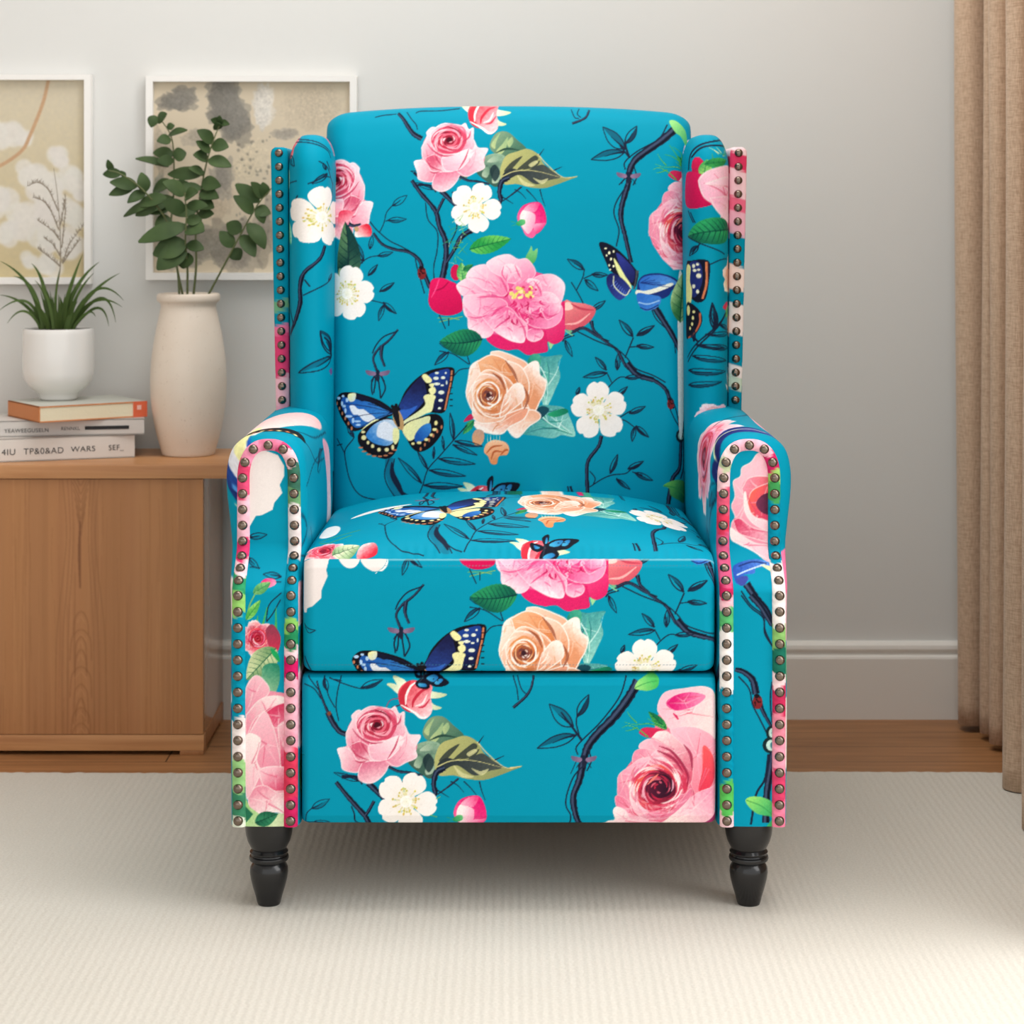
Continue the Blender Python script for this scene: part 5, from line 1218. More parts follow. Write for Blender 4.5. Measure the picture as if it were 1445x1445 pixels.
    rp_ = SP_(470 + (P[..., 1] - .12) * 950 + (40 if side > 0 else 0), 705 - (P[..., 2] - .10) * 950)
    col = np.where(out[..., None], rp_, col)
    arm = csheet(nm, Pm, col, flip=(side > 0), caps=(False, True))
    # front panel: rows of z, filled between the outline's two sides, recessed a hair behind the welt
    t = np.argmax(OUT[:, 1])
    zs, _ = even(np.stack([np.zeros(2), np.array([OUT[0, 1], OUT[t, 1] - .0008])], 1), SP); zs = zs[:, 1]
    xl = np.interp(zs, OUT[:t + 1, 1], OUT[:t + 1, 0]); xr = np.interp(zs, OUT[t:, 1][::-1], OUT[t:, 0][::-1])
    u = np.linspace(0, 1, int(.08 / SP))
    Xp = xl[:, None] + (xr - xl)[:, None] * u
    Yp = np.broadcast_to(yface(zs)[:, None], Xp.shape) - .0035 * np.clip(np.sin(PI * u)[None], 0, 1) ** .6 + .0015
    Pp = np.stack([Xp, Yp, np.broadcast_to(zs[:, None], Xp.shape)], -1)
    Pp = mirror(Pp, side)
    d = Pp[..., 1] + D0
    colp = Sampler(cvL if side < 0 else cvR)(XC + Pp[..., 0] * F / d, YC + (HC - Pp[..., 2]) * F / d)
    pan = csheet('front_panel', Pp, colp, parent=None, flip=(side > 0)); 
    pan.parent = arm
    # welt that carries the nails
    wp, ws = even(np.array([(x, z) for x, z in OUT]), .0022)
    tg = np.gradient(wp, axis=0); tg /= np.linalg.norm(tg, axis=1)[:, None]
    inn = np.stack([tg[:, 1], -tg[:, 0]], 1)               # towards the panel's middle
    wid = np.interp(wp[:, 1], [.1, .40, .45, .57, .59], [.0152, .0152, .0146, .0138, .0132])
    sec = [(-.0012, .004), (-.0008, -.001), (.0015, -.0042), (.5, -.0058), (-.0015, -.0042), (.0008, -.001), (.0012, .004)]
    rows = []
    nrmz = np.gradient(yface(wp[:, 1]), wp[:, 1] + 1e-9 * np.arange(len(wp))) if False else None
    for a, dy in sec:
        off = wid * .5 if a == .5 else (a if sec.index((a, dy)) < 3 else wid + a)
        off = np.broadcast_to(off, wid.shape)
        q = wp + inn * off[:, None]
        rows.append(np.stack([q[:, 0], yface(q[:, 1]) + dy, q[:, 1]], 1))
    Pw = np.array(rows)
    L = ws[-1]
    if side < 0:
        segs = [(0, (226, 232, 214)), (.012, (60, 130, 96)), (.045, (150, 200, 130)), (.085, (238, 226, 222)), (.135, TEAL), (.265, (150, 206, 110)), (.292, (50, 150, 100)), (.312, (244, 206, 212)), (.328, (226, 60, 112)), (.352, (244, 190, 204)), (.405, (232, 82, 124)), (.432, (226, 70, 112)), (.452, (244, 150, 180)), (.490, (222, 120, 150)), (.515, (206, 70, 120)), (.53, (244, 196, 204)), (.553, (60, 110, 90)), (.585, (110, 160, 110)), (.605, (232, 224, 222)), (.672, TEAL), (.742, (140, 200, 100)), (.757, (40, 140, 90)), (.778, (244, 206, 212)), (.79, (214, 30, 100)), (.815, (244, 176, 192)), (.885, (240, 160, 180)), (.905, (222, 60, 90)), (.975, (240, 150, 170)), (1.01, (236, 120, 150)), (L - .035, (206, 40, 96))]
    else:
        segs = [(0, (240, 130, 160)), (.03, (222, 70, 110)), (.07, (244, 160, 182)), (.105, (236, 140, 160)), (.14, (200, 50, 90)), (.175, (246, 214, 216)), (.19, (30, 110, 90)), (.225, (140, 190, 110)), (.25, (246, 240, 236)), (.31, (246, 240, 236)), (.325, TEAL), (.375, TEAL), (.40, (70, 160, 90)), (.425, (160, 206, 110)), (.44, (206, 40, 100)), (.465, (244, 180, 196)), (.52, (250, 224, 222)), (.545, (190, 200, 160)), (.56, (246, 200, 206)), (.585, (226, 90, 120)), (.615, (222, 60, 90)), (.64, (214, 90, 130)), (.70, (196, 40, 90)), (.715, (244, 190, 200)), (.728, (90, 180, 110)), (.755, (246, 240, 236)), (.83, TEAL), (.93, TEAL), (.945, (90, 190, 90)), (.985, (246, 206, 212)), (1.01, (226, 60, 110)), (1.03, (246, 200, 206))]
    tt = np.broadcast_to(ws, Pw.shape[:2]).copy()
    tt += .004 * np.sin(np.arange(len(sec))[:, None] * 1.3 + tt * 90)
    tt = np.clip(tt, 0, None)
    cw = seg_colour(tt, segs)
    cw *= (1 + .10 * np.sin(tt * 600 + np.arange(len(sec))[:, None] * 2)[..., None])
    welt = csheet('welt', mirror(Pw, side), np.clip(cw, 0, 1), flip=(side < 0)); welt.parent = arm
    welt['label'] = 'multicoloured patterned welt strip'
    # nail centres along the welt
    cl = wp + inn * (wid * .47)[:, None]
    c3 = np.stack([cl[:, 0], yface(cl[:, 1]) - .0052, cl[:, 1]], 1)
    g3 = np.concatenate([[0], np.cumsum(np.linalg.norm(np.diff(c3, axis=0), axis=1))])
    n = int(round((g3[-1] - .016) / .0202)); ts = np.linspace(.008, g3[-1] - .008, n + 1)
    pos = np.stack([np.interp(ts, g3, c3[:, k]) for k in range(3)], 1)
    return arm, mirror(pos, side)
arms = {}
nails = []
for sd in (-1, 1):
    a, pos = build_arm(sd)
    arms[sd] = a
    for p in pos: nails.append((a, p, p[2]))

# ---- wings ----------------------------------------------------------------------
cvWL = Canvas(380, 180, 480, 600, 3)
cvWL.push(Z, 370, 140)
rose(cvWL, 120, 250, 90, ((240, 150, 150), (230, 110, 120), (222, 80, 100), (200, 50, 80), (180, 40, 70)), 3, outer=5, inner=False)
cvWL.poly([(60, 350), (130, 320), (120, 340), (60, 375)], (226, 50, 100)); 
for Q in ([(170, 220), (260, 230), (330, 260), (400, 300)], [(180, 240), (260, 245), (360, 290), (390, 330)], [(300, 350), (350, 385), (380, 440), (410, 480)], [(260, 480), (330, 440), (375, 440)], [(345, 350), (375, 400)], [(90, 490), (150, 475), (215, 463)], [(395, 570), (415, 470)], [(195, 590), (220, 545)]): cvWL.stroke(Q, 6, INK)
cvWL.leaf_line((150, 315), (200, 380), .5, 7, .3); cvWL.leaf_line((350, 420), (275, 480), .3, 6, .4); cvWL.leaf_line((340, 400), (320, 360), .4, 6, .5)
cvWL.leaf((70, 540), (140, 395), .5, (120, 200, 180), (170, 226, 206), (60, 140, 130), 5); cvWL.leaf((90, 690), (172, 825), .6, (150, 220, 200), (80, 190, 150), (60, 150, 130), 5)
cvWL.branch([(335, 830), (310, 900), (250, 980), (232, 1060), (232, 1160), (200, 1270), (150, 1340)], 16, 22)
for Q in ([(245, 1110), (300, 1070), (370, 1030), (400, 1000)], [(190, 1270), (165, 1210), (150, 1150), (135, 1120)], [(250, 1020), (270, 1060)]): cvWL.stroke(Q, 6, INK)
cvWL.leaf_line((360, 1030), (400, 990), .4, 5, .7)
white_flower(cvWL, 320, 668, 165, -1.5, 5)
cvWL.leaf_line((395, 1440), (310, 1310), .4, 8, .1)
cvWL.pop()
cvWL.push(Z, 370, 430)
cvWL.leaf_line((390, 290), (310, 155), .42, 8, .2); cvWL.leaf_line((395, 300), (225, 385), .3, 8, .3); cvWL.stroke([(150, 30), (190, 110), (160, 180)], 8, INK); cvWL.stroke([(330, 185), (380, 230), (395, 300)], 9, INK, 16)
cvWL.stroke([(380, 370), (400, 400)], 30, (110, 80, 140)); cvWL.pop()
cvWR = Canvas(956, 180, 1060, 600, 3)
cvWR.push(Z, 710, 140)
for Q in ([(1065, 400), (1080, 310), (1150, 250), (1250, 230), (1330, 270)], [(1085, 330), (1160, 265), (1300, 265)]): cvWR.stroke(Q, 10, INK)
for k in range(22): 
    x, y = 1250 + rng_.uniform(-80, 80), 290 + rng_.uniform(-60, 50); cvWR.stroke([(x, y), (x + rng_.uniform(-60, 60), y + rng_.uniform(-40, 40))], 5, [(110, 190, 100), (60, 150, 110), (190, 210, 160)][k % 3], 2)
dot(cvWR, 1120, 380, 32, 55, (206, 30, 80)); cvWR.leaf((1145, 440), (1160, 340), .5, (80, 170, 90), (150, 210, 110), (40, 120, 70), 4); cvWR.leaf((1150, 370), (1260, 345), .5, (60, 160, 80), (40, 130, 70), (20, 100, 60), 4)
cvWR.poly([(1030, 450), (1060, 410), (1130, 420), (1180, 480), (1190, 580), (1120, 618), (1050, 610), (1020, 560)], (222, 30, 92), (190, 20, 76), (1060, 420), (1140, 610), smooth=True)
pet_(cvWR, [(1125, 460), (1170, 400), (1260, 375), (1350, 400), (1400, 500), (1390, 620), (1350, 720), (1290, 725), (1220, 690), (1210, 620), (1150, 560)], (250, 200, 216), (238, 150, 184), (1200, 400), (1300, 700), 12)
pet_(cvWR, [(1150, 480), (1250, 500), (1340, 560), (1400, 560), (1390, 470), (1250, 440)], (248, 210, 222), (240, 160, 190), (1200, 460), (1340, 560)); pet_(cvWR, [(1170, 560), (1260, 550), (1340, 580), (1330, 690), (1260, 690), (1200, 640)], (244, 176, 200), (252, 226, 232), (1200, 560), (1300, 690))
cvWR.poly([(1300, 730), (1350, 690), (1360, 760), (1330, 760)], (222, 40, 110))
cvWR.leaf((1300, 740), (1055, 780), .62, (20, 100, 74), (44, 160, 96), (10, 64, 56), 9, bend=.05)
for Q in ([(1060, 780), (1120, 810), (1190, 850), (1240, 880)], [(1130, 820), (1090, 880)], [(1160, 940), (1210, 910), (1260, 905)], [(1080, 640), (1110, 700)], [(1060, 630), (1100, 700)]): cvWR.stroke(Q, 6, INK)
cvWR.leaf_line((1125, 830), (1070, 890), .4, 6, .7)
cvWR.poly([(1040, 940), (1090, 915), (1150, 908), (1168, 940), (1162, 1050), (1150, 1130), (1120, 1152), (1080, 1130), (1040, 1140)], (20, 22, 40), smooth=True); cvWR.poly([(1070, 940), (1130, 925), (1140, 1030), (1110, 1120), (1080, 1090)], (34, 46, 110), smooth=True)
cvWR.poly([(1040, 960), (1080, 950), (1075, 1030), (1090, 1080), (1080, 1160), (1040, 1180)], (230, 226, 150), smooth=True)
cvWR.stroke([(1155, 920), (1155, 1040), (1140, 1130)], 9, (206, 120, 80))
for q in ((1100, 945, 10, 12), (1120, 935, 8, 8), (1105, 970, 12, 8), (1125, 1000, 12, 14), (1100, 1060, 10, 12), (1120, 1090, 8, 12), (1125, 965, 8, 6)): dot(cvWR, *q, (232, 230, 200))
cvWR.poly([(1040, 1170), (1090, 1160), (1130, 1200), (1138, 1260), (1110, 1330), (1060, 1360), (1035, 1340)], (24, 22, 34), smooth=True)
cvWR.stroke([(1130, 1210), (1128, 1270), (1100, 1330), (1060, 1355)], 9, (190, 100, 70))
for q in ((1095, 1240, 8, 12), (1090, 1275, 8, 10), (1075, 1300, 8, 10), (1100, 1205, 9, 8), (1060, 1200, 16, 30)): dot(cvWR, *q, (230, 222, 150))
rose(cvWR, 1330, 1010, 110, PEACH, 5, squash=1.4, outer=6)
cvWR.poly([(1225, 1180), (1260, 1150), (1290, 1160), (1270, 1200)], (210, 60, 90), smooth=True); cvWR.leaf((1250, 1240), (1300, 1170), .5, (120, 200, 110), (70, 160, 90), (40, 120, 70), 4); cvWR.poly([(1290, 1250), (1330, 1230), (1330, 1330), (1290, 1320)], (244, 190, 150), smooth=True)
cvWR.stroke([(1050, 1470), (1110, 1390), (1180, 1300), (1250, 1210)], 7, INK)
for b, t, f in (((1180, 1300), (1175, 1150), .6), ((1150, 1330), (1300, 1330), .3), ((1110, 1390), (1240, 1410), .5), ((1120, 1370), (1070, 1330), .3)): cvWR.leaf_line(b, t, .18, 6, f)
cvWR.pop()
cvWR.push(Z, 710, 430)
cvWR.stroke([(1055, 330), (1110, 250), (1200, 120), (1250, 50)], 7, INK)
for b, t, f in (((1190, 130), (1175, 0), .6), ((1130, 230), (1290, 250), .35), ((1090, 290), (1260, 320), .5), ((1060, 375), (1250, 380), .6), ((1060, 460), (1220, 435), .6), ((1200, 110), (1300, 150), .3), ((1100, 210), (1100, 130), .3)): cvWR.leaf_line(b, t, .2, 6, f)
cvWR.poly([(1250, 450), (1290, 470), (1270, 385), (1300, 420), (1310, 490), (1280, 490)], (246, 240, 236)); rose(cvWR, 1190, 640, 90, PINK, 9, outer=6)
cvWR.pop()
def build_wing(side):
    # plan loop of the roll (left side), swept up; dome on top
    zs, _ = even([(0, .50), (0, .9920)], SP * 1.3); zs = zs[:, 1]
    m = 170
    ang = np.linspace(0, PI, m)
    def ring(z):
        k = np.clip((z - .50) / .49, 0, 1)
        xi = -.2560 - .001 * k; xs_ = -.3190 - .004 * k
        yc = .458 + .012 * k
        q = max(0, (z - .940) / .052); sh = math.sqrt(max(0., 1 - min(q, 1) ** 2)) * .985 + .015
        cx, r = (xi + xs_) / 2, (xi - xs_) / 2
        fx = [cx + r * math.cos(a) * (.25 + .75 * sh) for a in ang]
        fy = [yc - .074 * math.sin(a) ** .7 * (.35 + .65 * sh) for a in ang]
        fr = list(zip(fx, fy))
        bk = [(xs_ * 1, yc + .06), (xs_, .60), (xi, .60), (xi, yc + .06)]
        bk = [(cx + (x - cx) * (.25 + .75 * sh), yc + (y - yc) * (.9 + .1 * sh)) for x, y in bk]
        return fr + bk
    P = np.array([[(x, y, z) for x, y in ring(z)] for z in zs])
    u = arclen(np.swapaxes(P, 0, 1)[:m]).T              # running length round the front
    U = np.zeros(P.shape[:2]); 
    xin = XC + (P[:, 0, 0]) * F / (P[:, 0, 1] + D0)
    half = u[:, -1:]
    # front wrap: printed width follows the cloth, centred on the roll
    cxp = np.where(True, (P[:, 0, 0] + P[:, m - 1, 0]) / 2, 0)
    Uf = (half / 2 - u) * .62                              # +: towards the chair middle
    U[:, :m] = cxp[:, None] + Uf; U[:, m:] = cxp[:, None] - .05
    Pm = mirror(P, side)
    d = .40 + D0
    Up = XC + (U if side < 0 else -U) * F / d; Vp = YC + (HC - P[..., 2]) * F / d
    col = Sampler(cvWL if side < 0 else cvWR)(Up, Vp)
    w = csheet('wing', Pm, col, closed_u=True, caps=(True, True), flip=(side < 0))
    # outer side panel with the nailed welt on its front edge
    zz, _ = even([(0, .50), (0, .9735)], .0028); zz = zz[:, 1]
    rows = []
    for z in zz:
        k = (z - .50) / .49
        xa, xb = -.3190 - .0040 * k, -.3375 - .0115 * k
        q = max(0, (z - .962) / .0115); sh = math.sqrt(max(0, 1 - q * q)) * .95 + .05
        xm = (xa + xb) / 2; yf = .428 + .010 * k
        pts = [(xa, .62), (xa, yf + .004), (xa - .0010, yf), ((xa + xb) / 2, yf - .0022), (xb + .0012, yf), (xb, yf + .004), (xb - .001, yf + .03), (xb + .001, .45 + .1), (xb + .004, .62)]
        rows.append([(xm + (x - xm) * (.5 + .5 * sh), y, z) for x, y in pts])
    Ps = np.array(rows)
    tz = np.broadcast_to(zz[:, None], Ps.shape[:2]).copy() + .004 * np.sin(np.arange(9) * 2.1)[None]
    if side < 0:
        segs = [(0, (240, 170, 190)), (.60, (246, 190, 204)), (.64, (226, 70, 120)), (.70, (238, 120, 160)), (.715, TEAL), (.735, (110, 170, 130)), (.75, TEAL), (.98, (200, 50, 90))]
        side_c = [(0, (240, 150, 180)), (.80, (238, 160, 186)), (.83, TEAL)]
    else:
        segs = [(0, TEAL), (.62, (200, 220, 200)), (.64, (246, 236, 232)), (.655, TEAL), (.70, (246, 232, 226)), (.745, TEAL), (.765, (246, 224, 214)), (.80, TEAL), (.845, (240, 180, 196)), (.88, (238, 110, 140)), (.90, (246, 206, 212)), (.94, (222, 60, 100)), (.965, (246, 210, 214))]
        side_c = [(0, (246, 236, 232)), (.66, TEAL), (.70, (246, 236, 232)), (.76, TEAL), (.85, (214, 50, 90)), (.89, (40, 80, 150)), (.91, (222, 60, 100))]
    cs = seg_colour(tz, segs); c2 = seg_colour(tz, side_c)
    cs[:, 6:7] = c2[:, 6:7]; cs[:, 7:] = TEAL_L
    wo = csheet('wing_panel', mirror(Ps, side), cs, closed_u=True, caps=(True, True), flip=(side > 0)); wo.parent = w
    n = 21; ps = []
    for i in range(n):
        z = .9650 - i * (.9650 - .565) / (n - 1); k = (z - .50) / .49
        ps.append((side * (.3285 + .0077 * k), .428 + .010 * k - .002, z))
    return w, ps
wings = {}
for sd in (-1, 1):
    w, ps = build_wing(sd); wings[sd] = w
    for p in ps: nails.append((w, np.array(p), p[2]))

# ---- nails: the hundred largest are parts, the foreshortened and farthest ones one part ------------
NAIL = plain('antique_brass', (122, 109, 98), .27, 1.0)
def nail_mesh():
    bm = bmesh.new(); prof = [(.0062, .0008), (.0061, -.0012), (.0053, -.0030), (.0035, -.0044), (.0013, -.0050)]
    rings = []
    for r, y in prof: rings.append([bm.verts.new((r * math.cos(2 * PI * i / 14), y, r * math.sin(2 * PI * i / 14))) for i in range(14)])
    for a, b in zip(rings, rings[1:]):
        for i in range(14): bm.faces.new((a[i], a[(i + 1) % 14], b[(i + 1) % 14], b[i]))
    bm.faces.new(rings[-1]); bm.faces.new(rings[0][::-1])
    bmesh.ops.recalc_face_normals(bm, faces=bm.faces[:])
    me = bpy.data.meshes.new('nailhead'); bm.to_mesh(me); bm.free(); me.materials.append(NAIL)
    me.polygons.foreach_set('use_smooth', [True] * len(me.polygons)); return me
NM = nail_mesh()
def slope_rot(p):
    z = p[2]
    dz = (yface(np.array(z + .001)) - yface(np.array(z - .001))) / .002
    return float(math.atan(dz))
arm_n = [(a, p) for a, p, z in nails if a in arms.values()]; wing_n = [(a, p) for a, p, z in nails if a in wings.values()]
ledge = [n for n in arm_n if .398 < n[1][2] < .466]
flat = [n for n in arm_n if not (.398 < n[1][2] < .466)]
singles = (flat + ledge)[:100] if len(flat) <= 100 else flat[:100]
k_ = 100 - len(singles)
if len(flat) < 100: singles = flat + (ledge + wing_n)[:100 - len(flat)]
ids = set(id(n) for n in singles)
rest = [n for n in arm_n + wing_n if id(n) not in ids]
for a, p in singles:
    o = bpy.data.objects.new('nailhead', NM); C.objects.link(o); o.parent = a
    o.location = p - ORIGIN
    if a in arms.values(): o.rotation_euler.x = -slope_rot(p)
bm = bmesh.new()
for a, p in rest:
    b2 = bmesh.new(); b2.from_mesh(NM)
    M = Matrix.Translation(Vector(p - ORIGIN)) @ Matrix.Rotation(-slope_rot(p) if a in arms.values() else 0, 4, 'X')
    b2.transform(M); t_ = bpy.data.meshes.new('t'); b2.to_mesh(t_); b2.free(); bm.from_mesh(t_); bpy.data.meshes.remove(t_)
o = bm_obj('nailheads', bm, NAIL, chair); o['kind'] = 'stuff'
print('nails', len(singles), len(rest))

# ---- shell, seat frame, legs ----------------------------------------------------------
TEALM = plain('plain_cloth', TEAL, .55, spec=.3, sheen=.15)
DARK = plain('dust_cover', (140, 132, 122), .9)
def rbox(name, x0, x1, y0, y1, z0, z1, mat, bevel):
    bm = bmesh.new(); add_box(bm, x0, x1, y0 - .33, y1 - .33, z0, z1)
    return bm_obj(name, bm, mat, chair, bevel=bevel, seg=4)
rbox('back_shell', -.335, .335, .612, .69, .1105, .975, TEALM, .025)
rbox('seat_frame', -.256, .256, .055, .60, .118, .296, TEALM, .006)
rbox('dust_cover', -.335, .335, .06, .66, .108, .1175, DARK, .002)
BLACK = plain('black_lacquer', (17, 17, 19), .25, spec=.4, coat=.25)
def leg_mesh():
    prof = [(.0, .0), (.0140, .0), (.0152, .003), (.0168, .010), (.0205, .022), (.0232, .033), (.0243, .041), (.0238, .047), (.0218, .051), (.0202, .0535), (.0215, .0550), (.0245, .0565), (.0253, .0590), (.0246, .0615), (.0226, .0625), (.0222, .0640), (.0240, .0655), (.0244, .0672), (.0228, .0692), (.0218, .0705), (.0240, .0745), (.0272, .081), (.0293, .089), (.0302, .097), (.0300, .1118), (.0, .1118)]
    return prof
def legx(x, y):
    o = lathe('leg', leg_mesh(), BLACK, chair, 40, x, y - .33, 0.0)
    return o
for x in (-.3048, .3048):
    legx(x, .042); legx(x, .63)

# ================================================================== ROOM
def wall_mat():
    m, nt, b = newmat('wall_paint')
    tc = N(nt, 'ShaderNodeTexCoord'); n = N(nt, 'ShaderNodeTexNoise', Scale=140., Detail=3.); bp = N(nt, 'ShaderNodeBump', Strength=.04, Distance=.002)
    nt.links.new(tc.outputs['Object'], n.inputs['Vector']); nt.links.new(n.outputs['Fac'], bp.inputs['Height']); nt.links.new(bp.outputs['Normal'], b.inputs['Normal'])
    b.inputs['Base Color'].default_value = (*lin((219, 219, 216)), 1); b.inputs['Roughness'].default_value = .85; b.inputs['Specular IOR Level'].default_value = .2
    return m
WALL = wall_mat()
TRIM = plain('white_trim', (228, 224, 217), .5, spec=.3)
XR, XL, YF, ZC = .93, -2.6, -3.4, 2.55
def st(o): o['kind'] = 'structure'; return o
st(box('wall_back', XL, XR, Y_WALL, Y_WALL + .1, FLOOR, ZC, WALL, bevel=0))
st(box('wall_left', XL - .1, XL, YF, Y_WALL + .1, FLOOR, ZC, WALL, bevel=0))
st(box('wall_right', XR, XR + .1, .02, Y_WALL + .1, FLOOR, ZC, WALL, bevel=0))
st(box('ceiling', XL - .1, XR + .1, YF, Y_WALL + .1, ZC, ZC + .1, WALL, bevel=0))
def floor_mat():
    m, nt, b = newmat('oak_boards')
    tc = N(nt, 'ShaderNodeTexCoord'); mp = N(nt, 'ShaderNodeMapping'); nt.links.new(tc.outputs['Object'], mp.inputs['Vector'])
    br = N(nt, 'ShaderNodeTexBrick'); br.offset = .37; br.inputs['Scale'].default_value = 1.; br.inputs['Mortar Size'].default_value = .0012; br.inputs['Brick Width'].default_value = 1.5; br.inputs['Row Height'].default_value = .095
    br.inputs['Color1'].default_value = (*lin((176, 124, 80)), 1); br.inputs['Color2'].default_value = (*lin((150, 104, 64)), 1); br.inputs['Mortar'].default_value = (*lin((70, 44, 26)), 1)
    nt.links.new(mp.outputs['Vector'], br.inputs['Vector'])
    mp2 = N(nt, 'ShaderNodeMapping'); mp2.inputs['Scale'].default_value = (2.2, 34, 1); nt.links.new(tc.outputs['Object'], mp2.inputs['Vector'])
    n = N(nt, 'ShaderNodeTexNoise', Scale=2.2, Detail=6.); nt.links.new(mp2.outputs['Vector'], n.inputs['Vector'])
    rp = N(nt, 'ShaderNodeValToRGB'); rp.color_ramp.elements[0].position = .35; rp.color_ramp.elements[0].color = (.55, .5, .45, 1); rp.color_ramp.elements[1].position = .65; rp.color_ramp.elements[1].color = (1, 1, 1, 1)
    nt.links.new(n.outputs['Fac'], rp.inputs['Fac'])
    mx = nt.nodes.new('ShaderNodeMix'); mx.data_type = 'RGBA'; mx.blend_type = 'MULTIPLY'; mx.inputs['Factor'].default_value = .7
    nt.links.new(br.outputs['Color'], mx.inputs[6]); nt.links.new(rp.outputs['Color'], mx.inputs[7]); nt.links.new(mx.outputs[2], b.inputs['Base Color'])
    b.inputs['Roughness'].default_value = .45; b.inputs['Specular IOR Level'].default_value = .35
    return m
st(box('floor', XL - .1, XR + .1, YF, Y_WALL + .1, FLOOR - .1, FLOOR, floor_mat(), bevel=0))
# skirting: plain board, a groove and a bead
def skirting():
    prof = [(0, FLOOR), (-.018, FLOOR), (-.018, Zt(927, D_WALL)), (-.0165, Zt(924, D_WALL)), (-.011, Zt(922.5, D_WALL)), (-.0095, Zt(921, D_WALL)), (-.0095, Zt(918.5, D_WALL)), (-.0125, Zt(917, D_WALL)), (-.0135, Zt(914, D_WALL)), (-.012, Zt(909, D_WALL)), (-.007, Zt(905, D_WALL)), (0, Zt(904, D_WALL))]
    bm = bmesh.new(); A = [bm.verts.new((XL, Y_WALL + y, z)) for y, z in prof]; B = [bm.verts.new((XR, Y_WALL + y, z)) for y, z in prof]
    for i in range(len(prof)):
        j = (i + 1) % len(prof); bm.faces.new((A[i], A[j], B[j], B[i]))
    bm.faces.new(A[::-1]); bm.faces.new(B)
    return st(bm_obj('baseboard_back', bm, TRIM, smooth=False))
skirting()

# rug: thick looped pile with ribs running away from the viewer, slightly ragged back edge
def rug_mat():
    m, nt, b = newmat('wool_loop')
    tc = N(nt, 'ShaderNodeTexCoord')
    n0 = N(nt, 'ShaderNodeTexNoise', Scale=5., Detail=3.); nt.links.new(tc.outputs['Object'], n0.inputs['Vector'])
    n1 = N(nt, 'ShaderNodeTexNoise', Scale=300., Detail=4.); nt.links.new(tc.outputs['Object'], n1.inputs['Vector'])
    c = mixcol(nt, n1.outputs['Fac'], (166, 160, 148), (230, 226, 217))
    c2 = mixcol(nt, n0.outputs['Fac'], (208, 201, 188), (220, 214, 203))
    mx = nt.nodes.new('ShaderNodeMix'); mx.data_type = 'RGBA'; mx.inputs['Factor'].default_value = .5
    nt.links.new(c, mx.inputs[6]); nt.links.new(c2, mx.inputs[7]); nt.links.new(mx.outputs[2], b.inputs['Base Color'])
    b.inputs['Roughness'].default_value = .95; b.inputs['Specular IOR Level'].default_value = .1; b.inputs['Sheen Weight'].default_value = .1
    # loops
    mp = N(nt, 'ShaderNodeMapping'); nt.links.new(tc.outputs['Object'], mp.inputs['Vector'])
    w = N(nt, 'ShaderNodeTexWave', Scale=29., Distortion=1.0, Detail=2.); w.wave_type = 'BANDS'; w.bands_direction = 'X'; w.inputs['Detail Scale'].default_value = 2.5
    nt.links.new(mp.outputs['Vector'], w.inputs['Vector'])
    mp2 = N(nt, 'ShaderNodeMapping'); mp2.inputs['Scale'].default_value = (1, .6, 1); nt.links.new(tc.outputs['Object'], mp2.inputs['Vector'])
    v = N(nt, 'ShaderNodeTexVoronoi', Scale=150.); nt.links.new(mp2.outputs['Vector'], v.inputs['Vector'])
    a1 = N(nt, 'ShaderNodeMath', operation='MULTIPLY_ADD'); a1.inputs[1].default_value = -.8
    nt.links.new(v.outputs['Distance'], a1.inputs[0]); nt.links.new(w.outputs['Fac'], a1.inputs[2])
    a2 = N(nt, 'ShaderNodeMath', operation='MULTIPLY_ADD'); a2.inputs[1].default_value = .7
    nt.links.new(n1.outputs['Fac'], a2.inputs[0]); nt.links.new(a1.outputs[0], a2.inputs[2])
    bp = N(nt, 'ShaderNodeBump', Strength=.17, Distance=.0035); nt.links.new(a2.outputs[0], bp.inputs['Height']); nt.links.new(bp.outputs['Normal'], b.inputs['Normal'])
    return m
def rug():
    yb = F * HC / 788 - D0
    r = random.Random(3); bm = bmesh.new(); xs = np.linspace(-1.75, 1.75, 420); rows = []
    edge = [yb + .004 * math.sin(x * 4.1) + r.uniform(-.003, .003) for x in xs]
    edge = [e if abs(x) < 3 else e for e, x in zip(edge, xs)]
    for dy, z in ((.002, FLOOR + .0005), (.0, -.004), (-.004, -.001), (-.012, 0.), (None, 0.), (None, FLOOR + .0005)):
        if dy is None: rows.append([bm.verts.new((x, -2.3, z)) for x in xs])
        else: rows.append([bm.verts.new((x, e + dy, z)) for x, e in zip(xs, edge)])
    for a, b in zip(rows, rows[1:]):
        for i in range(len(xs) - 1): bm.faces.new((a[i], a[i + 1], b[i + 1], b[i]))
    o = bm_obj('rug', bm, rug_mat())
    return tag(o, 'cream ribbed wool rug covering the wood floor under the armchair', 'rug')
rug()

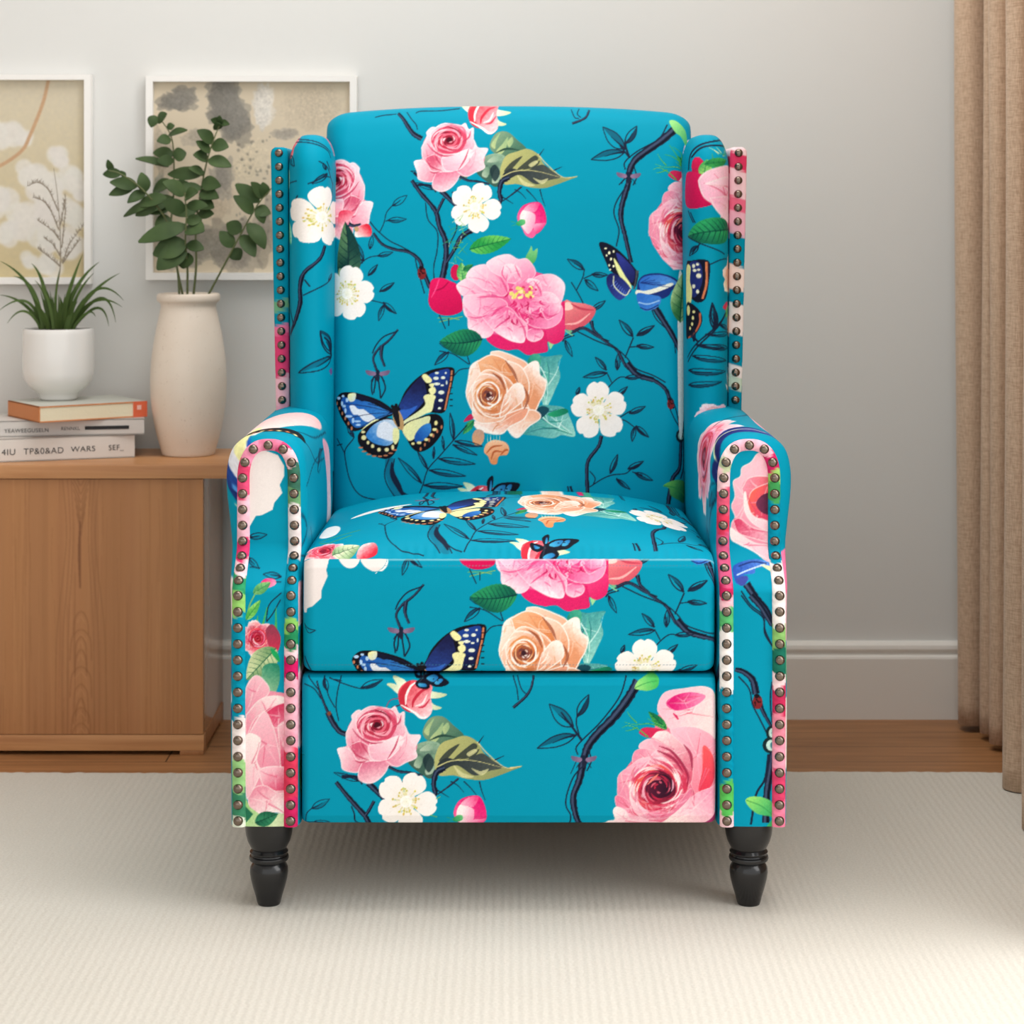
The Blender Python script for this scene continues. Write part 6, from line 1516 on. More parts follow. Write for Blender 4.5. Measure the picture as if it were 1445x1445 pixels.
# ---- curtain ---------------------------------------------------------------------------
def linen_mat():
    m, nt, b = newmat('linen')
    tc = N(nt, 'ShaderNodeTexCoord')
    mp = N(nt, 'ShaderNodeMapping'); mp.inputs['Scale'].default_value = (1, 1, .12); nt.links.new(tc.outputs['Object'], mp.inputs['Vector'])
    n = N(nt, 'ShaderNodeTexNoise', Scale=620., Detail=2.); nt.links.new(mp.outputs['Vector'], n.inputs['Vector'])
    mp2 = N(nt, 'ShaderNodeMapping'); mp2.inputs['Scale'].default_value = (.12, .12, 1); nt.links.new(tc.outputs['Object'], mp2.inputs['Vector'])
    n2 = N(nt, 'ShaderNodeTexNoise', Scale=620., Detail=2.); nt.links.new(mp2.outputs['Vector'], n2.inputs['Vector'])
    a = N(nt, 'ShaderNodeMath', operation='ADD'); nt.links.new(n.outputs['Fac'], a.inputs[0]); nt.links.new(n2.outputs['Fac'], a.inputs[1])
    h = N(nt, 'ShaderNodeMath', operation='MULTIPLY'); h.inputs[1].default_value = .5; nt.links.new(a.outputs[0], h.inputs[0])
    rp = N(nt, 'ShaderNodeValToRGB'); rp.color_ramp.elements[0].position = .36; rp.color_ramp.elements[0].color = (*lin((178, 149, 124)), 1); rp.color_ramp.elements[1].position = .64; rp.color_ramp.elements[1].color = (*lin((212, 184, 158)), 1)
    nt.links.new(h.outputs[0], rp.inputs['Fac']); nt.links.new(rp.outputs['Color'], b.inputs['Base Color'])
    b.inputs['Roughness'].default_value = .9; b.inputs['Specular IOR Level'].default_value = .15; b.inputs['Sheen Weight'].default_value = .15
    bp = N(nt, 'ShaderNodeBump', Strength=.5, Distance=.0015); nt.links.new(h.outputs[0], bp.inputs['Height']); nt.links.new(bp.outputs['Normal'], b.inputs['Normal'])
    return m
def curtain():
    # plan of the folded cloth, room side first; each fold is a round lobe facing -x
    def lobe(px0, px1, d0, d1):      # leftmost edge px0 at the fold, meets next fold at px1
        return (X(px0, d0), d0 - D0), (X(px1, d1), d1 - D0)
    pts = [(.905, Y_WALL - .03), (.87, Y_WALL - .035), (.83, Y_WALL - .04)]
    for pa, da, w in ((1350.5, 3.565, .034), (1386, 3.50, .016), (1395.5, 3.43, .024), (1418, 3.16, .034), (1447, 2.95, .03), (1480, 2.72, .03), (1520, 2.48, .03)):
        x, y = X(pa, da), da - D0
        pts += [(x + w * 1.1, y + w * 1.0), (x + w * .25, y + w * .75), (x, y), (x + w * .5, y - w * .62), (x + w * 1.3, y - w * .40), (x + w * 2.0, y + w * .25), (x + w * 2.7, y + w * .2)]
    sp, _ = even(spline(pts, 10), .004)
    zs = np.linspace(FLOOR + .012, 2.45, 70)
    P = np.zeros((len(zs), len(sp), 3))
    tn = np.gradient(sp, axis=0); tn /= np.linalg.norm(tn, axis=1)[:, None]; nr = np.stack([-tn[:, 1], tn[:, 0]], 1)
    for i, z in enumerate(zs):
        wob = .0035 * np.sin(z * 2.3 + np.arange(len(sp)) * .05)
        P[i, :, :2] = sp + nr * wob[:, None]; P[i, :, 2] = z
    o = sheet('curtain', P, np.ones(P.shape), LIN, None)
    o.data.materials.clear(); o.data.materials.append(LIN)
    md = o.modifiers.new('thickness', 'SOLIDIFY'); md.thickness = .002
    return tag(o, 'tan linen floor-length curtain hanging in folds along the right wall', 'curtain')
LIN = linen_mat()
curtain()

# ---- sideboard -------------------------------------------------------------------------
def wood_mat(name, c0, c1, axis='Z', rough=.42):
    m, nt, b = newmat(name)
    tc = N(nt, 'ShaderNodeTexCoord'); mp = N(nt, 'ShaderNodeMapping')
    mp.inputs['Scale'].default_value = (1, 1, .05) if axis == 'Z' else (.05, 1, 1)
    nt.links.new(tc.outputs['Object'], mp.inputs['Vector'])
    n = N(nt, 'ShaderNodeTexNoise', Scale=70., Detail=5., Distortion=.6); nt.links.new(mp.outputs['Vector'], n.inputs['Vector'])
    n2 = N(nt, 'ShaderNodeTexNoise', Scale=9., Detail=3., Distortion=1.2); nt.links.new(mp.outputs['Vector'], n2.inputs['Vector'])
    a = N(nt, 'ShaderNodeMath', operation='ADD'); nt.links.new(n.outputs['Fac'], a.inputs[0]); nt.links.new(n2.outputs['Fac'], a.inputs[1])
    h = N(nt, 'ShaderNodeMath', operation='MULTIPLY'); h.inputs[1].default_value = .5; nt.links.new(a.outputs[0], h.inputs[0])
    rp = N(nt, 'ShaderNodeValToRGB'); e = rp.color_ramp.elements; e[0].position = .36; e[0].color = (*lin(c0), 1); e[1].position = .64; e[1].color = (*lin(c1), 1)
    nt.links.new(h.outputs[0], rp.inputs['Fac']); nt.links.new(rp.outputs['Color'], b.inputs['Base Color'])
    b.inputs['Roughness'].default_value = rough; b.inputs['Specular IOR Level'].default_value = .4
    return m
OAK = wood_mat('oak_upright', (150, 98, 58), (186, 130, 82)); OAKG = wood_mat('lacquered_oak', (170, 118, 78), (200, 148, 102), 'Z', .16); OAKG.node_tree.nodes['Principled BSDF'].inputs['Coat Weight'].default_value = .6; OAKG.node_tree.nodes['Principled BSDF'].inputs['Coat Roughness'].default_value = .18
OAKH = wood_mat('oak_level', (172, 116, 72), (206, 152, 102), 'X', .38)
DC = F * (HC - FLOOR) / 765.; YC0 = DC - D0
ZTOP = Zt(655.5, DC)
XE = X(287, DC)
def blur(cv, n):
    a = cv.a
    for ax in (0, 1):
        c = np.cumsum(np.pad(a, [(n, n) if k == ax else (0, 0) for k in range(3)], 'edge'), ax, dtype=np.float64)
        a = (np.take(c, range(2 * n, c.shape[ax]), ax) - np.concatenate([np.zeros_like(np.take(c, [0], ax)), np.take(c, range(0, c.shape[ax] - 2 * n - 1), ax)], ax)) / (2 * n + 1)
        a = a.astype(np.float32)
    cv.a = a
def grain_canvas():
    cv = Canvas(-470, 660, 300, 1050, 2, (174, 121, 77)); r = np.random.RandomState(31)
    for k in range(90):
        x = r.uniform(-480, 300); w = r.uniform(6, 40); c = [(188, 132, 86), (160, 108, 66), (182, 126, 76), (170, 113, 73)][r.randint(4)]
        cv.stroke([(x, 650), (x + r.uniform(-4, 4), 850), (x + r.uniform(-5, 5), 1060)], w, c, alpha=.28, grain=.0)
    blur(cv, 7)
    for k in range(650):
        x = r.uniform(-480, 300); y = r.uniform(600, 1040); L = r.uniform(60, 320)
        c = [(140, 90, 52), (198, 144, 95), (150, 98, 58), (188, 132, 84)][r.randint(4)]
        cv.stroke([(x, y), (x + r.uniform(-2, 2), y + L * .5), (x + r.uniform(-2, 2), y + L)], .8, c, .6, alpha=r.uniform(.10, .42), wm=r.uniform(.8, 2.4), grain=.0)
    for x0, s_ in ((114, 1), (-178, 1.2), (-352, .9)):
        for k in range(7):              # feathers at the top
            y = 672 + k * 11; w = (15 - k * 1.6) * s_
            cv.stroke([(x0 - w, y - 14), (x0 - w * .35, y + 4), (x0, y + 13 + k), (x0 + w * .4, y + 2), (x0 + w, y - 16)], 1.6, (124, 78, 44), alpha=.45, grain=0)
        cv.stroke([(x0 - 1, 735), (x0 - 2, 780), (x0 - 1, 830)], 1.5, (116, 70, 40), alpha=.75, wm=4, grain=0)
        for k in range(9):              # crowns
            y = 866 + k * 20 + r.uniform(-7, 7); w = (11 + 4.5 * math.sin(k * 1.9)) * s_; h = 30 + 12 * (k % 3)
            cv.stroke([(x0 - w, y + h), (x0 - w * .85, y + 12), (x0 - w * .4, y + 1), (x0 + 1, y - 2), (x0 + w * .5, y + 2), (x0 + w * .9, y + 13), (x0 + w, y + h)], 1.8, (132, 82, 47), alpha=.42, grain=0)
            cv.stroke([(x0 - w * .5, y + 14), (x0, y + 5), (x0 + w * .5, y + 14)], 1.5, (196, 140, 92), alpha=.5, grain=0)
        for sg in (-1, 1):
            for q in (18, 25, 34):
                cv.stroke([(x0 + sg * q * .8 * s_, 660), (x0 + sg * q * .6 * s_, 760), (x0 + sg * q * s_, 900), (x0 + sg * q * 1.05 * s_, 1045)], 1.4, (130, 84, 48), alpha=.4, grain=0)
    blur(cv, 1)
    return cv
XLc = -1.35
sb = empty('sideboard', (0, 0, 0), 'low oak sideboard with plain front against the back wall', 'sideboard')
YB = Y_WALL - .022
zt0 = Zt(675, DC)
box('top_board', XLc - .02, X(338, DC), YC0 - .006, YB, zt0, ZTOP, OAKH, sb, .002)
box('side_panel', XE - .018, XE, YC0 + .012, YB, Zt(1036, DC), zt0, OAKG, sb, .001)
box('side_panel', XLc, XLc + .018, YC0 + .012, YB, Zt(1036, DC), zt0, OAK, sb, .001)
def front_panel():
    cv = grain_canvas(); x1, z0_, z1_ = XE - .0005, Zt(1036, DC), zt0 - .0015
    gx = np.concatenate([np.linspace(XLc, X(-30, DC), 140, endpoint=False), np.linspace(X(-30, DC), x1, 280)]); gz = np.linspace(z1_, z0_, 200)
    gx = np.concatenate([[gx[0]], gx, [gx[-1]]]); gz = np.concatenate([[gz[0]], gz, [gz[-1]]])
    P = np.zeros((len(gz), len(gx), 3)); P[..., 0] = gx; P[..., 2] = gz[:, None]; P[..., 1] = YC0
    P[0, :, 1] = P[-1, :, 1] = YC0 + .011; P[:, 0, 1] = P[:, -1, 1] = YC0 + .011
    m, nt, b = newmat('oak_crown_cut'); at = N(nt, 'ShaderNodeAttribute', attribute_name='print'); nt.links.new(at.outputs['Color'], b.inputs['Base Color'])
    b.inputs['Roughness'].default_value = .45; b.inputs['Specular IOR Level'].default_value = .35
    o = sheet('front_panel', P, Sampler(cv)(XC + P[..., 0] * F / DC, YC + (HC - P[..., 2]) * F / DC), m, sb)
    o.data.polygons.foreach_set('use_smooth', [False] * len(o.data.polygons))
front_panel()
zp = Zt(1059, DC)
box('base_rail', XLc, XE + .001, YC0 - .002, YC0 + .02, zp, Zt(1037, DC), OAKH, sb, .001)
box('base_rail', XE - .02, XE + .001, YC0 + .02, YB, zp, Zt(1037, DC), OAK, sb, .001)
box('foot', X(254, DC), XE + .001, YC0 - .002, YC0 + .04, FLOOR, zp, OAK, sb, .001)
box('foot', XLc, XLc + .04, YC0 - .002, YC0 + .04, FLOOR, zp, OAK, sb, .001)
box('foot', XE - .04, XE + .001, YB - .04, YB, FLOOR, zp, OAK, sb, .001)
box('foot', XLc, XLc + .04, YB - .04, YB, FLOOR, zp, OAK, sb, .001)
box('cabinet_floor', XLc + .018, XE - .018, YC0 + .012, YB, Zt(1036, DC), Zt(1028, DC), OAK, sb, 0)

# ---- vase and eucalyptus ------------------------------------------------------------------
def stone_mat():
    m, nt, b = newmat('speckled_stoneware')
    tc = N(nt, 'ShaderNodeTexCoord'); n = N(nt, 'ShaderNodeTexNoise', Scale=260., Detail=2.); nt.links.new(tc.outputs['Object'], n.inputs['Vector'])
    n2 = N(nt, 'ShaderNodeTexNoise', Scale=14., Detail=3.); nt.links.new(tc.outputs['Object'], n2.inputs['Vector'])
    r = N(nt, 'ShaderNodeMath', operation='GREATER_THAN'); r.inputs[1].default_value = .70; nt.links.new(n.outputs['Fac'], r.inputs[0])
    base = mixcol(nt, n2.outputs['Fac'], (226, 208, 190), (238, 226, 212)); f = N(nt, 'ShaderNodeMath', operation='MULTIPLY'); f.inputs[1].default_value = .35; nt.links.new(r.outputs[0], f.inputs[0])
    nt.links.new(mixcol(nt, f.outputs[0], base, (168, 140, 116)), b.inputs['Base Color'])
    b.inputs['Roughness'].default_value = .38; b.inputs['Specular IOR Level'].default_value = .4
    return m
DV = D_WALL - .115; kv = F / DV
vx, vy, vz0 = X(266.0, DV), DV - D0, ZTOP
Hv = Zt(414, DV) - vz0
vprof_px = [(0, 637), (34.5, 637), (36.8, 635), (40, 624), (44, 610), (48.5, 590), (52.3, 563), (53.5, 536), (52.3, 508), (48.5, 480), (43, 452), (39.3, 436), (38.6, 431), (40, 427), (43.6, 424), (44.6, 420), (44, 416), (42, 414)]
zsc = Hv / (637 - 414)
vprof = [(r / kv, (637 - y) * zsc) for r, y in vprof_px] + [(39 / kv, Hv - .001), (35 / kv, Hv - .012), (40 / kv, Hv - .06), (44 / kv, Hv * .4), (34 / kv, .006), (0, .006)]
vp2 = [vprof[0], vprof[1]] + [tuple(p) for p in spline(np.array(vprof[1:-1]), 4)] + [vprof[-1]]
vase = lathe('vase', vp2, stone_mat(), None, 64, 0, 0, 0); vase.location = (vx, vy, vz0)
tag(vase, 'tall cream stoneware vase holding eucalyptus on the sideboard', 'vase')
LEAFM = None
def leaf_mat(name, c0, c1):
    m, nt, b = newmat(name)
    tc = N(nt, 'ShaderNodeTexCoord'); n = N(nt, 'ShaderNodeTexNoise', Scale=26., Detail=2.); nt.links.new(tc.outputs['Object'], n.inputs['Vector'])
    nt.links.new(mixcol(nt, n.outputs['Fac'], c0, c1), b.inputs['Base Color']); b.inputs['Roughness'].default_value = .5; b.inputs['Specular IOR Level'].default_value = .15
    return m
EUC = leaf_mat('eucalyptus_leaf', (34, 54, 26), (86, 106, 66)); EUCY = leaf_mat('young_eucalyptus', (96, 134, 70), (150, 176, 112)); STEM = plain('stem', (92, 100, 58), .6); GRASS = leaf_mat('grass_blade', (44, 66, 28), (92, 112, 58))
def leaf_geo(bm, base, tip, width, nrm, cup=.15, nseg=8, thick=.0007):
    b = Vector(base); t = Vector(tip); d = t - b; L = d.length; ax = d / L
    n = Vector(nrm); n = (n - ax * n.dot(ax)).normalized(); sd = ax.cross(n)
    top = []; bot = []
    for i in range(nseg + 1):
        u = i / nseg; w = width * .5 * (math.sin(PI * min(1, u * .96 + .02) ** .85) ** .75)
        c = b + ax * L * u + n * (math.sin(PI * u) * L * .08)
        row = [c + sd * w * s + n * (cup * w * abs(s) ** 1.5) for s in (-1, -.5, 0, .5, 1)]
        top.append([bm.verts.new(p + n * thick) for p in row]); bot.append([bm.verts.new(p - n * thick) for p in row])
    for g, fl in ((top, 0), (bot, 1)):
        for a, b_ in zip(g, g[1:]):
            for k in range(4):
                f = (a[k], a[k + 1], b_[k + 1], b_[k]); bm.faces.new(f[::-1] if fl else f)
    for a, b_, c, e in zip(top, top[1:], bot, bot[1:]):
        bm.faces.new((a[0], b_[0], e[0], c[0])); bm.faces.new((a[4], c[4], e[4], b_[4]))
zz = 1 / 3.6125
def E(p, dy=0.): return (X(p[0] * zz, DV + dy), DV + dy - D0, Zt(80 + p[1] * zz, DV + dy))
# sprigs: stem points (zoom px) with depth offsets, leaves (base, tip, width px, facing)
sprigs = [
 ('left-leaning eucalyptus sprig with small leaves reaching left of the vase', [(935, 1230, .0), (905, 1090, -.005), (860, 860, -.02), (740, 690, -.035), (620, 600, -.045), (555, 580, -.05)],
  [((620, 595), (525, 600), 55), ((575, 585), (548, 525), 40), ((700, 660), (560, 640), 70), ((690, 650), (555, 705), 60), ((740, 690), (650, 745), 60), ((740, 690), (720, 590), 70), ((790, 740), (630, 815), 60), ((800, 750), (690, 810), 60), ((850, 720), (700, 760), 90), ((620, 610), (640, 590), 50)],),
 ('back-left eucalyptus sprig rising straight up from the vase', [(915, 1230, .02), (905, 1090, .035), (870, 900, .05), (885, 700, .06), (885, 500, .062), (870, 400, .064), (820, 320, .064)],
  [((800, 330), (850, 290), 70), ((790, 300), (770, 360), 60), ((860, 400), (955, 375), 50), ((870, 420), (800, 430), 60), ((850, 360), (890, 350), 40), ((885, 500), (780, 490), 70), ((885, 510), (950, 490), 80), ((885, 530), (800, 530), 60), ((860, 560), (690, 520), 50), ((880, 640), (780, 690), 80), ((885, 720), (700, 790), 80), ((880, 680), (960, 640), 70), ((870, 760), (760, 800), 70), ((875, 830), (790, 860), 90)],),
 ('tall central eucalyptus sprig topped by pale young leaves', [(985, 1230, .0), (1000, 1060, .0), (1000, 850, .0), (1040, 600, -.005), (1080, 450, -.01), (1120, 345, -.01)],
  [((1110, 330), (1075, 320), 40), ((1110, 350), (1120, 300), 45), ((1120, 340), (1170, 345), 40), ((1115, 370), (1100, 335), 50), ((1085, 440), (1005, 375), 75), ((1080, 450), (1165, 460), 80), ((1070, 490), (1000, 430), 60), ((1060, 520), (985, 500), 70), ((1060, 530), (1180, 560), 75), ((1040, 590), (855, 600), 70), ((1040, 600), (960, 570), 60), ((1030, 640), (1125, 660), 80), ((1030, 670), (890, 690), 65), ((1020, 690), (1115, 720), 80), ((1010, 740), (1090, 770), 80), ((1005, 780), (880, 800), 75), ((1010, 800), (1090, 800), 60)],),
 ('short front eucalyptus sprig with broad low leaves over the vase mouth', [(955, 1230, -.03), (955, 1060, -.05), (945, 940, -.06), (950, 800, -.065), (940, 690, -.065)],
  [((950, 860), (705, 945), 95), ((950, 950), (780, 1010), 120), ((945, 960), (800, 1085), 120), ((950, 960), (1040, 980), 75), ((950, 870), (1040, 890), 110), ((950, 840), (1030, 830), 70), ((945, 780), (830, 740), 80), ((950, 760), (1060, 760), 60), ((945, 700), (830, 640), 90), ((960, 1000), (930, 1080), 110), ((945, 720), (1010, 690), 80)],),
 ('right-leaning eucalyptus sprig with oval leaves beside the chair wing', [(1050, 1230, -.01), (1075, 1190, -.01), (1160, 1030, -.02), (1230, 900, -.02), (1310, 760, -.02), (1385, 670, -.02)],
  [((1190, 970), (1120, 890), 75), ((1185, 980), (1225, 1035), 75), ((1230, 890), (1155, 850), 80), ((1235, 910), (1300, 1020), 80), ((1265, 850), (1350, 980), 90), ((1290, 800), (1190, 710), 75), ((1320, 740), (1200, 650), 80), ((1310, 770), (1345, 850), 60), ((1340, 720), (1280, 640), 70), ((1350, 710), (1340, 640), 60), ((1300, 780), (1380, 800), 70)],),
]
rl = random.Random(17)
for lab, stem, leaves in sprigs:
    base = Vector(E(stem[0][:2], stem[0][2]))
    root = empty('eucalyptus_sprig', base, lab, 'plant sprig', 'eucalyptus sprigs in the vase')
    sp = spline(np.array([E((a, b), c) for a, b, c in stem]), 6)
    sp = np.vstack([sp[0] - (sp[1] - sp[0]) / np.linalg.norm(sp[1] - sp[0]) * .02, sp])
    bm = bmesh.new(); tube(bm, [Vector(p) - base for p in sp], .0022, .0009); bm_obj('stem', bm, STEM, root)
    bm = bmesh.new()
    sd = np.array([s[2] for s in stem]).mean()
    for (b, t, w) in leaves:
        db, dt = sd + rl.uniform(-.006, .006), sd + rl.uniform(-.022, .008)
        L = math.hypot(t[0] - b[0], t[1] - b[1])
        leaf_geo(bm, Vector(E(b, db)) - base, Vector(E(t, dt)) - base, w * zz * DV / F * 1.0, (rl.uniform(-.4, .4), -1, rl.uniform(.0, .9)), rl.uniform(-.1, .3))
    bm_obj('leaves', bm, EUCY if 'pale' in lab and False else EUC, root)

# ---- books ------------------------------------------------------------------------------
PAPER = plain('book_pages', (232, 220, 190), .9, bump=.3, bscale=400)
def text_mesh(name, body, size, mat, parent, M, extrude=.0002, sx=1.):
    cu = bpy.data.curves.new(name, 'FONT'); cu.body = body; cu.size = size; cu.extrude = extrude; cu.space_character = 1.08
    o = bpy.data.objects.new(name, cu); C.objects.link(o); bpy.context.view_layer.update()
    me = bpy.data.meshes.new_from_object(o.evaluated_get(bpy.context.evaluated_depsgraph_get()))
    C.objects.unlink(o); bpy.data.objects.remove(o); me.name = name
    me.transform(Matrix.Diagonal((sx, 1, 1, 1))); me.transform(M); me.materials.clear(); me.materials.append(mat)
    o = bpy.data.objects.new(name, me); C.objects.link(o); o.parent = parent; return o
def book(name, corner, rot, length, depth, h, cover, label, spine=True, spine_side='front', pages=PAPER):
    """corner: front right bottom corner of the book in the room; the book runs to -x and +y before rotation"""
    root = empty(name, corner, label, 'book'); root.rotation_euler.z = rot
    t = .0022
    bm = bmesh.new()
    if spine_side == 'front':
        add_box(bm, -length, 0, 0, depth, 0, t); add_box(bm, -length, 0, 0, depth, h - t, h); add_box(bm, -length, 0, 0, t, 0, h)
        pg = (-length + .004, -.004, t, depth - .004)
    else:
        add_box(bm, -length, 0, 0, depth, 0, t); add_box(bm, -length, 0, 0, depth, h - t, h); add_box(bm, -length, -length + t, 0, depth, 0, h)
        pg = (-length + t, -.003, .003, depth - .003)
    bm_obj('cover', bm, cover, root, smooth=False)
    box('pages', pg[0], pg[1], pg[2], pg[3], t, h - t, pages, root, bevel=0)
    return root
GREYP = plain('cream_cover', (222, 214, 206), .6); GREY2 = plain('pale_grey_cover', (206, 200, 194), .6); ORANGE = plain('orange_cover', (206, 128, 74), .6); INKM = plain('print_ink', (70, 66, 64), .7); BLK = plain('black_ink', (24, 24, 26), .6)
def at_px(px, py, d, z): return (X(px, d), d - D0, z)
d1, d2, d3 = DC + .098, DC + .095, DC + .016
kb = d1 / F
h1, h2, h3 = .0388, .0268, .0265
z1 = ZTOP + .0003; z2 = z1 + h1 + .0003; z3 = z2 + h2 + .0003
b1 = book('book', (X(190, d1), d1 - D0, z1), math.radians(19), .262, .128, h1, GREYP, 'thick cream hardback with dark capitals on its spine, bottom of the stack')
def on_spine(px_, zc, cx, d, rot):      # matrix placing lettering on a front spine, starting where column px_ of the photo crosses it
    c, sn, q = math.cos(math.radians(rot)), math.sin(math.radians(rot)), (px_ - XC) / F
    t_ = (X(cx, d) - q * d) / (c - q * sn)
    return Matrix.Translation((-t_, -.0004, zc)) @ Matrix.Rotation(PI / 2, 4, 'X')
for body, px_, sz, zc, w in (('4IU', 2, 12.0, .30, 1.05), ('TP&0&AD', 33, 12.0, .30, 1.02), ('WARS', 100, 10.5, .34, 1.12), ('SEF_', 153, 10.5, .35, 1.0)):
    text_mesh('lettering', body, sz * kb, INKM, b1, on_spine(px_, h1 * zc, 190, d1, 19), sx=w)
b2 = book('book', (X(203.5, d2), d2 - D0, z2), math.radians(11.5), .275, .138, h2, GREY2, 'grey paperback with a black bar on its spine, middle of the stack')
text_mesh('lettering', 'YEAWEEGUSELN', 7.8 * kb, INKM, b2, on_spine(6, h2 * .27, 203.5, d2, 11.5), sx=.98)
text_mesh('lettering', 'RENNKL', 6.6 * kb, INKM, b2, on_spine(86, h2 * .36, 203.5, d2, 11.5), sx=.98)
bm = bmesh.new(); add_box(bm, -82 * kb, -21 * kb, -.0006, .0002, h2 * .36, h2 * .58); bm_obj('spine_bar', bm, BLK, b2, smooth=False)
root = empty('book', (X(55, d3), d3 - D0, z3), 'orange paperback lying askew on top of the stack beneath the plant pot', 'book'); root.rotation_euler.z = math.radians(34)
b3 = root; t = .002; L3, D3 = .192, .142
bm = bmesh.new(); add_box(bm, 0, L3, 0, D3, 0, t); add_box(bm, 0, L3, 0, D3, h3 - t, h3); add_box(bm, 0, t, 0, D3, 0, h3)
bm_obj('cover', bm, ORANGE, b3, smooth=False)
box('pages', t, L3 - .001, .0012, D3 - .002, t, h3 - t, PAPER, b3, bevel=0)
COVT = plain('cover_print', (196, 196, 186), .5)
bm = bmesh.new(); add_box(bm, .003, L3 - .001, .001, D3 - .001, h3, h3 + .0004); bm_obj('cover_sheet', bm, COVT, b3, smooth=False)['label'] = 'pale grey printed cover'
RED = plain('orange_red_tab', (226, 104, 66), .6)
bm = bmesh.new(); add_box(bm, L3 - .0250, L3, -.0006, .0015, 0, h3); bm_obj('page_tab', bm, RED, b3, smooth=False)['label'] = 'orange red tab'
bm = bmesh.new(); add_box(bm, L3 - .0185, L3 - .011, -.0010, -.0004, h3 * .48, h3 * .76); bm_obj('tab_mark', bm, plain('pale_mark', (240, 190, 176), .6), b3, smooth=False)

# ---- potted grass ------------------------------------------------------------------------
DP = DC + .145; kp = F / DP
ppx, zp0 = 82.5, z3 + h3 + .0006
pot_root = empty('potted_plant', (X(ppx, DP), DP - D0, zp0), 'spiky green grass in a glossy white pot standing on the books', 'potted plant')
CER = plain('white_ceramic', (236, 233, 229), .16, spec=.5, coat=.4)
hp = Zt(463, DP) - zp0; s_ = hp / (559 - 463)
pp = [(0, 559), (24, 559), (26.5, 557), (27, 554), (29, 550), (36, 545), (43, 538), (48, 530), (49.5, 522), (49.7, 500), (49.5, 470), (49, 465), (48, 463)]
pprof = [(r / kp, (559 - y) * s_) for r, y in pp] + [(47 / kp, hp - .001), (46.5 / kp, hp - .012), (0, hp - .012)]
lathe('pot', pprof, CER, pot_root, 64)
SOIL = plain('soil', (38, 30, 24), .95, bump=.8, bscale=150)
lathe('soil', [(46.4 / kp, hp - .010), (40 / kp, hp - .003), (20 / kp, hp - .001), (0, hp)], SOIL, pot_root, 32)
def G(px, py, dy=0.): return Vector((X(px, DP + dy), DP + dy - D0, Zt(py, DP + dy))) - pot_root.location
zg = 1 / 4.379
blades = [((250, 500), (180, 240), (0, 80), 20), ((265, 500), (200, 260), (80, 175), 22), ((270, 500), (150, 350), (0, 290), 18), ((260, 500), (160, 330), (-10, 390), 16), ((250, 495), (150, 390), (45, 465), 14), ((300, 500), (270, 240), (195, 95), 22), ((310, 500), (280, 310), (215, 200), 14), ((330, 500), (300, 330), (240, 230), 16), ((350, 500), (345, 300), (370, 130), 14),
          ((370, 500), (430, 260), (510, 40), 24), ((390, 500), (470, 250), (615, 85), 24), ((400, 500), (480, 290), (580, 155), 16), ((420, 500), (560, 290), (740, 155), 22), ((430, 500), (590, 260), (765, 325), 18), ((430, 500), (580, 330), (755, 365), 18), ((440, 500), (620, 310), (715, 460), 18), ((450, 500), (600, 370), (672, 485), 16), ((450, 495), (540, 400), (590, 425), 14), ((340, 500), (330, 400), (325, 300), 26), ((380, 500), (385, 390), (370, 300), 26), ((300, 500), (250, 390), (200, 300), 22), ((420, 500), (440, 400), (480, 330), 22), ((320, 500), (310, 360), (290, 260), 18), ((400, 500), (420, 360), (450, 260), 18)]
for k_ in range(12):
    x_ = 285 + k_ * 13; blades.append(((x_, 500), (x_ + (k_ - 5.5) * 5, 420), (x_ + (k_ - 5.5) * 16 + rl.uniform(-10, 10), 300 + rl.uniform(-40, 50)), 20))
bm = bmesh.new()
for i, (a, m_, c, w) in enumerate(blades):
    dy0 = rl.uniform(-.018, .018); dy1 = dy0 + rl.uniform(-.035, .035)
    cur = []
    for k in range(15):
        u = k / 14; q = [(1 - u) ** 2 * a[j] + 2 * u * (1 - u) * (2 * m_[j] - (a[j] + c[j]) / 2) + u * u * c[j] for j in (0, 1)]
        p = G(q[0] * zg, 350 + q[1] * zg, dy0 + (dy1 - dy0) * u)
        if k == 0: p.z = hp - .004; 
        cur.append(p)
    rows = []
    for k, p in enumerate(cur):
        u = k / 14; t = (cur[min(k + 1, 14)] - cur[max(k - 1, 0)]).normalized(); n = Vector((0, -1, .35)); n = (n - t * n.dot(t)).normalized(); sd = t.cross(n)
        ww = w * zg / kp * .62 * (1 - u ** 2.2) ** .8 * (.75 + .25 * math.sin(PI * u)) + .0002
        rows.append([bm.verts.new(p + sd * ww), bm.verts.new(p - n * ww * .35), bm.verts.new(p - sd * ww), bm.verts.new(p + n * .0006 - n * ww * .35)])
    for r0, r1 in zip(rows, rows[1:]):
        for j in range(4): bm.faces.new((r0[j], r0[(j + 1) % 4], r1[(j + 1) % 4], r1[j]))
    bm.faces.new(rows[0]); bm.faces.new(rows[-1])
bm_obj('foliage', bm, GRASS, pot_root)
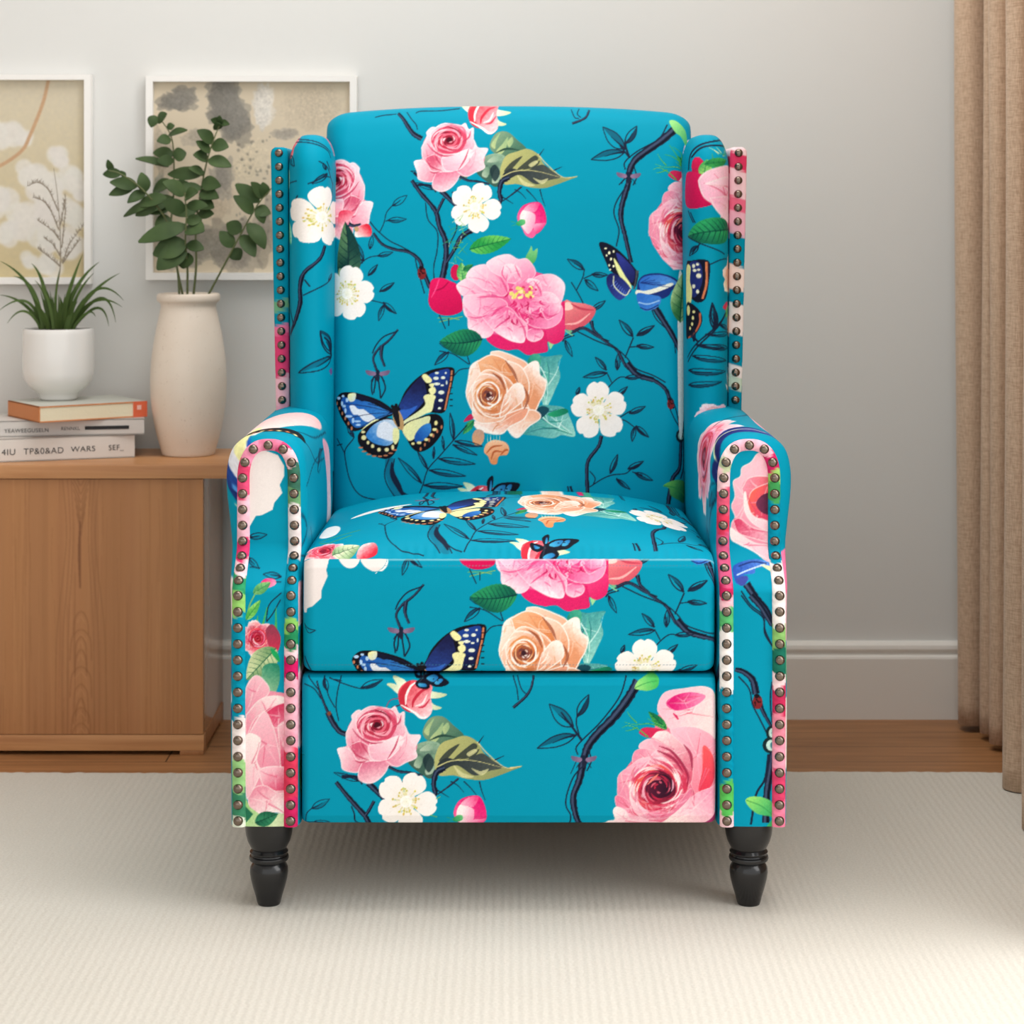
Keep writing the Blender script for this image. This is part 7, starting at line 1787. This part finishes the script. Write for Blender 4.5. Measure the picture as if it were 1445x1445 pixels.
# feathery plume
zl = 1 / 4.8167
def Q(p): return G(p[0] * zl, 100 + p[1] * zl, .012)
PLU = plain('dry_plume', (140, 128, 112), .8)
bm = bmesh.new()
tube(bm, [Q(p) for p in spline(np.array([(360, 1760), (385, 1500), (410, 1330), (410, 1130), (400, 950), (385, 800), (365, 660)]), 5)], .0012, .0004, 6)
for pl in ([(410, 1330), (340, 1270), (260, 1210)], [(410, 1260), (360, 1180), (300, 1135)], [(405, 1150), (350, 1080), (260, 1020)], [(400, 1080), (350, 960), (300, 890), (230, 860)], [(395, 950), (330, 810), (260, 760), (190, 780)], [(430, 1300), (470, 1180), (560, 1060)], [(425, 1310), (480, 1230), (540, 1150)], [(420, 1200), (440, 1000), (445, 860)], [(410, 1050), (430, 950), (440, 880)]):
    sp = spline(np.array(pl, float), 6)
    tube(bm, [Q(p) for p in sp], .0011, .0004, 5)
    for k in range(len(sp)):
        for j in range(4):
            a = sp[k]; tube(bm, [Q(a), Q((a[0] + rl.uniform(-16, 16), a[1] + rl.uniform(-34, 8)))], .0006, .0002, 4)
bm_obj('plume', bm, PLU, pot_root)

# ---- pictures ----------------------------------------------------------------------------
FRM = plain('white_frame', (240, 238, 234), .45)
def art_sheet(name, cv, x0, x1, z0, z1, y, parent, px0, px1, py0, py1, mat):
    nx, nz = 300, 380
    gx = np.linspace(x0, x1, nx); gz = np.linspace(z1, z0, nz)
    P = np.zeros((nz, nx, 3)); P[..., 0] = gx; P[..., 1] = y; P[..., 2] = gz[:, None]
    U, V = np.meshgrid(np.linspace(px0, px1, nx), np.linspace(py0, py1, nz))
    return sheet(name, P, Sampler(cv)(U, V), mat, parent)
def art_mat():
    m, nt, b = newmat('print_paper'); at = N(nt, 'ShaderNodeAttribute', attribute_name='print'); nt.links.new(at.outputs['Color'], b.inputs['Base Color']); b.inputs['Roughness'].default_value = .7; b.inputs['Specular IOR Level'].default_value = .2
    return m
ART = art_mat()
DA = D_WALL - .022
def frame(px0, px1, py0, py1, bw, label, cv, ipx):
    x0, x1, z1, z0 = X(px0, DA), X(px1, DA), Zt(py0, DA), Zt(py1, DA); bw = bw * DA / F
    y0 = DA - D0
    root = empty('picture_frame', ((x0 + x1) / 2, Y_WALL - .001, z0), label, 'picture')
    bm = bmesh.new(); o = root.location
    def bx(a, b, c, d): add_box(bm, a - o.x, b - o.x, y0 - o.y, -.0005, c - o.z, d - o.z)
    bx(x0, x0 + bw, z0, z1); bx(x1 - bw, x1, z0, z1); bx(x0 + bw, x1 - bw, z1 - bw * .8, z1); bx(x0 + bw, x1 - bw, z0, z0 + bw)
    bm_obj('frame', bm, FRM, root, smooth=False)
    a = art_sheet('artwork', cv, x0 + bw - o.x, x1 - bw - o.x, z0 + bw - o.z, z1 - bw * .8 - o.z, -.008, root, *ipx, ART)
    return root
cv1 = Canvas(-130, 110, 122, 392, 3, (206, 194, 166)); r1 = np.random.RandomState(6)
cv1.poly([(-130, 110), (122, 110), (122, 392), (-130, 392)], (210, 200, 178), (202, 186, 146), (0, 110), (0, 392))
WB = (222, 218, 210)
for (x, y, rr) in ((8, 195, 26), (-20, 190, 28), (32, 195, 12), (78, 222, 18), (40, 240, 24), (95, 250, 20), (60, 265, 30), (105, 270, 18), (0, 290, 26), (30, 310, 28), (75, 300, 30), (100, 310, 22), (-60, 300, 40), (60, 340, 22), (10, 330, 20), (40, 365, 14), (95, 340, 24), (70, 372, 20), (-100, 200, 30), (-80, 360, 26)):
    for k in range(5):
        a = r1.uniform(0, 6.28); dot(cv1, x + rr * .4 * math.cos(a), y + rr * .4 * math.sin(a), rr * r1.uniform(.5, .8), rr * r1.uniform(.5, .8), tuple(v + r1.uniform(-1, 1) for v in WB), 14, .8)
blur(cv1, 6)
cv1.stroke([(66, 112), (58, 145), (40, 190), (28, 212), (0, 232), (-40, 250)], 5, (196, 160, 126)); blur(cv1, 2)
frame(-134, 128, 105, 401, 9.5, 'white framed floral print hanging left of the eucalyptus, cut off at the left', cv1, (-126, 119, 112, 392))
cv2 = Canvas(212, 110, 497, 392, 3, (214, 200, 176)); r2 = np.random.RandomState(12)
def blot(x, y, rx, ry, c, n=9, al=.55):
    for k in range(n):
        pts = []
        ox, oy = r2.uniform(-.5, .5) * rx, r2.uniform(-.5, .5) * ry; s = r2.uniform(.35, .75)
        for a in np.linspace(0, 6.28, 22)[:-1]:
            q = s * r2.uniform(.7, 1.25); pts.append((x + ox + rx * q * math.cos(a), y + oy + ry * q * math.sin(a)))
        dj = r2.uniform(-10, 10); cv2.poly(pts, tuple(v + dj for v in c), alpha=al, grain=.12)
GR = (134, 130, 122)
blot(245, 140, 30, 20, GR); blot(310, 135, 28, 34, GR, 14); blot(330, 175, 26, 30, GR, 12); blot(300, 160, 24, 20, GR, 5); blot(275, 190, 24, 16, (170, 160, 144), 6)
blot(226, 210, 16, 40, (176, 164, 146), 8); blot(222, 300, 14, 60, (150, 150, 136), 10); blot(300, 280, 26, 40, (196, 180, 158), 8); blot(310, 255, 18, 30, (150, 144, 134), 8); blot(330, 350, 40, 40, (150, 142, 130), 14); blot(375, 330, 20, 50, (160, 150, 136), 8)
blot(370, 150, 18, 40, (220, 214, 204), 10, .6); blot(430, 150, 50, 36, (204, 190, 168), 8, .4); blot(400, 190, 20, 12, (170, 162, 150), 6); blot(350, 230, 30, 30, (216, 202, 176), 6); blot(440, 300, 50, 70, (190, 180, 160), 8, .4); blot(270, 350, 50, 36, (146, 140, 128), 10, .5)
for k in range(60): dot(cv2, r2.uniform(330, 380), r2.uniform(190, 330), r2.uniform(1, 3), r2.uniform(1, 3), (120, 116, 108), 7, .6)
blur(cv2, 2)
frame(205.5, 503.5, 107, 395, 10, 'white framed abstract grey and beige print behind the eucalyptus vase', cv2, (214, 495, 114, 388))

# ================================================================== LIGHT, CAMERA
def area(name, loc, target, size, power, col, sy=None, spread=None):
    l = bpy.data.lights.new(name, 'AREA'); l.energy = power; l.color = col; l.size = size
    if sy: l.shape = 'RECTANGLE'; l.size_y = sy
    if spread: l.spread = spread
    o = bpy.data.objects.new(name, l); C.objects.link(o); o.location = loc
    o.rotation_euler = (Vector(target) - Vector(loc)).to_track_quat('-Z', 'Y').to_euler(); return o
area('window_daylight', (1.55, -.70, 1.5), (-.3, -.35, .4), 1.5, 29, (1., .99, .98), 2.0)
area('ceiling_softbox', (.2, .12, 2.48), (.2, .2, 0), 1.6, 29, (1., .99, .98), 1.2)
wd = bpy.data.worlds.new('daylight'); bpy.context.scene.world = wd; wd.use_nodes = True
bg = wd.node_tree.nodes['Background']; bg.inputs['Color'].default_value = (1., .995, .985, 1); bg.inputs['Strength'].default_value = 1.25
cam = bpy.data.cameras.new('camera'); co = bpy.data.objects.new('camera', cam); C.objects.link(co)
co.location = (0, -D0, HC); co.rotation_euler = (PI / 2, 0, 0)
cam.sensor_width = 36; cam.lens = F / 1445 * 36; cam.shift_x = (722.5 - XC) / 1445; cam.shift_y = -(722.5 - YC) / 1445
cam.clip_start = .05
cam.dof.use_dof = True; cam.dof.focus_distance = 2.72; cam.dof.aperture_fstop = 7.5
sc = bpy.context.scene; sc.camera = co
sc.view_settings.view_transform = 'Standard'; sc.view_settings.look = 'None'; sc.view_settings.gamma = 1; sc.view_settings.use_curve_mapping = False
sc.view_settings.exposure = .13
